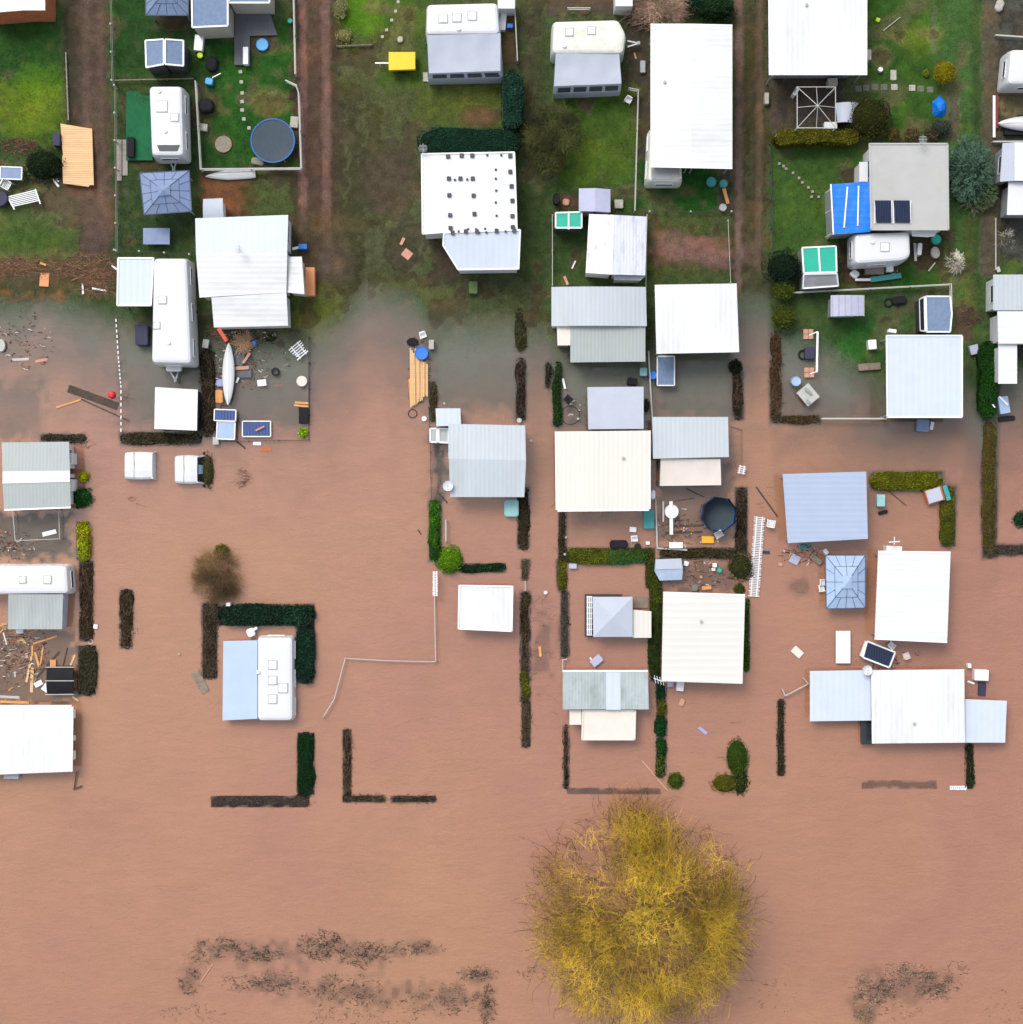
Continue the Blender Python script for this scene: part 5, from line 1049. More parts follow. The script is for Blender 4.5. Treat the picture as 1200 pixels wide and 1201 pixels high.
# western edge
cabin('banded_roof_house', 'holiday house', 'grey corrugated roof with a white band across its middle, on the western edge', [([(2, 519), (81, 518), (82, 552), (3, 553)], [1.9, 1.9, 2.1, 2.1], 'greyroof'), ([(3, 553), (82, 552), (82, 563), (3, 565)], 2.12, 'white'), ([(3, 565), (82, 563), (83, 594), (5, 597)], [2.1, 2.1, 1.9, 1.9], 'greyroof')], wall='wallw', gutter=(2,))
caravan('white caravan roof above the grey awning on the western edge', [(-40, 664), (78, 664), (80, 696), (-40, 697)], 1.75, hatches=[(56, 680, 8), (27, 680, 7)], winn=2)
awning('weathered grey awning below the caravan on the western edge', [(10, 697), (74, 697), (73, 738), (9, 738)], [1.65, 1.65, 1.3, 1.3], 'greyroof', None, 0)
def l3(root):
    p0 = P(86, 830, 1.0)
    for yy, hh in ((836, 10), (866, 6), (884, 10)): MB().box(P(87, yy+hh/2-4, .5), .22, hh*S, .4, 0, .03).build('wall_bracket', M['frame'], root)
cabin('white_house', 'holiday house', 'white ribbed roof by the dead timber on the western edge, lowest house there', [([(-40, 829), (84, 829), (83, 905), (-40, 910)], 1.25, 'whitex')], wall='wallw', gutter=(0, 1), extra=l3)
arched('curved_black_roof', 'black curved plastic roof with white ribs beside floating planks', [(54, 783), (85, 782), (86, 813), (55, 815)], .75, 'darkplastic', cat='shed', axis_x=False, rise=.2, wall='walldark')
mb = MB()
for yy, dz in ((782.5, -.17), (798.5, .03), (814.5, -.17)): mb.beam(P(53, yy, .75+dz), P(86.5, yy, .75+dz), .05, .05)
mb.build('roof_rib', M['fence'], [o for o in COL.objects if o.name.startswith('curved_black')][-1])
M['sqcover'] = pm('square_white_cover', (.64, .68, .76), .5, var=.02)
cabin('square_cover', 'canopy', 'square white cover with dark sides below the long white caravan', [([(182, 454), (232, 457), (231, 505), (181, 503)], 1.35, 'sqcover')], wall='walldark', win=False, ins=.08)
z = HZ(250, 243, 1.9)
arched('arched_shed', 'small pale shed with curved roof touching the large stepped house', [(238, 233), (261, 232), (262, 255), (238, 255)], z, 'awn', cat='shed', axis_x=False, rise=.12, wall='wallw')

# ---------------------------------------------------------------- fences, pipes, hedgerow lines
def fence(label, pts, h=.9, mt='fence', pmt='fence', step=1.6, rails=(.95, .5), rw=.035, pr=.04, name='fence', cat='fence', floor=None, balls=False, group='thin plot fences'):
    x, y = pts[0]; o = thing(name, label, cat, P(x, y, G(x, y)), group); rb = MB()
    for (x0, y0), (x1, y1) in zip(pts[:-1], pts[1:]):
        L_ = math.hypot(x1-x0, y1-y0)*S; k = max(1, int(L_/step)); pr_ = None
        for i in range(k+1):
            t = i/k; x, y = x0+(x1-x0)*t, y0+(y1-y0)*t; g = G(x, y) if floor is None else floor; tp = max(g, -.6 if floor is None else floor)+h
            if floor is None: tp = max(tp, .12)
            top = P(x, y, tp); bot = Vector((top.x, top.y, g-.1))
            if i > 0 or (x0, y0) == pts[0]:
                pb = MB().tube(bot, top, pr, n=6)
                if balls: pb.lathe(top, [(.03, 0), (.065, .03), (.065, .08), (0, .12)], 8)
                pb.build('post', M[pmt], o)
            if pr_:
                for r in rails: rb.beam(pr_+Vector((0, 0, (r-1)*h)), top+Vector((0, 0, (r-1)*h)), rw, rw*1.6)
            pr_ = top
    rb.build('rail', M[mt], o); return o
F = fence
F('white paling fence around the bright lawn with the blue trampoline', [(229, 95), (235, 198), (353, 197), (350, 108), (347, 100)], rw=.07, step=2.2, pr=.05)
F('straight white fence rail from the grey deck yard to the rutted lane', [(344, -5), (346, 86)], rw=.07, step=2.2, pr=.05)
F('short white open gate by the lawn fence', [(335, 94), (348, 100)], rw=.08, name='garden_gate', cat='gate', step=.8)
F('thin weathered fence along the east side of the western dirt lane', [(129, -5), (131, 94), (134, 100), (136, 294)], mt='fenceg', rw=.03, step=1.6, balls=True)
F('low dark edging fence behind the blue shed and lawn', [(133, 94), (226, 92)], mt='oldwood', pmt='oldwood', h=.4, rails=(.9,), rw=.06)
F('low dotted fence above the long white caravan', [(134, 293), (222, 298)], mt='walldark', h=.5, rails=(.9,), rw=.02, step=1.5, balls=True)
F('green grey fence by the low lawn of the half bare tree', [(738, 103), (749, 105), (745, 246)], mt='fence', rw=.05, h=1, step=2.2)
F('thin wire fence down the west side of the teal shed plot', [(648, 252), (648, 334)], h=.8, rw=.035, step=1.8)
F('thin fence between the old stained roof and the worn plot', [(759, 252), (758, 336)], h=.8, rw=.03, step=1.8)
F('taut white rope fence on the lane side of the worn plot', [(854, 258), (857, 331)], h=.7, rw=.028, rails=(1,), step=2.4)
F('dark fence with white dots at the foot of the green lawn', [(762, 248), (858, 248)], mt='walldark', h=.45, rw=.03, rails=(.9,), step=1.9, balls=True)
F('dark edge fence west of the tarpaulin lawn', [(904, 168), (907, 300)], mt='walldark', pmt='walldark', h=.5, rw=.03)
F('long pale fence across the lawn above the slate blue shed', [(930, 343), (1022, 338), (1116, 333), (1117, 372)], mt='fence', rw=.06, h=.9, step=2.2)
F('greenish timber fence between the tall white canopies of the middle plots', [(761, 412), (763, 450), (766, 500)], rw=.06, h=1.0, step=1.8)
F('pale timber fence boxing in the playground pitch', [(769, 585), (771, 643), (806, 645)], rw=.09, h=.8, step=1.2)
F('thin black fence around the flooded junk pitch', [(362, 395), (362, 516), (256, 518)], mt='walldark', pmt='walldark', h=.75, rw=.03)
F('thin black wire fence west of the pale grey roofed house', [(503, 478), (504, 500), (506, 590)], mt='walldark', pmt='walldark', h=.95, rw=.03)
F('pale wire fence rectangle below the banded grey roof', [(15, 600), (18, 634), (70, 632), (69, 598)], rw=.04, h=1.1, step=1.4, rails=(1,))
o = thing('float_line', 'string of white dash shaped floats crossing the grey shallows', 'float line', P(140, 440, 0)); fl = [(136, 374), (139, 420), (142, 455), (142, 510)]
for k in range(22):
    t = k/22*3; i_ = int(t); u = t-i_; v2 = u+.075; x0, y0 = [a+(b_-a)*u for a, b_ in zip(fl[i_], fl[i_+1])]; x1, y1 = [a+(b_-a)*v2 for a, b_ in zip(fl[i_], fl[i_+1])]
    MB().beam(P(x0, y0, .06), P(x1, y1, .06), .07, .05).build('float', M['frame'], o)
F('bent white pipe fence running round the empty flooded plot', [(379, 841), (392, 820), (405, 772), (457, 775), (511, 776), (509, 672)], rw=.05, h=.95, rails=(1,), step=1.7, name='pipe_rail', cat='pipe railing')
F('straight white beam lying from the brown hedge to the pale square roof', [(964, 491), (1040, 491)], rw=.10, h=.9, rails=(1,), step=4, name='pipe_rail', cat='pipe railing')
F('white T ended rail standing in the flood by the bright leafy hedge', [(523, 610), (523, 635)], rw=.07, h=1.1, rails=(1,), step=2, name='pipe_rail', cat='pipe railing')
F('white angled pole west of the southeast roofs', [(918, 809), (921, 816), (948, 802), (943, 796)], rw=.06, h=1.0, rails=(1,), step=2, name='pipe_rail', cat='pipe railing')
F('short white gate bar between two stubs of brown hedge', [(616, 682), (616, 693)], rw=.05, h=1.0, rails=(1,), step=1, name='pipe_rail', cat='pipe railing')
F('white hooked rail by the corner of the stained corrugated roof', [(660, 788), (660, 774), (665, 773)], rw=.05, h=1.0, rails=(1,), step=1, name='pipe_rail', cat='pipe railing')
F('low concrete edge with thin rail at the yard of the edge caravan', [(1168, 41), (1210, 44)], h=.4, rw=.09, rails=(.9,))
F('thin rail fence west of the edge caravan', [(1178, 65), (1174, 107), (1210, 107)], h=.6, rw=.04)
F('grey yard border below the white boat', [(1165, 166), (1210, 166)], h=.4, rw=.10, rails=(.9,))
F('pale kerb rail beneath the lilac and white edge roof', [(1168, 256), (1168, 316)], h=.3, rw=.06, rails=(.9,))
F('pale fence above the northern bare tree yard', [(666, 9), (692, 9)], h=.8, rw=.05)
F('grey wall rail beside the three hatch caravan', [(604, 10), (607, 71)], h=.8, rw=.06, mt='fence')
F('short white trellis rail at the beige canvas awning corner', [(858, 500), (870, 504), (870, 545)], h=.5, rw=.035, mt='oldwood', pmt='oldwood')
F('lawn edging of pale sticks beside the western dirt lane', [(77, 62), (80, 140)], h=.25, rw=.03, step=.5, mt='stone', pmt='stone')
F('low border along the grassy shrub lawn at the lane', [(395, 54), (436, 52)], h=.3, rw=.04, mt='oldwood', pmt='oldwood')
# floating picket fence
def picket(label, x0, y0, x1, y1, w0, n_, lift=.12):
    o = thing('picket_fence', label, 'picket fence', P((x0+x1)/2, (y0+y1)/2, .0)); a = P(x0, y0, lift); b_ = P(x1, y1, lift); d = (b_-a).normalized(); s_ = Vector((-d.y, d.x, 0))*w0*S/2
    mb = MB().beam(a+s_*.55, b_+s_*.55, .07, .04).beam(a-s_*.55, b_-s_*.55, .07, .04); mb.build('rail', M['frame'], o); L_ = (b_-a).length
    for k in range(n_):
        q = a.lerp(b_, (k+.5)/n_)+Vector((0, 0, .035)); jt = random.uniform(-.03, .03); w_ = s_*(1+random.uniform(-.12, .12)); MB().beam(q-w_+d*jt, q+w_-d*jt, L_/n_*.45, .03).build('pale', M['frame'], o)
    return o
picket('long white picket fence floating flat on the flood beside the lane hedge', 891, 606, 884, 700, 12, 46)
picket('narrow white picket strip by the round green bush', 510.5, 670, 510.5, 699, 6, 16, .9)
picket('small white trellis piece next to the lane hedge north of the picket fence', 871, 546, 869, 556, 9, 4, .35)

# ---------------------------------------------------------------- loose things
def box_(name, label, cat, x, y, wx, wy, rot, h, mt, z0=None, bev=.03, group=None):
    g = max(G(x, y), 0) if z0 is None else z0
    q = P(x, y, g+h); o = MB().box(Vector((q.x, q.y, g-.03)), wx*S, wy*S, h+.03, math.radians(-rot), bev).build(name, M[mt]); return tag(o, label, cat, group)
def table(name, label, cat, x, y, wx, wy, rot, mt, h=.72, z0=None, legs='frame', rim=None):
    g = G(x, y) if z0 is None else z0; q = P(x, y, max(g, -.2)+h); z = q.z; o = thing(name, label, cat, Vector((q.x, q.y, g)))
    r = math.radians(-rot); tp = MB().box((q.x, q.y, z-.05), wx*S, wy*S, .05, r, .02).build('top', M[mt], o)
    ca, sa = math.cos(r), math.sin(r)
    if rim:
        c4 = [Vector((q.x+X*ca-Y*sa, q.y+X*sa+Y*ca, z+.01)) for X, Y in ((-wx*S/2, -wy*S/2), (wx*S/2, -wy*S/2), (wx*S/2, wy*S/2), (-wx*S/2, wy*S/2))]; mb = MB()
        for i in range(4): mb.beam(c4[i], c4[(i+1) % 4], .07, .05)
        mb.build('frame', M[rim], tp)
    for sx in (-1, 1):
        for sy in (-1, 1):
            X, Y = sx*wx*S*.42, sy*wy*S*.42; p = Vector((q.x+X*ca-Y*sa, q.y+X*sa+Y*ca, z-.05)); MB().beam(p, Vector((p.x, p.y, min(g, z-.3))), .05, .05).build('leg', M[legs], o)
    return o
def chair(label, x, y, rot, mt='frame', sc_=1.0, z0=None, cat='chair', name='garden_chair', tip=False, wide=1.0, group='garden chairs'):
    g = max(G(x, y), -.15) if z0 is None else z0; q = P(x, y, g+.4); o = thing(name, label, cat, Vector((q.x, q.y, g)), group); r = math.radians(rot); ca, sa = math.cos(r), math.sin(r)
    def T(X, Y, Z): X *= wide*sc_; Y *= sc_; Z *= sc_; return Vector((q.x+X*ca-Y*sa, q.y+X*sa+Y*ca, g+Z))
    mb = MB(); n_ = int(6*wide)
    for k in range(5): mb.beam(T(-.25, -.2+k*.1, .42), T(.25, -.2+k*.1, .42), .07, .03)
    mb.build('seat', M[mt], o); mb = MB(); mb.beam(T(-.25, .26, .85), T(.25, .26, .85), .07, .05)
    for k in range(n_): X = -.22+.44*k/(n_-1); mb.beam(T(X, .22, .44), T(X, .27, .85), .035, .02)
    mb.build('backrest', M[mt], o)
    for sx in (-1, 1):
        MB().beam(T(sx*.27, -.24, .62), T(sx*.27, .25, .64), .05, .03).build('armrest', M[mt], o)
        for sy in (-1, 1): MB().beam(T(sx*.26, sy*.24, .6), T(sx*.28, sy*.27, 0), .04, .04).build('leg', M[mt], o)
    return o
def trampoline(label, x, y, r, mt, pad, h=.8, z=None, net=False):
    g = G(x, y); z = (g+h) if z is None else z; c = P(x, y, z); R = r*S; o = thing('trampoline', label, 'trampoline', Vector((c.x, c.y, g)))
    MB().lathe(c, [(R*.94, 0), (R*.5, -.045), (0, -.06)][::-1], 40, cap=False).build('jumping_mat', M[mt], o)
    MB().lathe(c, [(R*.93, .0), (R*.94, .05), (R*.99, .05), (R, .0), (R*.98, -.05), (R*.84, -.03)], 40, cap=False).build('edge_pad', M[pad], o)
    for k in range(6):
        a = k*math.pi/3; p = c+Vector((math.cos(a)*R*.96, math.sin(a)*R*.96, 0)); MB().tube(p, Vector((p.x, p.y, g-.1)), .035, n=8).build('leg', M['steel'], o)
    if net:
        for k in range(8):
            a = (k+.3)*math.pi/4; p = c+Vector((math.cos(a)*R*1.03, math.sin(a)*R*1.03, 0)); MB().tube(p, p+Vector((0, 0, 1.3)), .03, n=8).build('net_pole', M['trampd'], o)
        vs = []; fs = []
        for k in range(8):
            a = (k+.3)*math.pi/4
            for zz in (0, .65, 1.25): rr = R*(1.03-.0*zz); vs.append(c+Vector((math.cos(a)*rr, math.sin(a)*rr, zz)))
        for k in range(8):
            for j in range(2): fs.append((k*3+j, ((k+1) % 8)*3+j, ((k+1) % 8)*3+j+1, k*3+j+1))
        MB().add(vs, fs).build('safety_net', M['trampd'], o)
    return o
def drum(name, label, cat, x, y, r, h, mt, z0=None, prof=None, sy=1, rot=0):
    g = max(G(x, y), 0) if z0 is None else z0; c = P(x, y, g+h); R = r*S
    prof = prof or [(R*.85, -.03), (R*.97, h*.2), (R, h*.9), (R*.93, h), (R*.9, h*.92), (0, h*.9)]
    o = MB().lathe((c.x, c.y, g), prof, 24, sy=sy, rot=rot, cap=prof[-1] != prof[0] and name != 'wheel_rim').build(name, M[mt]); return tag(o, label, cat)
def hull(name, label, cat, pts, hw, z0, h, mt, keel=True, sq=False):
    """upside-down boat: pts = two end pixels, hw half beam px"""
    a, b_ = P(*pts[0], z0), P(*pts[1], z0); d = (b_-a); L_ = d.length; d.normalize(); s_ = Vector((-d.y, d.x, 0)); n_ = 20; vs = []; fs = []
    for i in range(n_+1):
        t = i/n_; w_ = hw*S*((math.sin(math.pi*t) ** .62) if not sq else (min(1, (t*2.2)**.6) if t < .9 else 1.0-(t-.9)*1.0)); w_ = max(w_, .015); hh = h*(math.sin(math.pi*min(max(t, .02), .98)) ** .4) if not sq else h*min(1, (t*3+.1)**.5)
        c_ = a.lerp(b_, t)
        for f, zf in ((-1, 0), (-.92, .45), (-.55, .85), (0, 1.0), (.55, .85), (.92, .45), (1, 0)): vs.append(c_+s_*w_*f+Vector((0, 0, hh*zf)))
    for i in range(n_):
        for j in range(6): fs.append((i*7+j, i*7+j+1, (i+1)*7+j+1, (i+1)*7+j))
    fs += [tuple(range(7)), tuple(range(n_*7+6, n_*7-1, -1))]
    o = thing(name, label, cat, (a+b_)/2); MB().add(vs, fs).build('hull', M[mt], o, smooth=True)
    if keel: MB().beam(a.lerp(b_, .05)+Vector((0, 0, h*.8)), a.lerp(b_, .5)+Vector((0, 0, h+.01)), .03, .03).beam(a.lerp(b_, .5)+Vector((0, 0, h+.01)), a.lerp(b_, .95)+Vector((0, 0, h*.8)), .03, .03).build('keel', M['hatch'], o)
    return o
def plank(label, x0, y0, x1, y1, w_=3, mt='plank', z=.03, group='loose planks and poles', name='plank', t=.04, z1=None):
    g = max(G((x0+x1)/2, (y0+y1)/2), 0); a, b_ = P(x0, y0, g+z), P(x1, y1, g+(z if z1 is None else z1))
    o = MB().beam(a, b_, w_*S, t).build(name, M[mt]); return tag(o, label, 'plank', group)

# parked vans in the flood: only their roofs and windscreens stand clear
def van(label, x0, y0, x1, y1, full):
    zt = .66; g = G((x0+x1)/2, (y0+y1)/2); root = thing('parked_van', label, 'van', P((x0+x1)/2, (y0+y1)/2, zt-2.1), 'white vans parked side by side in the flood')
    gg = zt-2.1
    # side profile along +x (front), px from the rear; z relative to roof
    L_ = (x1-x0)*S; hw = (y1-y0)*S/2; c = P((x0+x1)/2, (y0+y1)/2, zt); cx, cy = c.x, c.y
    xr = cx-L_/2; xf = xr+L_*(1 if full else .86)
    def ring(x, w_, z, r=.12): return [Vector((x, cy-w_, z-r)), Vector((x, cy-w_+r, z)), Vector((x, cy-w_*.4, z+.04)), Vector((x, cy+w_*.4, z+.04)), Vector((x, cy+w_-r, z)), Vector((x, cy+w_, z-r))]
    st = [(xr-.06, hw*.90, zt-.35), (xr+.03, hw*.92, zt-.06), (xr+.15, hw*.96, zt), (xr+L_*.32, hw*.99, zt+.02), (xr+L_*.62, hw, zt+.02), (xf-.02, hw*.96, zt-.03)]
    vs = []; fs = []
    for x, w_, z in st:
        rr = ring(x, w_, z); vs += [Vector((x, cy-w_*1.06, gg+.3))]+rr+[Vector((x, cy+w_*1.06, gg+.3))]
    for i in range(len(st)-1):
        for j in range(7): fs.append((i*8+j, (i+1)*8+j, (i+1)*8+j+1, i*8+j+1))
    fs += [tuple(range(8)), tuple(range(len(st)*8-1, len(st)*8-9, -1))]
    MB().add(vs, fs).build('body', M['caravan'], root)
    for x in (xr+L_*.34,):
        MB().beam(Vector((x, cy-hw*.97, zt+.035)), Vector((x+.03, cy, zt+.085)), .03, .02).beam(Vector((x+.03, cy, zt+.085)), Vector((x, cy+hw*.97, zt+.035)), .05, .03).build('roof_seam', M['wallg'], root)
    wx = xf+(.10 if full else .36)
    ws = MB().add([Vector((xf-.02, cy-hw*.80, zt-.02)), Vector((xf-.02, cy+hw*.80, zt-.02)), Vector((wx, cy+hw*.90, zt-.62)), Vector((wx, cy-hw*.90, zt-.62)), Vector((xf-.06, cy-hw*.80, zt-.1)), Vector((xf-.06, cy+hw*.80, zt-.1)), Vector((wx-.04, cy+hw*.9, zt-.7)), Vector((wx-.04, cy-hw*.9, zt-.7))], [(0, 3, 2, 1), (4, 5, 6, 7), (0, 1, 5, 4), (1, 2, 6, 5), (2, 3, 7, 6), (3, 0, 4, 7)]).build('windscreen', M['caravan' if full else 'glass'], root)
    for sg in (-1, 1): MB().beam(Vector((xf-.03, cy+sg*hw*.9, zt-.03)), Vector((wx, cy+sg*hw*.99, zt-.62)), .09, .09).build('windscreen_pillar', M['caravan'], root)
    if not full: MB().slab([Vector((xf+.06, cy-.3, zt-.02)), Vector((xf+.06, cy+.3, zt-.02)), Vector((wx-.03, cy+.26, zt-.50)), Vector((wx-.03, cy-.26, zt-.50))], .03).build('sun_blind', M['slatelt'], root)
    MB().box((wx+.45, cy, gg+.35), .95, hw*1.9, .62, 0, .12).build('bonnet', M['caravan'], root)
    for sx in (xr+.5, wx+.4):
        for sg in (-1, 1): MB().tube(Vector((sx, cy+sg*hw*.85, gg+.33)), Vector((sx, cy+sg*hw*1.05, gg+.33)), .33, n=16).build('wheel', M['rubber'], root)
    for sg in ((-1, 1) if not full else ()): MB().box((wx-.05, cy+sg*hw*1.15, zt-.72), .12, .18, .2, 0, .02).build('wing_mirror', M['darkplastic'], root)
    return root
van('white van in the flood, the western one with its roof only', 146, 530, 179, 562, True)
van('white van in the flood with dark windscreen touching the scrubby bush', 205, 534, 236, 567, False)

# north-west plots
o = thing('timber_platform', 'new pine board platform lying beside the western dirt lane', 'timber platform', P(90, 180, G(90, 180)))
z = G(90, 180)+.35; MB().slab(pp([(71, 145), (108, 151), (110, 217), (105, 217), (104, 219), (74, 215), (73, 184), (74, 181), (73, 173)], z), .12).build('decking', M['timber'], o)
for yy in (152, 180, 209): MB().beam(P(74, yy, z-.17), P(108, yy, z-.17), .12, .1).build('joist', M['timber'], o)
mb = MB().slab(pp(rect(148, 107, 179, 188), G(163, 150)+.10), .08); tag(mb.build('turf_mat', M['mat_green']), 'green artificial turf mat west of the short white caravan', 'mat')
box_('storage_bin', 'black plastic bin on the green artificial turf', 'bin', 153, 172, 8, 23, 0, .6, 'darkplastic')
def paving(label, cells, sz, mt, name='paving_slabs', cat='paving', h=.08):
    mb = MB(); x0, y0 = cells[0]
    for x, y in cells:
        q = P(x, y, max(G(x, y), 0)); mb.box((q.x, q.y, q.z-.02), sz*S*.93, sz*S*.93, h+.02, random.uniform(-.05, .05), .015)
    return tag(mb.build(name, M[mt]), label, cat)
paving('two columns of pinkish slabs west of the green artificial turf', [(140+7*(k % 2), 167+6*(k//2)) for k in range(15)], 6.5, 'pavers')
for i, (x, y) in enumerate([(282, 84), (283, 96), (284, 109), (284, 119), (284, 129), (286, 139.5), (292, 150)]):
    box_('stepping_stone', 'pale square stepping stone in the lawn, %s from the grey deck' % ['first', 'second', 'third', 'fourth', 'fifth', 'sixth', 'seventh'][i], 'stepping stone', x, y, 4.2, 4, random.uniform(-12, 12), .04, 'stone', group='stepping stones on the trampoline lawn')
for i, (x, y) in enumerate([(467, 2), (464, 13), (459.5, 23.5), (453.5, 35), (448.5, 43)]):
    box_('stepping_stone', 'white stepping stone curving to the yellow trailer, %s from the northern edge' % ['first', 'second', 'third', 'fourth', 'last'][i], 'stepping stone', x, y, 3.6, 3.4, random.uniform(-20, 20), .04, 'stone', group='stepping stones by the yellow trailer')
M['slabg'] = pm('mossy_slab', (.13, .135, .10), .9, var=.25, vs=5)
nm = ['first', 'second', 'third', 'fourth', 'fifth', 'palest', 'seventh', 'eighth']
for i, (x, y) in enumerate([(1007, 104), (1016, 103), (1026, 102), (1037, 102), (1049, 102), (1070, 103), (1080, 104), (1091, 105)]):
    box_('path_slab', 'grey slab of the garden path east of the white roof, %s along' % nm[i], 'path slab', x, y, 7.5, 7, 0, .03, 'stone' if i in (4, 5) else 'slabg', group='garden path slabs')
box_('path_slab', 'lone pale slab above the garden path', 'path slab', 1048, 88, 7, 12, 0, .04, 'stone')
mb = MB(); z = G(300, 25)+.22
mb.slab(pp([(275, 12), (316, 11), (325, 41), (293, 42), (293, 76), (275, 76)], z), .12); o = tag(mb.build('wooden_deck', M['deck']), 'grey deck with a walkway leading south from the mobile home', 'deck')
box_('storage_box', 'white narrow chest on the deck walkway', 'storage box', 288, 65, 6, 20, 0, .45, 'frame', z0=z)
drum('paddling_pool', 'small light blue paddling pool on bare soil by the deck', 'paddling pool', 307.5, 52, 7.3, .28, 'lightblue')
drum('fire_pit', 'round gravel fire pit in the trampoline lawn', 'fire pit', 262, 169, 9.8, .1, 'gravel')
trampoline('grey trampoline with blue padding in the corner of the fenced lawn', 320, 165, 26, 'tramp', 'trampb')
table('patio_table', 'low blue grey table with shadow below the hipped gazebo', 'table', 183.5, 277, 31, 19, 0, 'slate2', h=.7)
hull('boat_hull', 'white upturned dinghy south of the trampoline lawn fence', 'boat', [(241, 207), (300, 203)], 6, G(270, 205)+.1, .2, 'caravan', sq=True)
box_('parcel_shelf', 'white cushioned chair cover beside the mobile home', 'cover', 233, 50, 10, 18, 5, .5, 'frame')
drum('bucket', 'lime yellow bucket by the white cushioned cover', 'bucket', 234.5, 64.5, 3.4, .3, 'lime')
drum('bucket', 'green bucket near the straight white fence rail', 'bucket', 340, 24, 3, .3, 'teal')
box_('tool_box', 'dark lumpy heap of covers on the lawn, nearest the yellow bucket', 'covered heap', 248, 74, 13, 17, 12, .4, 'darkplastic', bev=.2)
box_('grill_cover', 'dark covered barbecue against the west lawn fence', 'covered barbecue', 241, 123, 17, 15, -10, .7, 'darkplastic', bev=.2)
box_('ride_on_toy', 'light blue toy seat with white tubes by the lawn fence', 'toy', 245, 95, 9, 8, 10, .35, 'lightblue', bev=.08)
plank('white hooked tube above the light blue toy seat', 249, 91, 259, 86, 1.2, 'frame', .2)
box_('stone_planter', 'pale stone planter on the west lawn fence', 'planter', 238, 149, 10, 8, 8, .3, 'stone')
box_('stone_planter', 'white pebbled planter beside the grey trampoline', 'planter', 345, 143, 9, 13, 5, .25, 'stone')
box_('stone_planter', 'rough tan rockery below the grey trampoline', 'rockery', 302, 189, 15, 8, 8, .2, 'gravel', bev=.1)
table('garden_table', 'white framed table with slate top at the western edge', 'table', 13, 203, 25, 14, 2, 'slate2', rim='frame')
drum('umbrella_base', 'round purple table at the western edge below the slate topped table', 'table', -1, 232, 10, .7, 'purple')
o = thing('garden_bench', 'white slatted garden bench lying on the west lawn', 'bench', P(28, 233, G(28, 233)))
q = [Vector(v) for v in pp([(9, 231), (42, 223), (46, 235), (15, 242)], G(28, 233)+.45)]; mb = MB()
for k in range(7): t = k/6; mb.beam(q[0].lerp(q[3], t), q[1].lerp(q[2], t), .06, .03)
mb.build('seat', M['frame'], o)
for a, b_ in ((q[0]+(q[0]-q[3])*.1, q[3]+(q[3]-q[0])*.35), (q[1]+(q[1]-q[2])*.1, q[2]+(q[2]-q[1])*.35)): MB().beam(a, b_, .08, .06).build('armrest', M['frame'], o)
for v in q: MB().beam(v, Vector((v.x, v.y, G(28, 233))), .05, .05).build('leg', M['frame'], o)
chair('white round backed chair between slate topped table and bench', 8, 217, 60)
box_('crate', 'dark blue bin against the pine board platform', 'bin', 66, 163, 8, 15, 0, .6, 'purple')
for i, (a) in enumerate([(57, 202, 60, 207), (60, 202, 71, 200), (64, 198, 66, 206), (62, 210, 69, 219), (66, 210, 69, 213)]):
    plank('short white offcut beside the pine platform, %s' % ['westernmost', 'lying level', 'crossing the level one', 'longest and lowest', 'tiny one by the longest'][i], *a, 2.2, 'frame', .04, group='white offcuts by the platform')
box_('board', 'orange board on the washed up reeds of the west lawn', 'board', 52, 328, 11, 16, 4, .08, 'orangeboard')
plank('yellow orange offcut above the orange board', 47, 308, 54, 311, 2.5, 'plank', .05)
plank('white stick on the dark reed mat, upright one', 97, 332, 97.5, 345, 2, 'frame', .05)
plank('white stick on the dark reed mat, lying one', 108, 338, 125, 341, 2, 'frame', .05)
plank('white stick at the wall of the pale blue square roof', 131, 311, 137, 316, 2, 'frame', .05)
plank('pinkish log floating on the west shallow pool', 42, 424, 56, 421, 3, 'pinkish', .0)
box_('barrel_wrap', 'dark covered box between the pale blue roof and long caravan', 'covered box', 166, 393, 15, 24, 0, .7, 'purple', bev=.1)
plank('pale bent branch floating at the western edge', 14, 422, 34, 421, 3, 'fence', .02, name='branch')
drum('tub', 'white tub at the western edge shallows', 'tub', 1, 405, 5, .3, 'fence', sy=1.5)
box_('float_bundle', 'sunken brown mat of branches near the red ball', 'brushwood', 109, 466, 62, 9, 20, .06, 'driftwood', z0=0)
plank('long dark branch floating across the white dashed stakes', 95, 468, 152, 494, 1.3, 'driftwood', .05, name='branch')
plank('orange pole pointing at the floating brushwood', 66, 478, 97, 468, 2, 'plank', .05)
c = P(131, 463, .12); tag(MB().lathe(c+Vector((0, 0, -.12)), [(.05, -.1), (.2, 0), (.24, .12), (.17, .25), (.06, .29), (0, .28)], 16).build('ball', M['red']), 'red ball floating by the brushwood', 'ball')

# house 2 surroundings
box_('leaning_board', 'orange board on the porch of the large stepped house', 'board', 363.5, 330, 11, 33, 0, .75, 'orangeboard', z0=G(363, 330))
box_('mower', 'blue and white machine at the east side of the large stepped house', 'machine', 355, 289, 10, 6, 0, .5, 'blue')
plank('white stake crossing the blue and white machine', 343, 292, 351, 290, 3, 'frame', .4)
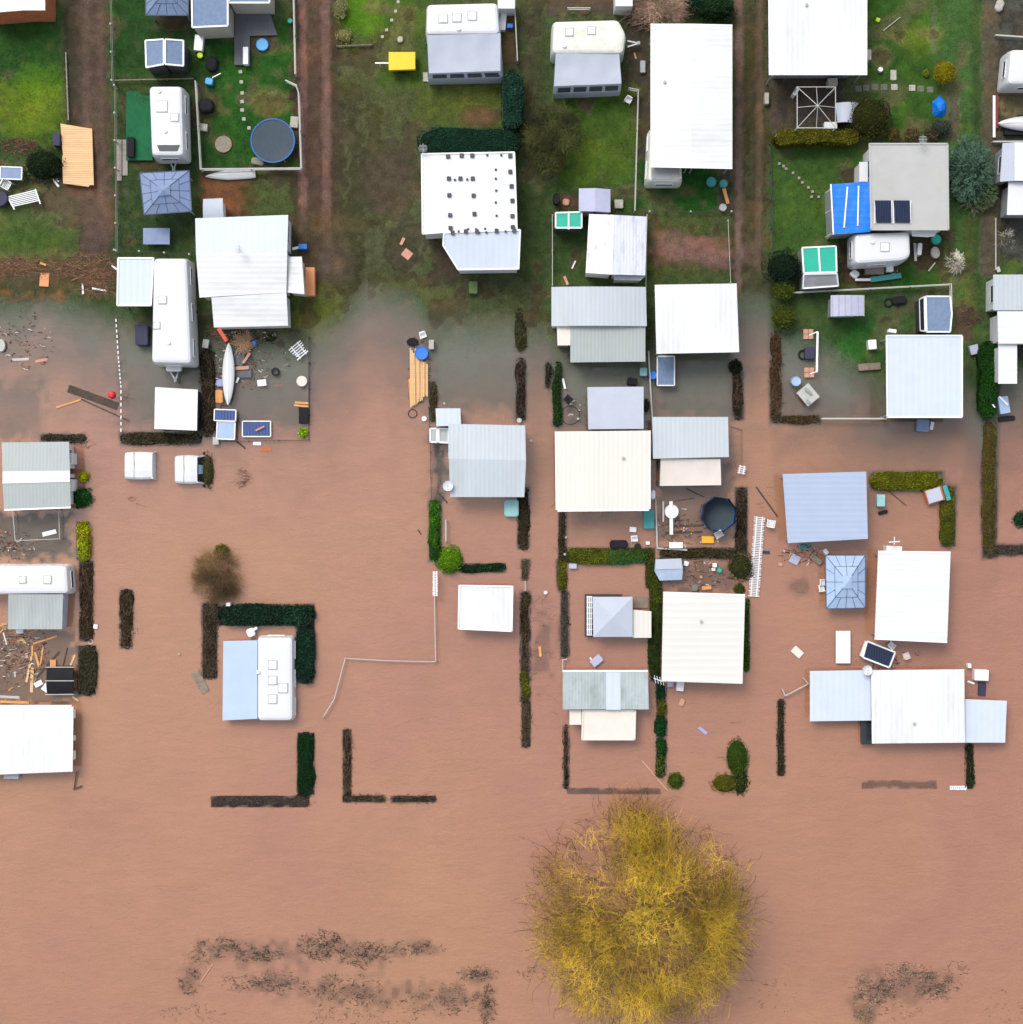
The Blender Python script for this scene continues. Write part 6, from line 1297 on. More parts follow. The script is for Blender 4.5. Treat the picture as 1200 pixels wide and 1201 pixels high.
# junk pitch
hull('canoe', 'white pointed canoe lying upturned over the junk pitch', 'canoe', [(268.5, 402), (267.5, 475)], 7.2, .45, .18, 'caravan')
plank('orange red kayak tip leading up to the white canoe', 256, 385, 266, 400, 4.5, 'orangep', .15, name='kayak')
def rimtable(*a, **k): return table(*a, **k)
rimtable('solar_table', 'blue solar panel on a frame, upper one below the white canoe', 'solar panel', 264, 487, 25, 13, 2, 'solarb', h=.9, rim='frame')
rimtable('solar_table', 'bright blue solar panel beside a grey half, lower one below the white canoe', 'solar panel', 265, 505, 21, 20, 2, 'slatelt', h=.8, rim='frame')
rimtable('solar_table', 'dark blue panel floating by the lime plant pitch with a stick on it', 'solar panel', 301, 503, 33, 18, 0, 'solarb', h=.45, rim='frame')
plank('pinkish stick resting on the dark blue panel', 300, 505, 310, 500, 2, 'pinkish', .42)
box_('mattress', 'dark sunken mat east of the white canoe', 'mat', 285, 437, 20, 12, 0, .1, 'deck')
box_('mattress', 'dark grey mat leaning north of the sunken mat', 'mat', 280, 420, 13, 18, 12, .16, 'deck')
plank('pink beige log between the two dark mats', 285, 426, 293, 414, 3, 'pinkish', .25)
plank('pink beige log lying level over the sunken mat', 276, 432, 292, 431, 4, 'pinkish', .2)
box_('foam_board', 'white rectangular board floating in the junk pitch', 'foam board', 307, 449, 10.5, 7.5, -6, .08, 'frame')
plank('white short stick by the sunken mat', 277, 449, 280, 443, 2.2, 'frame', .1)
drum('cream_disc', 'round cream lid near the fence of the junk pitch', 'lid', 354, 447, 6.3, .2, 'beige')
drum('wheel_rim', 'dark round tyre sunk in the junk pitch', 'tyre', 323, 436, 5, .1, 'rubber', prof=[(.16, -.05), (.28, -.05), (.28, .1), (.16, .1), (.15, 0)])
box_('fish_tank', 'black crate by the two orange planks of the junk pitch', 'crate', 356, 487, 11, 19, 0, .4, 'darkplastic')
plank('upper orange plank on the black crate', 346, 472, 362, 473, 2.4, 'plank', .35); plank('lower orange plank on the black crate', 345, 475, 362, 477, 2.4, 'plank', .35)
box_('rust_bundle', 'rusty orange folded chair west of the white canoe', 'folded chair', 257, 465, 9, 16, 0, .35, 'plank', bev=.1)
box_('bag', 'lilac white crumpled bag west of the white canoe', 'bag', 258, 449, 9, 9, 0, .35, 'lilacw', bev=.1)
box_('crate', 'cream box below the lower solar panel', 'box', 253, 517, 7, 9, 0, .35, 'fence')
box_('foam_board', 'white board floating below the junk pitch fence', 'foam board', 301.5, 520, 9.5, 4.5, 0, .1, 'frame')
drum('lamp', 'blue lantern in the straw heap of the junk pitch', 'lantern', 298, 402, 3, .35, 'blue')
box_('toppled_seat', 'cream seat on the broad brown hedge', 'seat', 241, 403, 7, 10, 10, .3, 'fence', z0=.3)
L = Leaves(); m = 260; a_ = rng.random(m)*6.283; cc = P(286, 402, .25); a0 = np.array(cc)[None]+rng.normal(size=(m, 3))*[.15, .15, .05]; d = np.stack([np.cos(a_), np.sin(a_), rng.random(m)*.3], 1)*(.3+.5*rng.random((m, 1)))
L.strips(a0, a0+d, .035, tints(m, (176, 142, 112), var=.3)); tag(L.build('dry_palm_heap', 'bark', loc=cc), 'heap of dry pampas leaves at the north of the junk pitch', 'dry plant heap')
picket('white lattice trellis by the eastern edge of the junk pitch', 345, 404, 356, 418, 16, 6, .25)

# lane items
o = thing('tarp_trailer', 'yellow tarpaulin covered trailer by the northern lane', 'trailer', P(471, 71, G(471, 71)))
z = G(471, 71); MB().slab(pp([(456, 61), (487, 61), (487, 81), (456, 82)], z+.95), .35).build('cover', M['yellow'], o); MB().slab(pp(rect(457, 62, 486, 81), z+.6), .25).build('bed', M['darkplastic'], o)
MB().beam(P(456, 74, z+.5), P(440, 74, z+.5), .08, .08).tube(P(446, 74, z+.5), P(446, 77, z+.1), .03).build('drawbar', M['frame'], o)
for yy in (63, 84): MB().tube(P(472, yy-.8, z+.25), P(472, yy+1.5, z+.25), .26, n=16).build('wheel', M['rubber'], o)
box_('ash_ring', 'small stone ring above the yellow trailer', 'stone ring', 469.5, 46, 6.5, 7, 0, .2, 'stone', bev=.1)
box_('board', 'square pinkish board lying on the brown lane', 'board', 477.5, 298, 11, 10, 38, .06, 'pinkish'); plank('small pinkish offcut above the square pinkish board', 470, 287, 474, 279, 3.5, 'pinkish', .05)
box_('grass_box', 'small olive green box below the dotted roof', 'box', 555, 337, 10, 14, 0, .5, 'greenbox')
paving('pale concrete sill wall under the windowed awning', [(499, 88), (499, 93)]+[(504+6*k, 93.5) for k in range(15)], 6, 'stone', name='wall_sill', cat='sill')
box_('steel_locker', 'pale locker by the northern end of the three hatch caravan', 'locker', 594, 4, 20, 12, 0, 1.6, 'wallw', z0=G(594, 4)); box_('lounger', 'white plastic lounger beside the three hatch caravan', 'lounger', 590, 25, 7, 20, 5, .5, 'frame', z0=G(590, 25)); box_('cool_box', 'blue cool box beside the white plastic lounger', 'cool box', 598, 30, 7, 5, 0, .4, 'blue')
# timber stack
o = thing('timber_stack', 'stack of fresh orange boards floating beside the lane', 'timber stack', P(490, 450, 0))
for k in range(11):
    x = 481+k*1.95; y0 = 409+abs(k-2)*1.8+random.uniform(-3, 5); y1 = 476-k*1.2+random.uniform(-3, 2); MB().beam(P(x+.5, y0 if k > 2 else 408+k*3, .22+.05*(k % 3)), P(x+(.5 if k > 4 else 1.5), y1, .18+.05*(k % 3)), .10, .05).build('board', M['timberx' if k % 2 else 'timber'], o)
MB().slab(pp([(484, 426), (500, 426), (500, 462), (487, 476), (484, 474)], .18), .12).build('lower_boards', M['timberx'], o)
MB().slab(pp([(479, 444), (484, 444), (485, 477), (481, 477)], .10), .1).build('board', M['plank'], o)
drum('water_barrel', 'bright blue round barrel at the top of the fresh timber stack', 'barrel', 494.5, 414, 8, .6, 'blue')
box_('crate', 'small grey box beside the bright blue barrel', 'box', 506, 404, 6, 11, 0, .45, 'stone')
drum('bicycle_heap', 'dark tangled heap north of the timber stack', 'scrap heap', 484, 401, 7, .2, 'darkplastic', sy=.7); chair('white broken chair above the bright blue barrel', 496, 393, 20, sc_=.7)
def ring(name, label, cat, x, y, r, mt, z=.05, th=.03):
    c = P(x, y, max(G(x, y), 0)+z); R = r*S; return tag(MB().lathe(c, [(R-th, 0), (R, th), (R+th, 0), (R, -th), (R-th, 0)], 24, cap=False).build(name, M[mt]), label, cat)
ring('hoop', 'dark wire hoop floating below the timber stack', 'hoop', 484, 485, 5, 'driftwood'); drum('bucket', 'white bucket below the timber stack', 'bucket', 497.5, 491, 3, .2, 'frame')
for i, (x, y, r) in enumerate([(609, 493, 3), (623, 517, 1.7), (521, 473, 1.3), (664, 630, 1.3), (662.5, 650, 1.5), (640, 695, 2.3), (210, 767, 1.2), (678, 491, 1.6), (669, 474, 1.2), (842, 635, 1.2), (822, 636, 1)]):
    drum('float_ball', 'white float ball %s' % ['at the foot of the lane hedge', 'in the lane east of the dish roof', 'above the small light blue shed', 'below the cream roof', 'on the olive hedge corner', 'with yellow tint in the lane by brown hedges', 'alone in the western flood', 'beside the dark hoop', 'above the dark hoop', 'under the yellow crate', 'on the dark olive hedge'][i], 'float ball', x, y, r, .12+r*.03, 'fence' if i != 5 else 'beige', z0=.0 if i not in (0,) else .15)
box_('crate', 'small lilac box hanging at the green and yellow hedge', 'box', 672, 664, 9, 6, 0, .3, 'lilac')
box_('rowing_bench', 'pale bench lying in the flood above the stained corrugated roof', 'bench', 700, 775, 14, 9, -40, .3, 'lilac'); plank('pale rail beside the pale bench in the flood', 692, 771, 699, 781, 2, 'beige', .25)
plank('bright orange plank in the brown hedge lane', 633, 758, 634, 770, 3, 'plank', .03); box_('crate', 'teal crumpled cover below the dish roofed house', 'cover', 600, 596, 17, 20, 0, .55, 'tealpale', bev=.12)
plank('dark plank drifting west of the round green bush', 490, 621, 494, 627, 1.5, 'driftwood', .02); plank('dark plank floating under the satellite dish', 515, 579, 525, 590, 2, 'driftwood', .03)
# pitch above cream roof
ring('hoop', 'large dark hoop half sunk beside the blue grey flat roof', 'hoop', 669, 487, 11, 'darkplastic', .02, .02)
chair('dark tipped chair north of the large dark hoop', 667, 468, 140, mt='darkplastic', sc_=.8)
plank('white stick by the narrow green hedge', 660, 444, 663, 456, 2.5, 'frame', .05); box_('grill', 'black barbecue above the blue grey flat roof', 'barbecue', 742, 447, 11, 8, 8, .7, 'darkplastic'); box_('crate', 'pale teal seat cover beside the timber fence', 'cover', 755, 436, 9, 10, 0, .5, 'tealpale', bev=.08)
drum('water_barrel', 'bright blue barrel by the slate blue panel', 'barrel', 766, 440, 5, .7, 'blue'); table('solar_table', 'slate blue panel with white frame below the plain brilliant white roof', 'panel', 781, 435, 20, 34, 0, 'slate', h=.8, rim='frame')
drum('water_barrel', 'teal round tub beside the lane post', 'tub', 834.5, 213, 6, .4, 'tealb'); drum('water_barrel', 'dark green tub with an orange plank leaning on it', 'tub', 849, 215, 5, .45, 'tealb'); plank('orange tapered plank leaning on the dark green tub', 849, 221, 854, 239, 4, 'plank', .3, z1=.05)
drum('flower_pot', 'grey round pot at the corner of the green lawn', 'pot', 848, 243, 4.5, .4, 'greyplastic'); box_('paver_pile', 'small pale crate by the lilac grey shed', 'crate', 726, 239, 10, 10, 0, .3, 'stone'); chair('small white folding chair frame by the grey green fence', 737, 117, -30, sc_=.7); drum('bin', 'black bin beside the teal roofed shed', 'bin', 652.5, 233, 4, .8, 'darkplastic', sy=1.6); box_('brazier', 'pinkish rubble near the teal roofed shed', 'rubble', 664, 237, 8, 8, 10, .15, 'pinkish', bev=.1)
plank('orange board leaning at the arched pale roof', 662, 324, 666, 334, 3, 'pinkish', .1); plank('thin white stick on the fenced teal shed lawn', 671, 315, 675, 306, 1.5, 'frame', .05)
box_('lobster_box', 'grey wire box by the rutted northern yard', 'box', 754, 78, 6, 14, 0, .3, 'greyplastic'); plank('orange stub beside the mossy caravan drawbar', 744, 62, 746, 69, 2, 'pinkish', .05); box_('step', 'pale doorstep at the northern end of the white roof', 'step', 793, 22, 9, 6, 0, .2, 'stone'); box_('caravan_stub', 'pale caravan corner cut by the northern edge', 'caravan', 732, -4, 20, 22, 0, 2.0, 'wallw', z0=G(732, 0))
# playground pitch
trampoline('navy trampoline with sagging safety net in the playground pitch', 842, 603, 20, 'tramp', 'trampb', z=.25, net=True)
tg = P(838, 603, .3)
drum('round_table', 'white round table under a white board in the playground pitch', 'table', 788, 600, 8.3, .45, 'frame'); plank('white long board lying over the white round table', 787, 588, 787.5, 627, 4, 'frame', .5, z1=.3)
plank('white bracket rail west of the white round table', 778, 588, 778, 612, 2, 'fence', .35); table('white_table', 'white rectangular table in the corner of the playground pitch', 'table', 793, 639.5, 16, 7, 0, 'frame', h=.6)
box_('yellow_crate', 'yellow crate between the navy trampoline and the dark hedge', 'crate', 830.5, 633, 14, 8, 0, .25, 'yplastic'); chair('white upturned chair below the navy trampoline', 843, 627, 30, sc_=.85)
box_('cushion', 'white cushion east of the navy trampoline', 'cushion', 861, 609, 6, 3, -35, .2, 'frame'); box_('gas_bottle', 'white tank at the east wall of the cream roof', 'tank', 766, 580, 5.5, 11, 0, .8, 'frame', bev=.1)
for i, a in enumerate([(790, 617, 835, 616), (780, 625, 824, 624), (791, 588, 815, 584), (805, 573, 826, 583), (792, 611, 803, 610)]): plank('sunken dark beam in the playground pitch, %s' % ['upper of the long pair', 'lower of the long pair', 'thin one near the round table top', 'slanting one below the beige awning', 'short one beside the round table'][i], *a, [2.6, 2.6, 1, 1.3, 1.4][i], 'driftwood', .01, group='sunken beams in the playground pitch')
box_('sandbox', 'teal water filled tub at the corner of the cream roof', 'tub', 761, 609, 12.5, 22, 0, .35, 'tealb'); mb = MB(); q = P(761, 609, .36)
table('white_table', 'small white stool floating west of the teal tub', 'stool', 742.5, 621, 8, 6, 5, 'frame', h=.4); chair('white chair below the small white stool', 744, 632, 5, sc_=.7); box_('boat_cover', 'black covered heap above the green and yellow hedge', 'covered heap', 726, 638.5, 21, 10, 0, .4, 'darkplastic', bev=.14)
drum('wheel_rim', 'black tyre right of the black covered heap', 'tyre', 748, 641, 4, .12, 'rubber'); box_('crate', 'tiny white box near the playground fence', 'box', 760, 637, 4.5, 4, 0, .2, 'frame'); ring('hoop', 'thin dark hoop under the south edge of the cream roof', 'hoop', 710, 600, 6, 'greyplastic', .02, .015)
# faded cover pitch
o = thing('covered_table', 'faded blue crumpled cover over garden furniture', 'furniture cover', P(784, 668, G(784, 668)))
pts = [(769, 657), (799, 655), (801, 670), (800, 680), (774, 681), (768, 670)]; t_ = pp(pts, .75); bsm = [Vector((v.x*1.0, v.y, -.3)) for v in t_]; MB().prism(t_, bsm).build('cover', M['cover'], o); MB().slab(pp([(769, 656), (799, 655), (801, 667), (769, 668)], .80), .05).build('cover_top', M['slatelt'] if False else M['awn'], o)
for i, (x, y, w_, h_, r, mt, nm_) in enumerate([(805, 661, 5.5, 5.5, 15, 'frame', 'white box east of the faded blue cover'), (838.5, 663, 5, 5, 0, 'frame', 'white pot above the teal toy'), (837, 668, 4.5, 3.5, 0, 'beige', 'cream pot touching the white pot'), (844, 669, 5, 5, 30, 'teal', 'teal toy in the faded cover pitch'), (822.5, 677, 3, 3, 0, 'pinkish', 'pink round thing in the faded cover pitch'), (829, 689.5, 11, 4.5, -6, 'plank', 'orange yellow block by the huge off-white roof')]):
    box_('loose_item', nm_, 'box', x, y, w_, h_, r, .22, mt, bev=.04)
bpy.context.view_layer.update()
for o_ in list(COL.objects):
    if o_.name.startswith('loose_item'): o_.name = 'plastic_box'
ring('hoop', 'small green square ring in the faded cover pitch', 'ring', 837.5, 677.5, 2.3, 'fenceg', .02, .02); box_('oil_tank', 'dark green pump beneath the orange yellow block', 'pump', 815, 690, 8, 8, 0, .25, 'fenceg', bev=.1)
# south of huge roof
box_('white_box', 'lilac step box below the huge off-white roof', 'box', 786.5, 802, 7, 7, 0, .35, 'lilac'); box_('white_box', 'white tall box below the huge off-white roof', 'box', 798, 805, 8.5, 11, 6, .5, 'frame'); box_('barrow', 'orange brown lump drifting below the white tall box', 'barrow', 800, 824, 6, 9, 25, .15, 'pinkish', bev=.08)
box_('plastic_sheet', 'lilac plastic scrap drifting in open flood', 'plastic scrap', 824.5, 857, 12, 4, 38, .05, 'lilacw', z0=0)
plank('thin pink pole floating near the small round olive bush', 753, 892, 783, 927, 1.2, 'pinkish', .0, name='pole'); wall_dummy = None
o = thing('antenna_mast', 'white antenna at the southwest corner of the huge off-white roof', 'antenna', P(772, 800, 0)); q = P(772, 798, 1.5); MB().tube(Vector((q.x, q.y, -1)), q, .03).build('mast', M['steel'], o); mb = MB(); mb.beam(q+Vector((-.3, .15, 0)), q+Vector((.35, -.1, .05)), .04, .04)
for k in range(4): mb.beam(q+Vector((-.25+.17*k, .33-.05*k, .02)), q+Vector((-.15+.17*k, -.17-.05*k, .02)), .03, .03)
mb.build('aerial', M['frame'], o)
# east gazebo yard
box_('cabinet', 'pale cabinet below the northeastern white roof', 'cabinet', 977, 96, 11, 9, 0, .8, 'stone'); arched('tent_box', 'pale tent shaped store beside the large dark olive bush', [(981, 120), (1008, 119), (1000, 143), (983, 143)], HZ(990, 130, 1.5), 'awn', cat='storage tent', rise=.2, wall='walldark')
box_('bench', 'white bench at the corner of the bare gazebo frame', 'bench', 974.5, 147, 15, 8, 0, .5, 'frame', bev=.03); box_('post_box', 'small pale box on the lane side of the gazebo yard', 'box', 899.5, 115, 5, 13, 0, .5, 'stone'); box_('parasol', 'folded white parasol at the northwest corner of the bare gazebo', 'parasol', 934, 107, 4, 10, 35, .9, 'frame'); drum('flower_pot', 'white pot at the end of the olive yellow hedge', 'pot', 913, 158, 2.3, .9, 'frame')
o = thing('blue_cover_heap', 'crumpled bright blue tarpaulin over a pile on the lawn', 'tarpaulin heap', P(1102, 126, G(1102, 126)))
c = P(1102, 126, G(1102, 126)); mb = MB(); vs = [c+Vector((math.cos(t*.5236)*(.45+.12*random.random()), math.sin(t*.5236)*(.62+.15*random.random()), .02)) for t in range(12)]+[c+Vector((math.cos(t*.5236)*(.22+.1*random.random()), math.sin(t*.5236)*.35, .45+.1*random.random())) for t in range(12)]+[c+Vector((0, .05, .7))]
mb.add(vs, [(t, (t+1) % 12, 12+(t+1) % 12, 12+t) for t in range(12)]+[(12+t, 12+(t+1) % 12, 24) for t in range(12)]); mb.build('sheet', M['bluetarp'], o)
drum('flower_pot', 'white pot below the northeastern roof lawn', 'pot', 1033, 81, 3, .4, 'frame'); box_('roof_step', 'pale box at the east wall of the northeastern roof', 'box', 1019, 64, 6, 12, 0, .8, 'stone'); plank('thin pale pole on the northeastern lawn', 1036, 36, 1056, 20, .8, 'fence', .1, name='pole'); box_('stick_bin', 'yellow toy on the lawn near the rounded yellow bush', 'toy', 1030, 23, 5, 5, 20, .2, 'lime', bev=.06)
paving('scattered stepping flags curving over the tarpaulin lawn', [(914, 192), (919, 195), (922, 198), (930, 203), (937, 209), (941, 214), (948, 220), (953, 225), (952, 231), (960, 231)], 3.2, 'pavers', name='stepping_flags')
drum('fire_bowl', 'teal round basin near the small white curved sheet', 'basin', 1098.5, 280.5, 6, .45, 'teal'); drum('oval_tub', 'grey white oval tub below the teal round basin', 'tub', 1097.5, 296, 5.2, .4, 'stone', sy=1.35, rot=.2); plank('pale forked branch below the oval tub', 1089, 318, 1097, 308, 1.5, 'stone', .1, name='branch')
box_('bike', 'white folded bicycle between caravan and oval tub', 'bicycle', 1079, 292, 5, 14, 5, .7, 'frame', bev=.05); plank('white upright board beside the folded bicycle', 1073, 285, 1074, 306, 3, 'fence', .5); box_('rubble_shelf', 'cluttered grey pebble bench below the white caravan', 'bench', 1026, 316, 22, 11, 0, .4, 'gravel'); box_('cage', 'white small rack on the cluttered pebble bench', 'rack', 1044, 315, 8, 7, 0, .5, 'frame', z0=G(1044, 315)+.05)
plank('white plank at the foot of the cluttered bench', 1003, 328, 1021, 328, 3, 'frame', .35); plank('dull green folded tarp at the foot of the cluttered bench', 1021, 328, 1057, 323, 6, 'tealb', .3, name='folded_tarp'); box_('bird_bath', 'white lumpy pots at the west end of the cluttered bench', 'pots', 1003, 321, 10, 9, 40, .4, 'frame', bev=.12)
box_('wheelbarrow', 'dark upturned barrow on the lawn by the lattice canopy', 'wheelbarrow', 1055, 352, 17, 9, -8, .35, 'darkplastic', bev=.12); ring('hoop', 'black tyre leaning by the dark upturned barrow', 'tyre', 1042, 355, 4.5, 'rubber', .06, .07)
box_('ac_unit', 'white box with grille near the pale square roof', 'box', 1023.5, 404, 9.5, 11, -4, .6, 'frame'); box_('log', 'purplish log bench west of the pale square roof', 'bench', 1020, 430, 26, 8, -4, .3, 'oldwood'); box_('crate', 'slate box hanging at the south rim of the pale square roof', 'box', 1083, 499, 14, 14, 3, .5, 'slate2'); plank('white board beside the slate box', 1094, 495, 1092, 504, 4, 'frame', .3); box_('flood_light', 'white T shaped lamp at the top of the pale square roof', 'lamp', 1047, 388, 9, 4, 8, .5, 'frame', z0=2.0)
box_('crate', 'lilac box between pale square roof and the tall green hedge', 'box', 1143, 410, 10, 11, -14, .35, 'lilac'); plank('white bracket of the tent wall by the lane', 1164, 474, 1167, 478, 1.5, 'frame', .9)
drum('water_barrel', 'pale blue round barrel beside the tilted white table', 'barrel', 934, 447, 6, .6, 'slatelt')
o = table('tilted_table', 'tilted white table with dark smears in the shallows', 'table', 948, 463, 21, 18, 50, 'fence', h=.8)
for a in ((944, 455, 952, 462), (946, 469, 951, 474)): MB().beam(P(a[0], a[1], .815), P(a[2], a[3], .815), .16, .02).build('dark_slot', M['wallg'], o)
o = thing('white_goal_frame', 'white bar frame over pinkish slabs in the western shallows of the pitch', 'frame', P(957, 412, 0)); MB().beam(P(959, 389, .8), P(958, 436, .8), .13, .06).beam(P(959, 389, .8), P(949, 393, .6), .06, .05).beam(P(958, 436, .8), P(950, 438, .6), .06, .05).build('bar', M['frame'], o)
for y in (389, 436): MB().beam(P(958.5, y, .8), Vector((P(958.5, y, .8).x, P(958.5, y, .8).y, G(958, y))), .06, .06).build('leg', M['frame'], o)
paving('pinkish slabs under the top of the white bar frame', [(945, 389), (951, 389), (945, 395), (951, 395)], 6, 'pinkish'); paving('pinkish slabs under the foot of the white bar frame', [(946, 434), (952, 434), (946, 440), (952, 440)], 6, 'pinkish'); box_('armchair', 'dark grey seat beside the white bar frame', 'seat', 950, 414, 12, 14, 0, .4, 'purple', bev=.06); ring('hoop', 'black arched tyre west of the dark grey seat', 'tyre', 942, 416, 5, 'rubber', .1, .06)
# light blue roof surroundings
chair('white chair floating near the top of the picket fence', 904, 614, 170, sc_=.9); plank('dark heavy beam drifting to the light blue roof', 887, 571, 912, 606, 1.8, 'driftwood', .02); box_('foam_board', 'lilac square board adrift below the light blue roof', 'board', 932.5, 656, 11, 11, 28, .08, 'lilac'); box_('log', 'brown wicker basket at the light blue gazebo corner', 'basket', 957.5, 656, 16, 7, 38, .25, 'oldwood', bev=.06); box_('pillow', 'small pink block adrift west of the lilac square board', 'block', 915.5, 662, 5, 4, 15, .08, 'pinkish'); box_('pillow', 'dark blue cloth adrift beside the picket fence', 'cloth', 899, 648, 8.5, 4, 5, .04, 'purple')
chair('white chair toppled by the west side of the light blue gazebo', 964, 690, 100, sc_=.75); chair('second white chair at the gazebo west side, above the toppled one', 965, 683, 90, sc_=.65); box_('gas_bottle', 'white crumpled sheet above the light blue gazebo', 'sheet', 969, 647, 5, 7, -30, .3, 'frame', bev=.06); plank('dark green submerged net below the light blue roof', 938, 641, 951, 640, 6, 'tealb', .01, name='net')
box_('garden_chest', 'grey green cabinet behind the bright olive hedge', 'cabinet', 1033.5, 587, 9.5, 14, 0, .6, 'tealpale'); box_('outboard', 'dark bag below the grey green cabinet', 'bag', 1036, 601, 11, 4, -15, .2, 'darkplastic', bev=.05)
o = thing('garden_cart', 'broken white topped cart with red and green sides on the olive hedge', 'cart', P(1099, 580, 0)); q = P(1096, 581, .55); MB().box((q.x, q.y, .5), .95, .85, .08, .3, .02).build('top', M['awn'], o); MB().box((q.x+.05, q.y, .1), 1.15, .95, .38, .3, .03).build('tray', M['wallorange'], o); q2 = P(1110, 578, .4); MB().box((q2.x, q2.y, .2), .3, 1.0, .35, .3, .02).build('side', M['tealb'], o)
plank('long dark branch drifting behind the bright olive hedge', 1041, 575, 1063, 593, 1.3, 'driftwood', .0, name='branch')
o = thing('roof_antenna', 'white antenna cross over the brilliant white roof beside olive hedge arm', 'antenna', P(1049, 645, 0)); q = P(1049, 635, 1.7); MB().tube(Vector((q.x, q.y, -1)), q, .03).build('mast', M['steel'], o); MB().beam(q+Vector((-.35, -.05, 0)), q+Vector((.35, 0, 0)), .06, .04).beam(q+Vector((0, .3, 0)), q+Vector((0, -.2, 0)), .04, .04).build('aerial', M['frame'], o); box_('white_box', 'pale box at the north wall of the roof with the white antenna cross', 'box', 1049, 645, 18, 9, 3, 1.0, 'frame')
# between the roofs south-east
o = table('white_table', 'narrow white upright freezer adrift above the southeast roofs', 'freezer', 989, 759, 17, 38, 0, 'frame', h=.55); 
o = thing('solar_hut', 'tilted little hut with dark blue roof and white rim adrift', 'hut', P(1031, 767, -1)); q = [P(1017, 752, .75), P(1050, 765, .75), P(1043, 783, .75), P(1012, 771, .75)]; r_ = MB().slab(q, .05).build('roof', M['solar'], o); mb = MB()
for i in range(4): mb.beam(q[i], q[(i+1) % 4], .10, .07)
mb.build('rim', M['frame'], r_); MB().prism([v-Vector((0, 0, .06)) for v in q], [Vector((v.x, v.y, -.5)) for v in q]).build('wall', M['wallw'], o); MB().slab([P(1015, 753, .70), P(1018, 753, .72), P(1012, 771, .72), P(1009, 769, .70)], .3).build('side_panel', M['hatch'], o)
chair('pale chair right of the tilted hut', 1046, 757, 140, sc_=.75); chair('small cream chair adrift east of the tilted hut', 1063, 769, 200, mt='beige', sc_=.7); box_('foam_board', 'cream square board adrift west of the freezer', 'board', 935.5, 765, 13, 9, 42, .12, 'beige'); box_('white_box', 'white cupboard top adrift by the small pale square roof', 'cupboard', 1151.5, 792, 16.5, 12.5, 2, .55, 'frame'); plank('white stick left of the adrift cupboard', 1135, 799, 1143, 802, 2.2, 'frame', .15); box_('tank', 'dark grey hose box under the adrift cupboard', 'box', 1152, 808, 9, 16, 3, .12, 'purple'); box_('cap', 'small white cap on the corner mast', 'cap', 1137.5, 781, 4, 5, 0, .5, 'frame')
picket('pale drowned ladder beside the thin dark green hedge', 1114, 924, 1134, 924, 5, 9, .03)
# east edge things
hull('boat_hull', 'white pointed boat at the eastern edge yard', 'boat', [(1170, 145), (1250, 145)], 9, G(1190, 145)+.5, .4, 'caravan'); MB().box(P(1195, 155, G(1190, 155)), 2.0, .5, .35, 0, .05).build('trailer_box', M['darkplastic']); tag(bpy.data.objects['trailer_box'], 'dark trailer bed below the white pointed boat', 'trailer')
plank('curved white plank fence with red stripe at the edge yard', 1166, 112, 1166, 161, 3, 'frame', .4); plank('dark red plank beside the curved white plank', 1170, 112, 1169, 150, 2, 'redboat', .4); box_('rubble', 'heap of cream bags at the northeastern lane edge', 'bags', 1173, 6, 9, 14, 20, .3, 'stone', bev=.15)
box_('cage', 'pale blue wheeled crate adrift at the eastern hedge end', 'crate', 1178, 475, 12, 20, -10, .5, 'slatelt', bev=.05); plank('white rod on the pale blue wheeled crate', 1172, 465, 1182, 475, 2, 'frame', .6); box_('tarp', 'black plastic blob below the pale blue crate', 'plastic sheet', 1181, 491, 20, 6, -5, .12, 'darkplastic', bev=.08); plank('white cone at the yard lane corner', 1170, 313, 1172, 319, 4, 'fence', .3)
# west edge debris
LB = [('long glowing orange plank slanting under the grey awning', (39, 755, 67, 746), 2, 'plank'), ('pale orange plank, longest of the standing ones', (31, 800, 37, 770), 2.6, 'timber'), ('wide yellow orange plank beside the black curved roof', (37, 812, 38, 783), 3.6, 'timber'), ('short orange plank under the long glowing one', (38, 769, 38, 757), 2.2, 'plank'), ('yellow orange plank left arm of the V shape', (46, 782, 41, 765), 2.6, 'plank'), ('yellow orange plank right arm of the V shape', (47, 782, 51, 757), 1.8, 'plank'), ('orange stick near the hedge block behind the black roof', (83, 780, 88, 768), 2.2, 'timber'), ('long plank floating under the grey awning edge', (28, 744, 45, 739), 1.8, 'plank'), ('crossed orange stick, first of the pair', (20, 753, 27, 748), 1.6, 'plank'), ('crossed orange stick, second of the pair', (25, 748, 30, 755), 2.4, 'timber'), ('dark beam leading to the black curved roof', (43, 795, 70, 764), 2, 'driftwood'), ('dark thin beam above the black curved roof', (74, 781, 79, 760), 1.2, 'driftwood'), ('pale stick below the black curved roof', (85, 817, 92, 822), 2, 'timber'), ('pale vertical stick on the western edge debris', (4, 742, 8, 756), 1.6, 'beige'), ('orange plank on the western edge by the grey awning', (-2, 735, 8, 731), 2, 'plank'), ('second orange plank crossing the western edge', (-2, 744, 4, 738), 1.6, 'plank'), ('brown short log in the dead timber', (9, 788, 11, 794), 2.4, 'oldwood'), ('reddish short stick among the dead timber', (31, 766, 32, 772), 3, 'pinkish'), ('white short stick among the dead timber', (17, 788, 18, 794), 2, 'fence'), ('orange pale offcut left of the wide plank', (10, 810, 15, 806), 1.2, 'plank'), ('white board on top of the lowest western house', (0, 817, 23, 818), 3, 'fence'), ('orange debris board behind the lowest western house', (0, 823, 34, 824), 3, 'plank')]
for lb, a, w_, mt in LB: plank(lb, *a, w_, mt, .04)
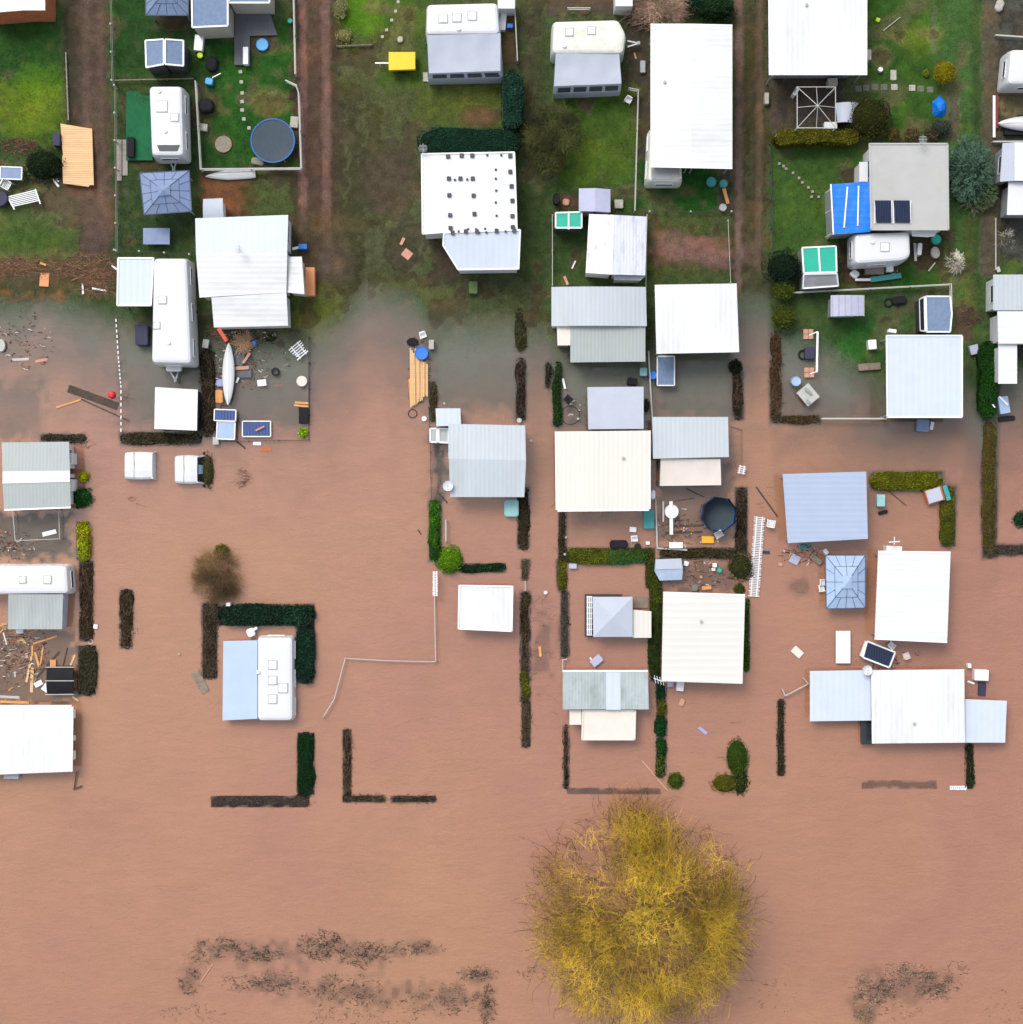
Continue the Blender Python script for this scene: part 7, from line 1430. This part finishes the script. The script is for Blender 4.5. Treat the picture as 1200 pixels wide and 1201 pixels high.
box_('rusty_stove', 'rusty orange box north of the black curved roof', 'box', 62, 778, 7, 8, 0, .2, 'plank'); box_('foam_board', 'white rectangular foam board by the black curved roof', 'foam board', 45, 802, 10, 6, -28, .12, 'frame')
q = pp([(54, 800), (48, 808), (55, 813)], .22); tag(MB().slab(q, .1).build('sail_corner', M['frame']), 'white triangular board by the black curved roof', 'board')
box_('white_box', 'white rounded box under the grey awning on the western edge', 'box', 23, 740, 8, 6, 0, .35, 'frame', bev=.06); box_('foam_board', 'tiny white box adrift by the tall brown hedge', 'box', 112, 735, 5, 5, 8, .15, 'frame'); ring('hoop', 'small cream ring adrift on the tall brown hedge', 'ring', 106.5, 753, 2.6, 'beige', .05, .02); plank('white crumpled sheet inside the pale wire fence', 50, 627, 66, 623, 5, 'frame', .1, name='plastic_sheet')
box_('locker', 'white box at the east wall of the banded grey roof, upper one', 'box', 83, 538, 4, 13, 0, 1.2, 'frame', z0=0); box_('locker', 'white box at the east wall of the banded grey roof, lower one', 'box', 83.5, 569, 4, 14, 0, 1.2, 'frame', z0=0); box_('locker', 'white cabinet corner below the lowest western house', 'cabinet', 13, 910, 17, 7, 0, .5, 'awn', z0=0)
o = thing('signpost', 'dark broken post frame in the flood below the lowest western house', 'post', P(91, 920, -1)); MB().beam(P(90, 905, .3), P(87, 925, .1), .06, .06).beam(P(86, 926, .12), P(96, 922, .14), .09, .06).build('frame', M['driftwood'], o)
box_('pallet', 'sunken brown pallet southwest of the brown sodden hedge', 'pallet', 235, 800, 10, 27, -28, .06, 'oldwood', z0=0)
o = MB(); q = P(294, 742, .5); o.box(q-Vector((0, 0, .4)), .5, .55, .4, .4, .1).box(q-Vector((-.2, -.2, .35)), .5, .18, .3, .5, .05); tag(o.build('plastic_sheet', M['frame']), 'white crumpled sheet above the hedged caravan', 'plastic sheet'); box_('white_box', 'tiny white box at the dark hedge near the bare bush', 'box', 267.5, 709, 5, 4, 0, .7, 'frame')
plank('dark plank crossing the black hoop lane near the vans', 278, 518, 288, 526, 2, 'driftwood', .03); plank('thin pale reed adrift in the southern scrub', 235, 1152, 250, 1130, 1, 'pinkish', .05, name='reed'); box_('wing', 'brown sunken rag beneath the junk pitch fence', 'rag', 312, 527, 13, 5, -10, .02, 'wallorange', z0=0)
wrack('small mixed flotsam of chips and plastic bits in the drowned yards', [(300, 425, 40, 34, .5), (262, 440, 12, 40, .4), (25, 765, 32, 40, .7), (15, 640, 30, 18, .3), (820, 672, 44, 22, .5), (800, 620, 34, 24, .3), (285, 393, 40, 7, .7), (1030, 316, 26, 8, .4), (940, 650, 24, 14, .25), (700, 480, 34, 24, .15), (30, 400, 34, 36, .25), (1045, 775, 40, 20, .12), (490, 440, 14, 50, .15), (20, 205, 30, 20, .3)], [(190, 186, 178), (96, 66, 50), (66, 50, 42), (150, 96, 56), (60, 52, 48), (118, 108, 96), (84, 40, 30)], 520, ln=.1, wd=.05, zoff=.02, name='flotsam')
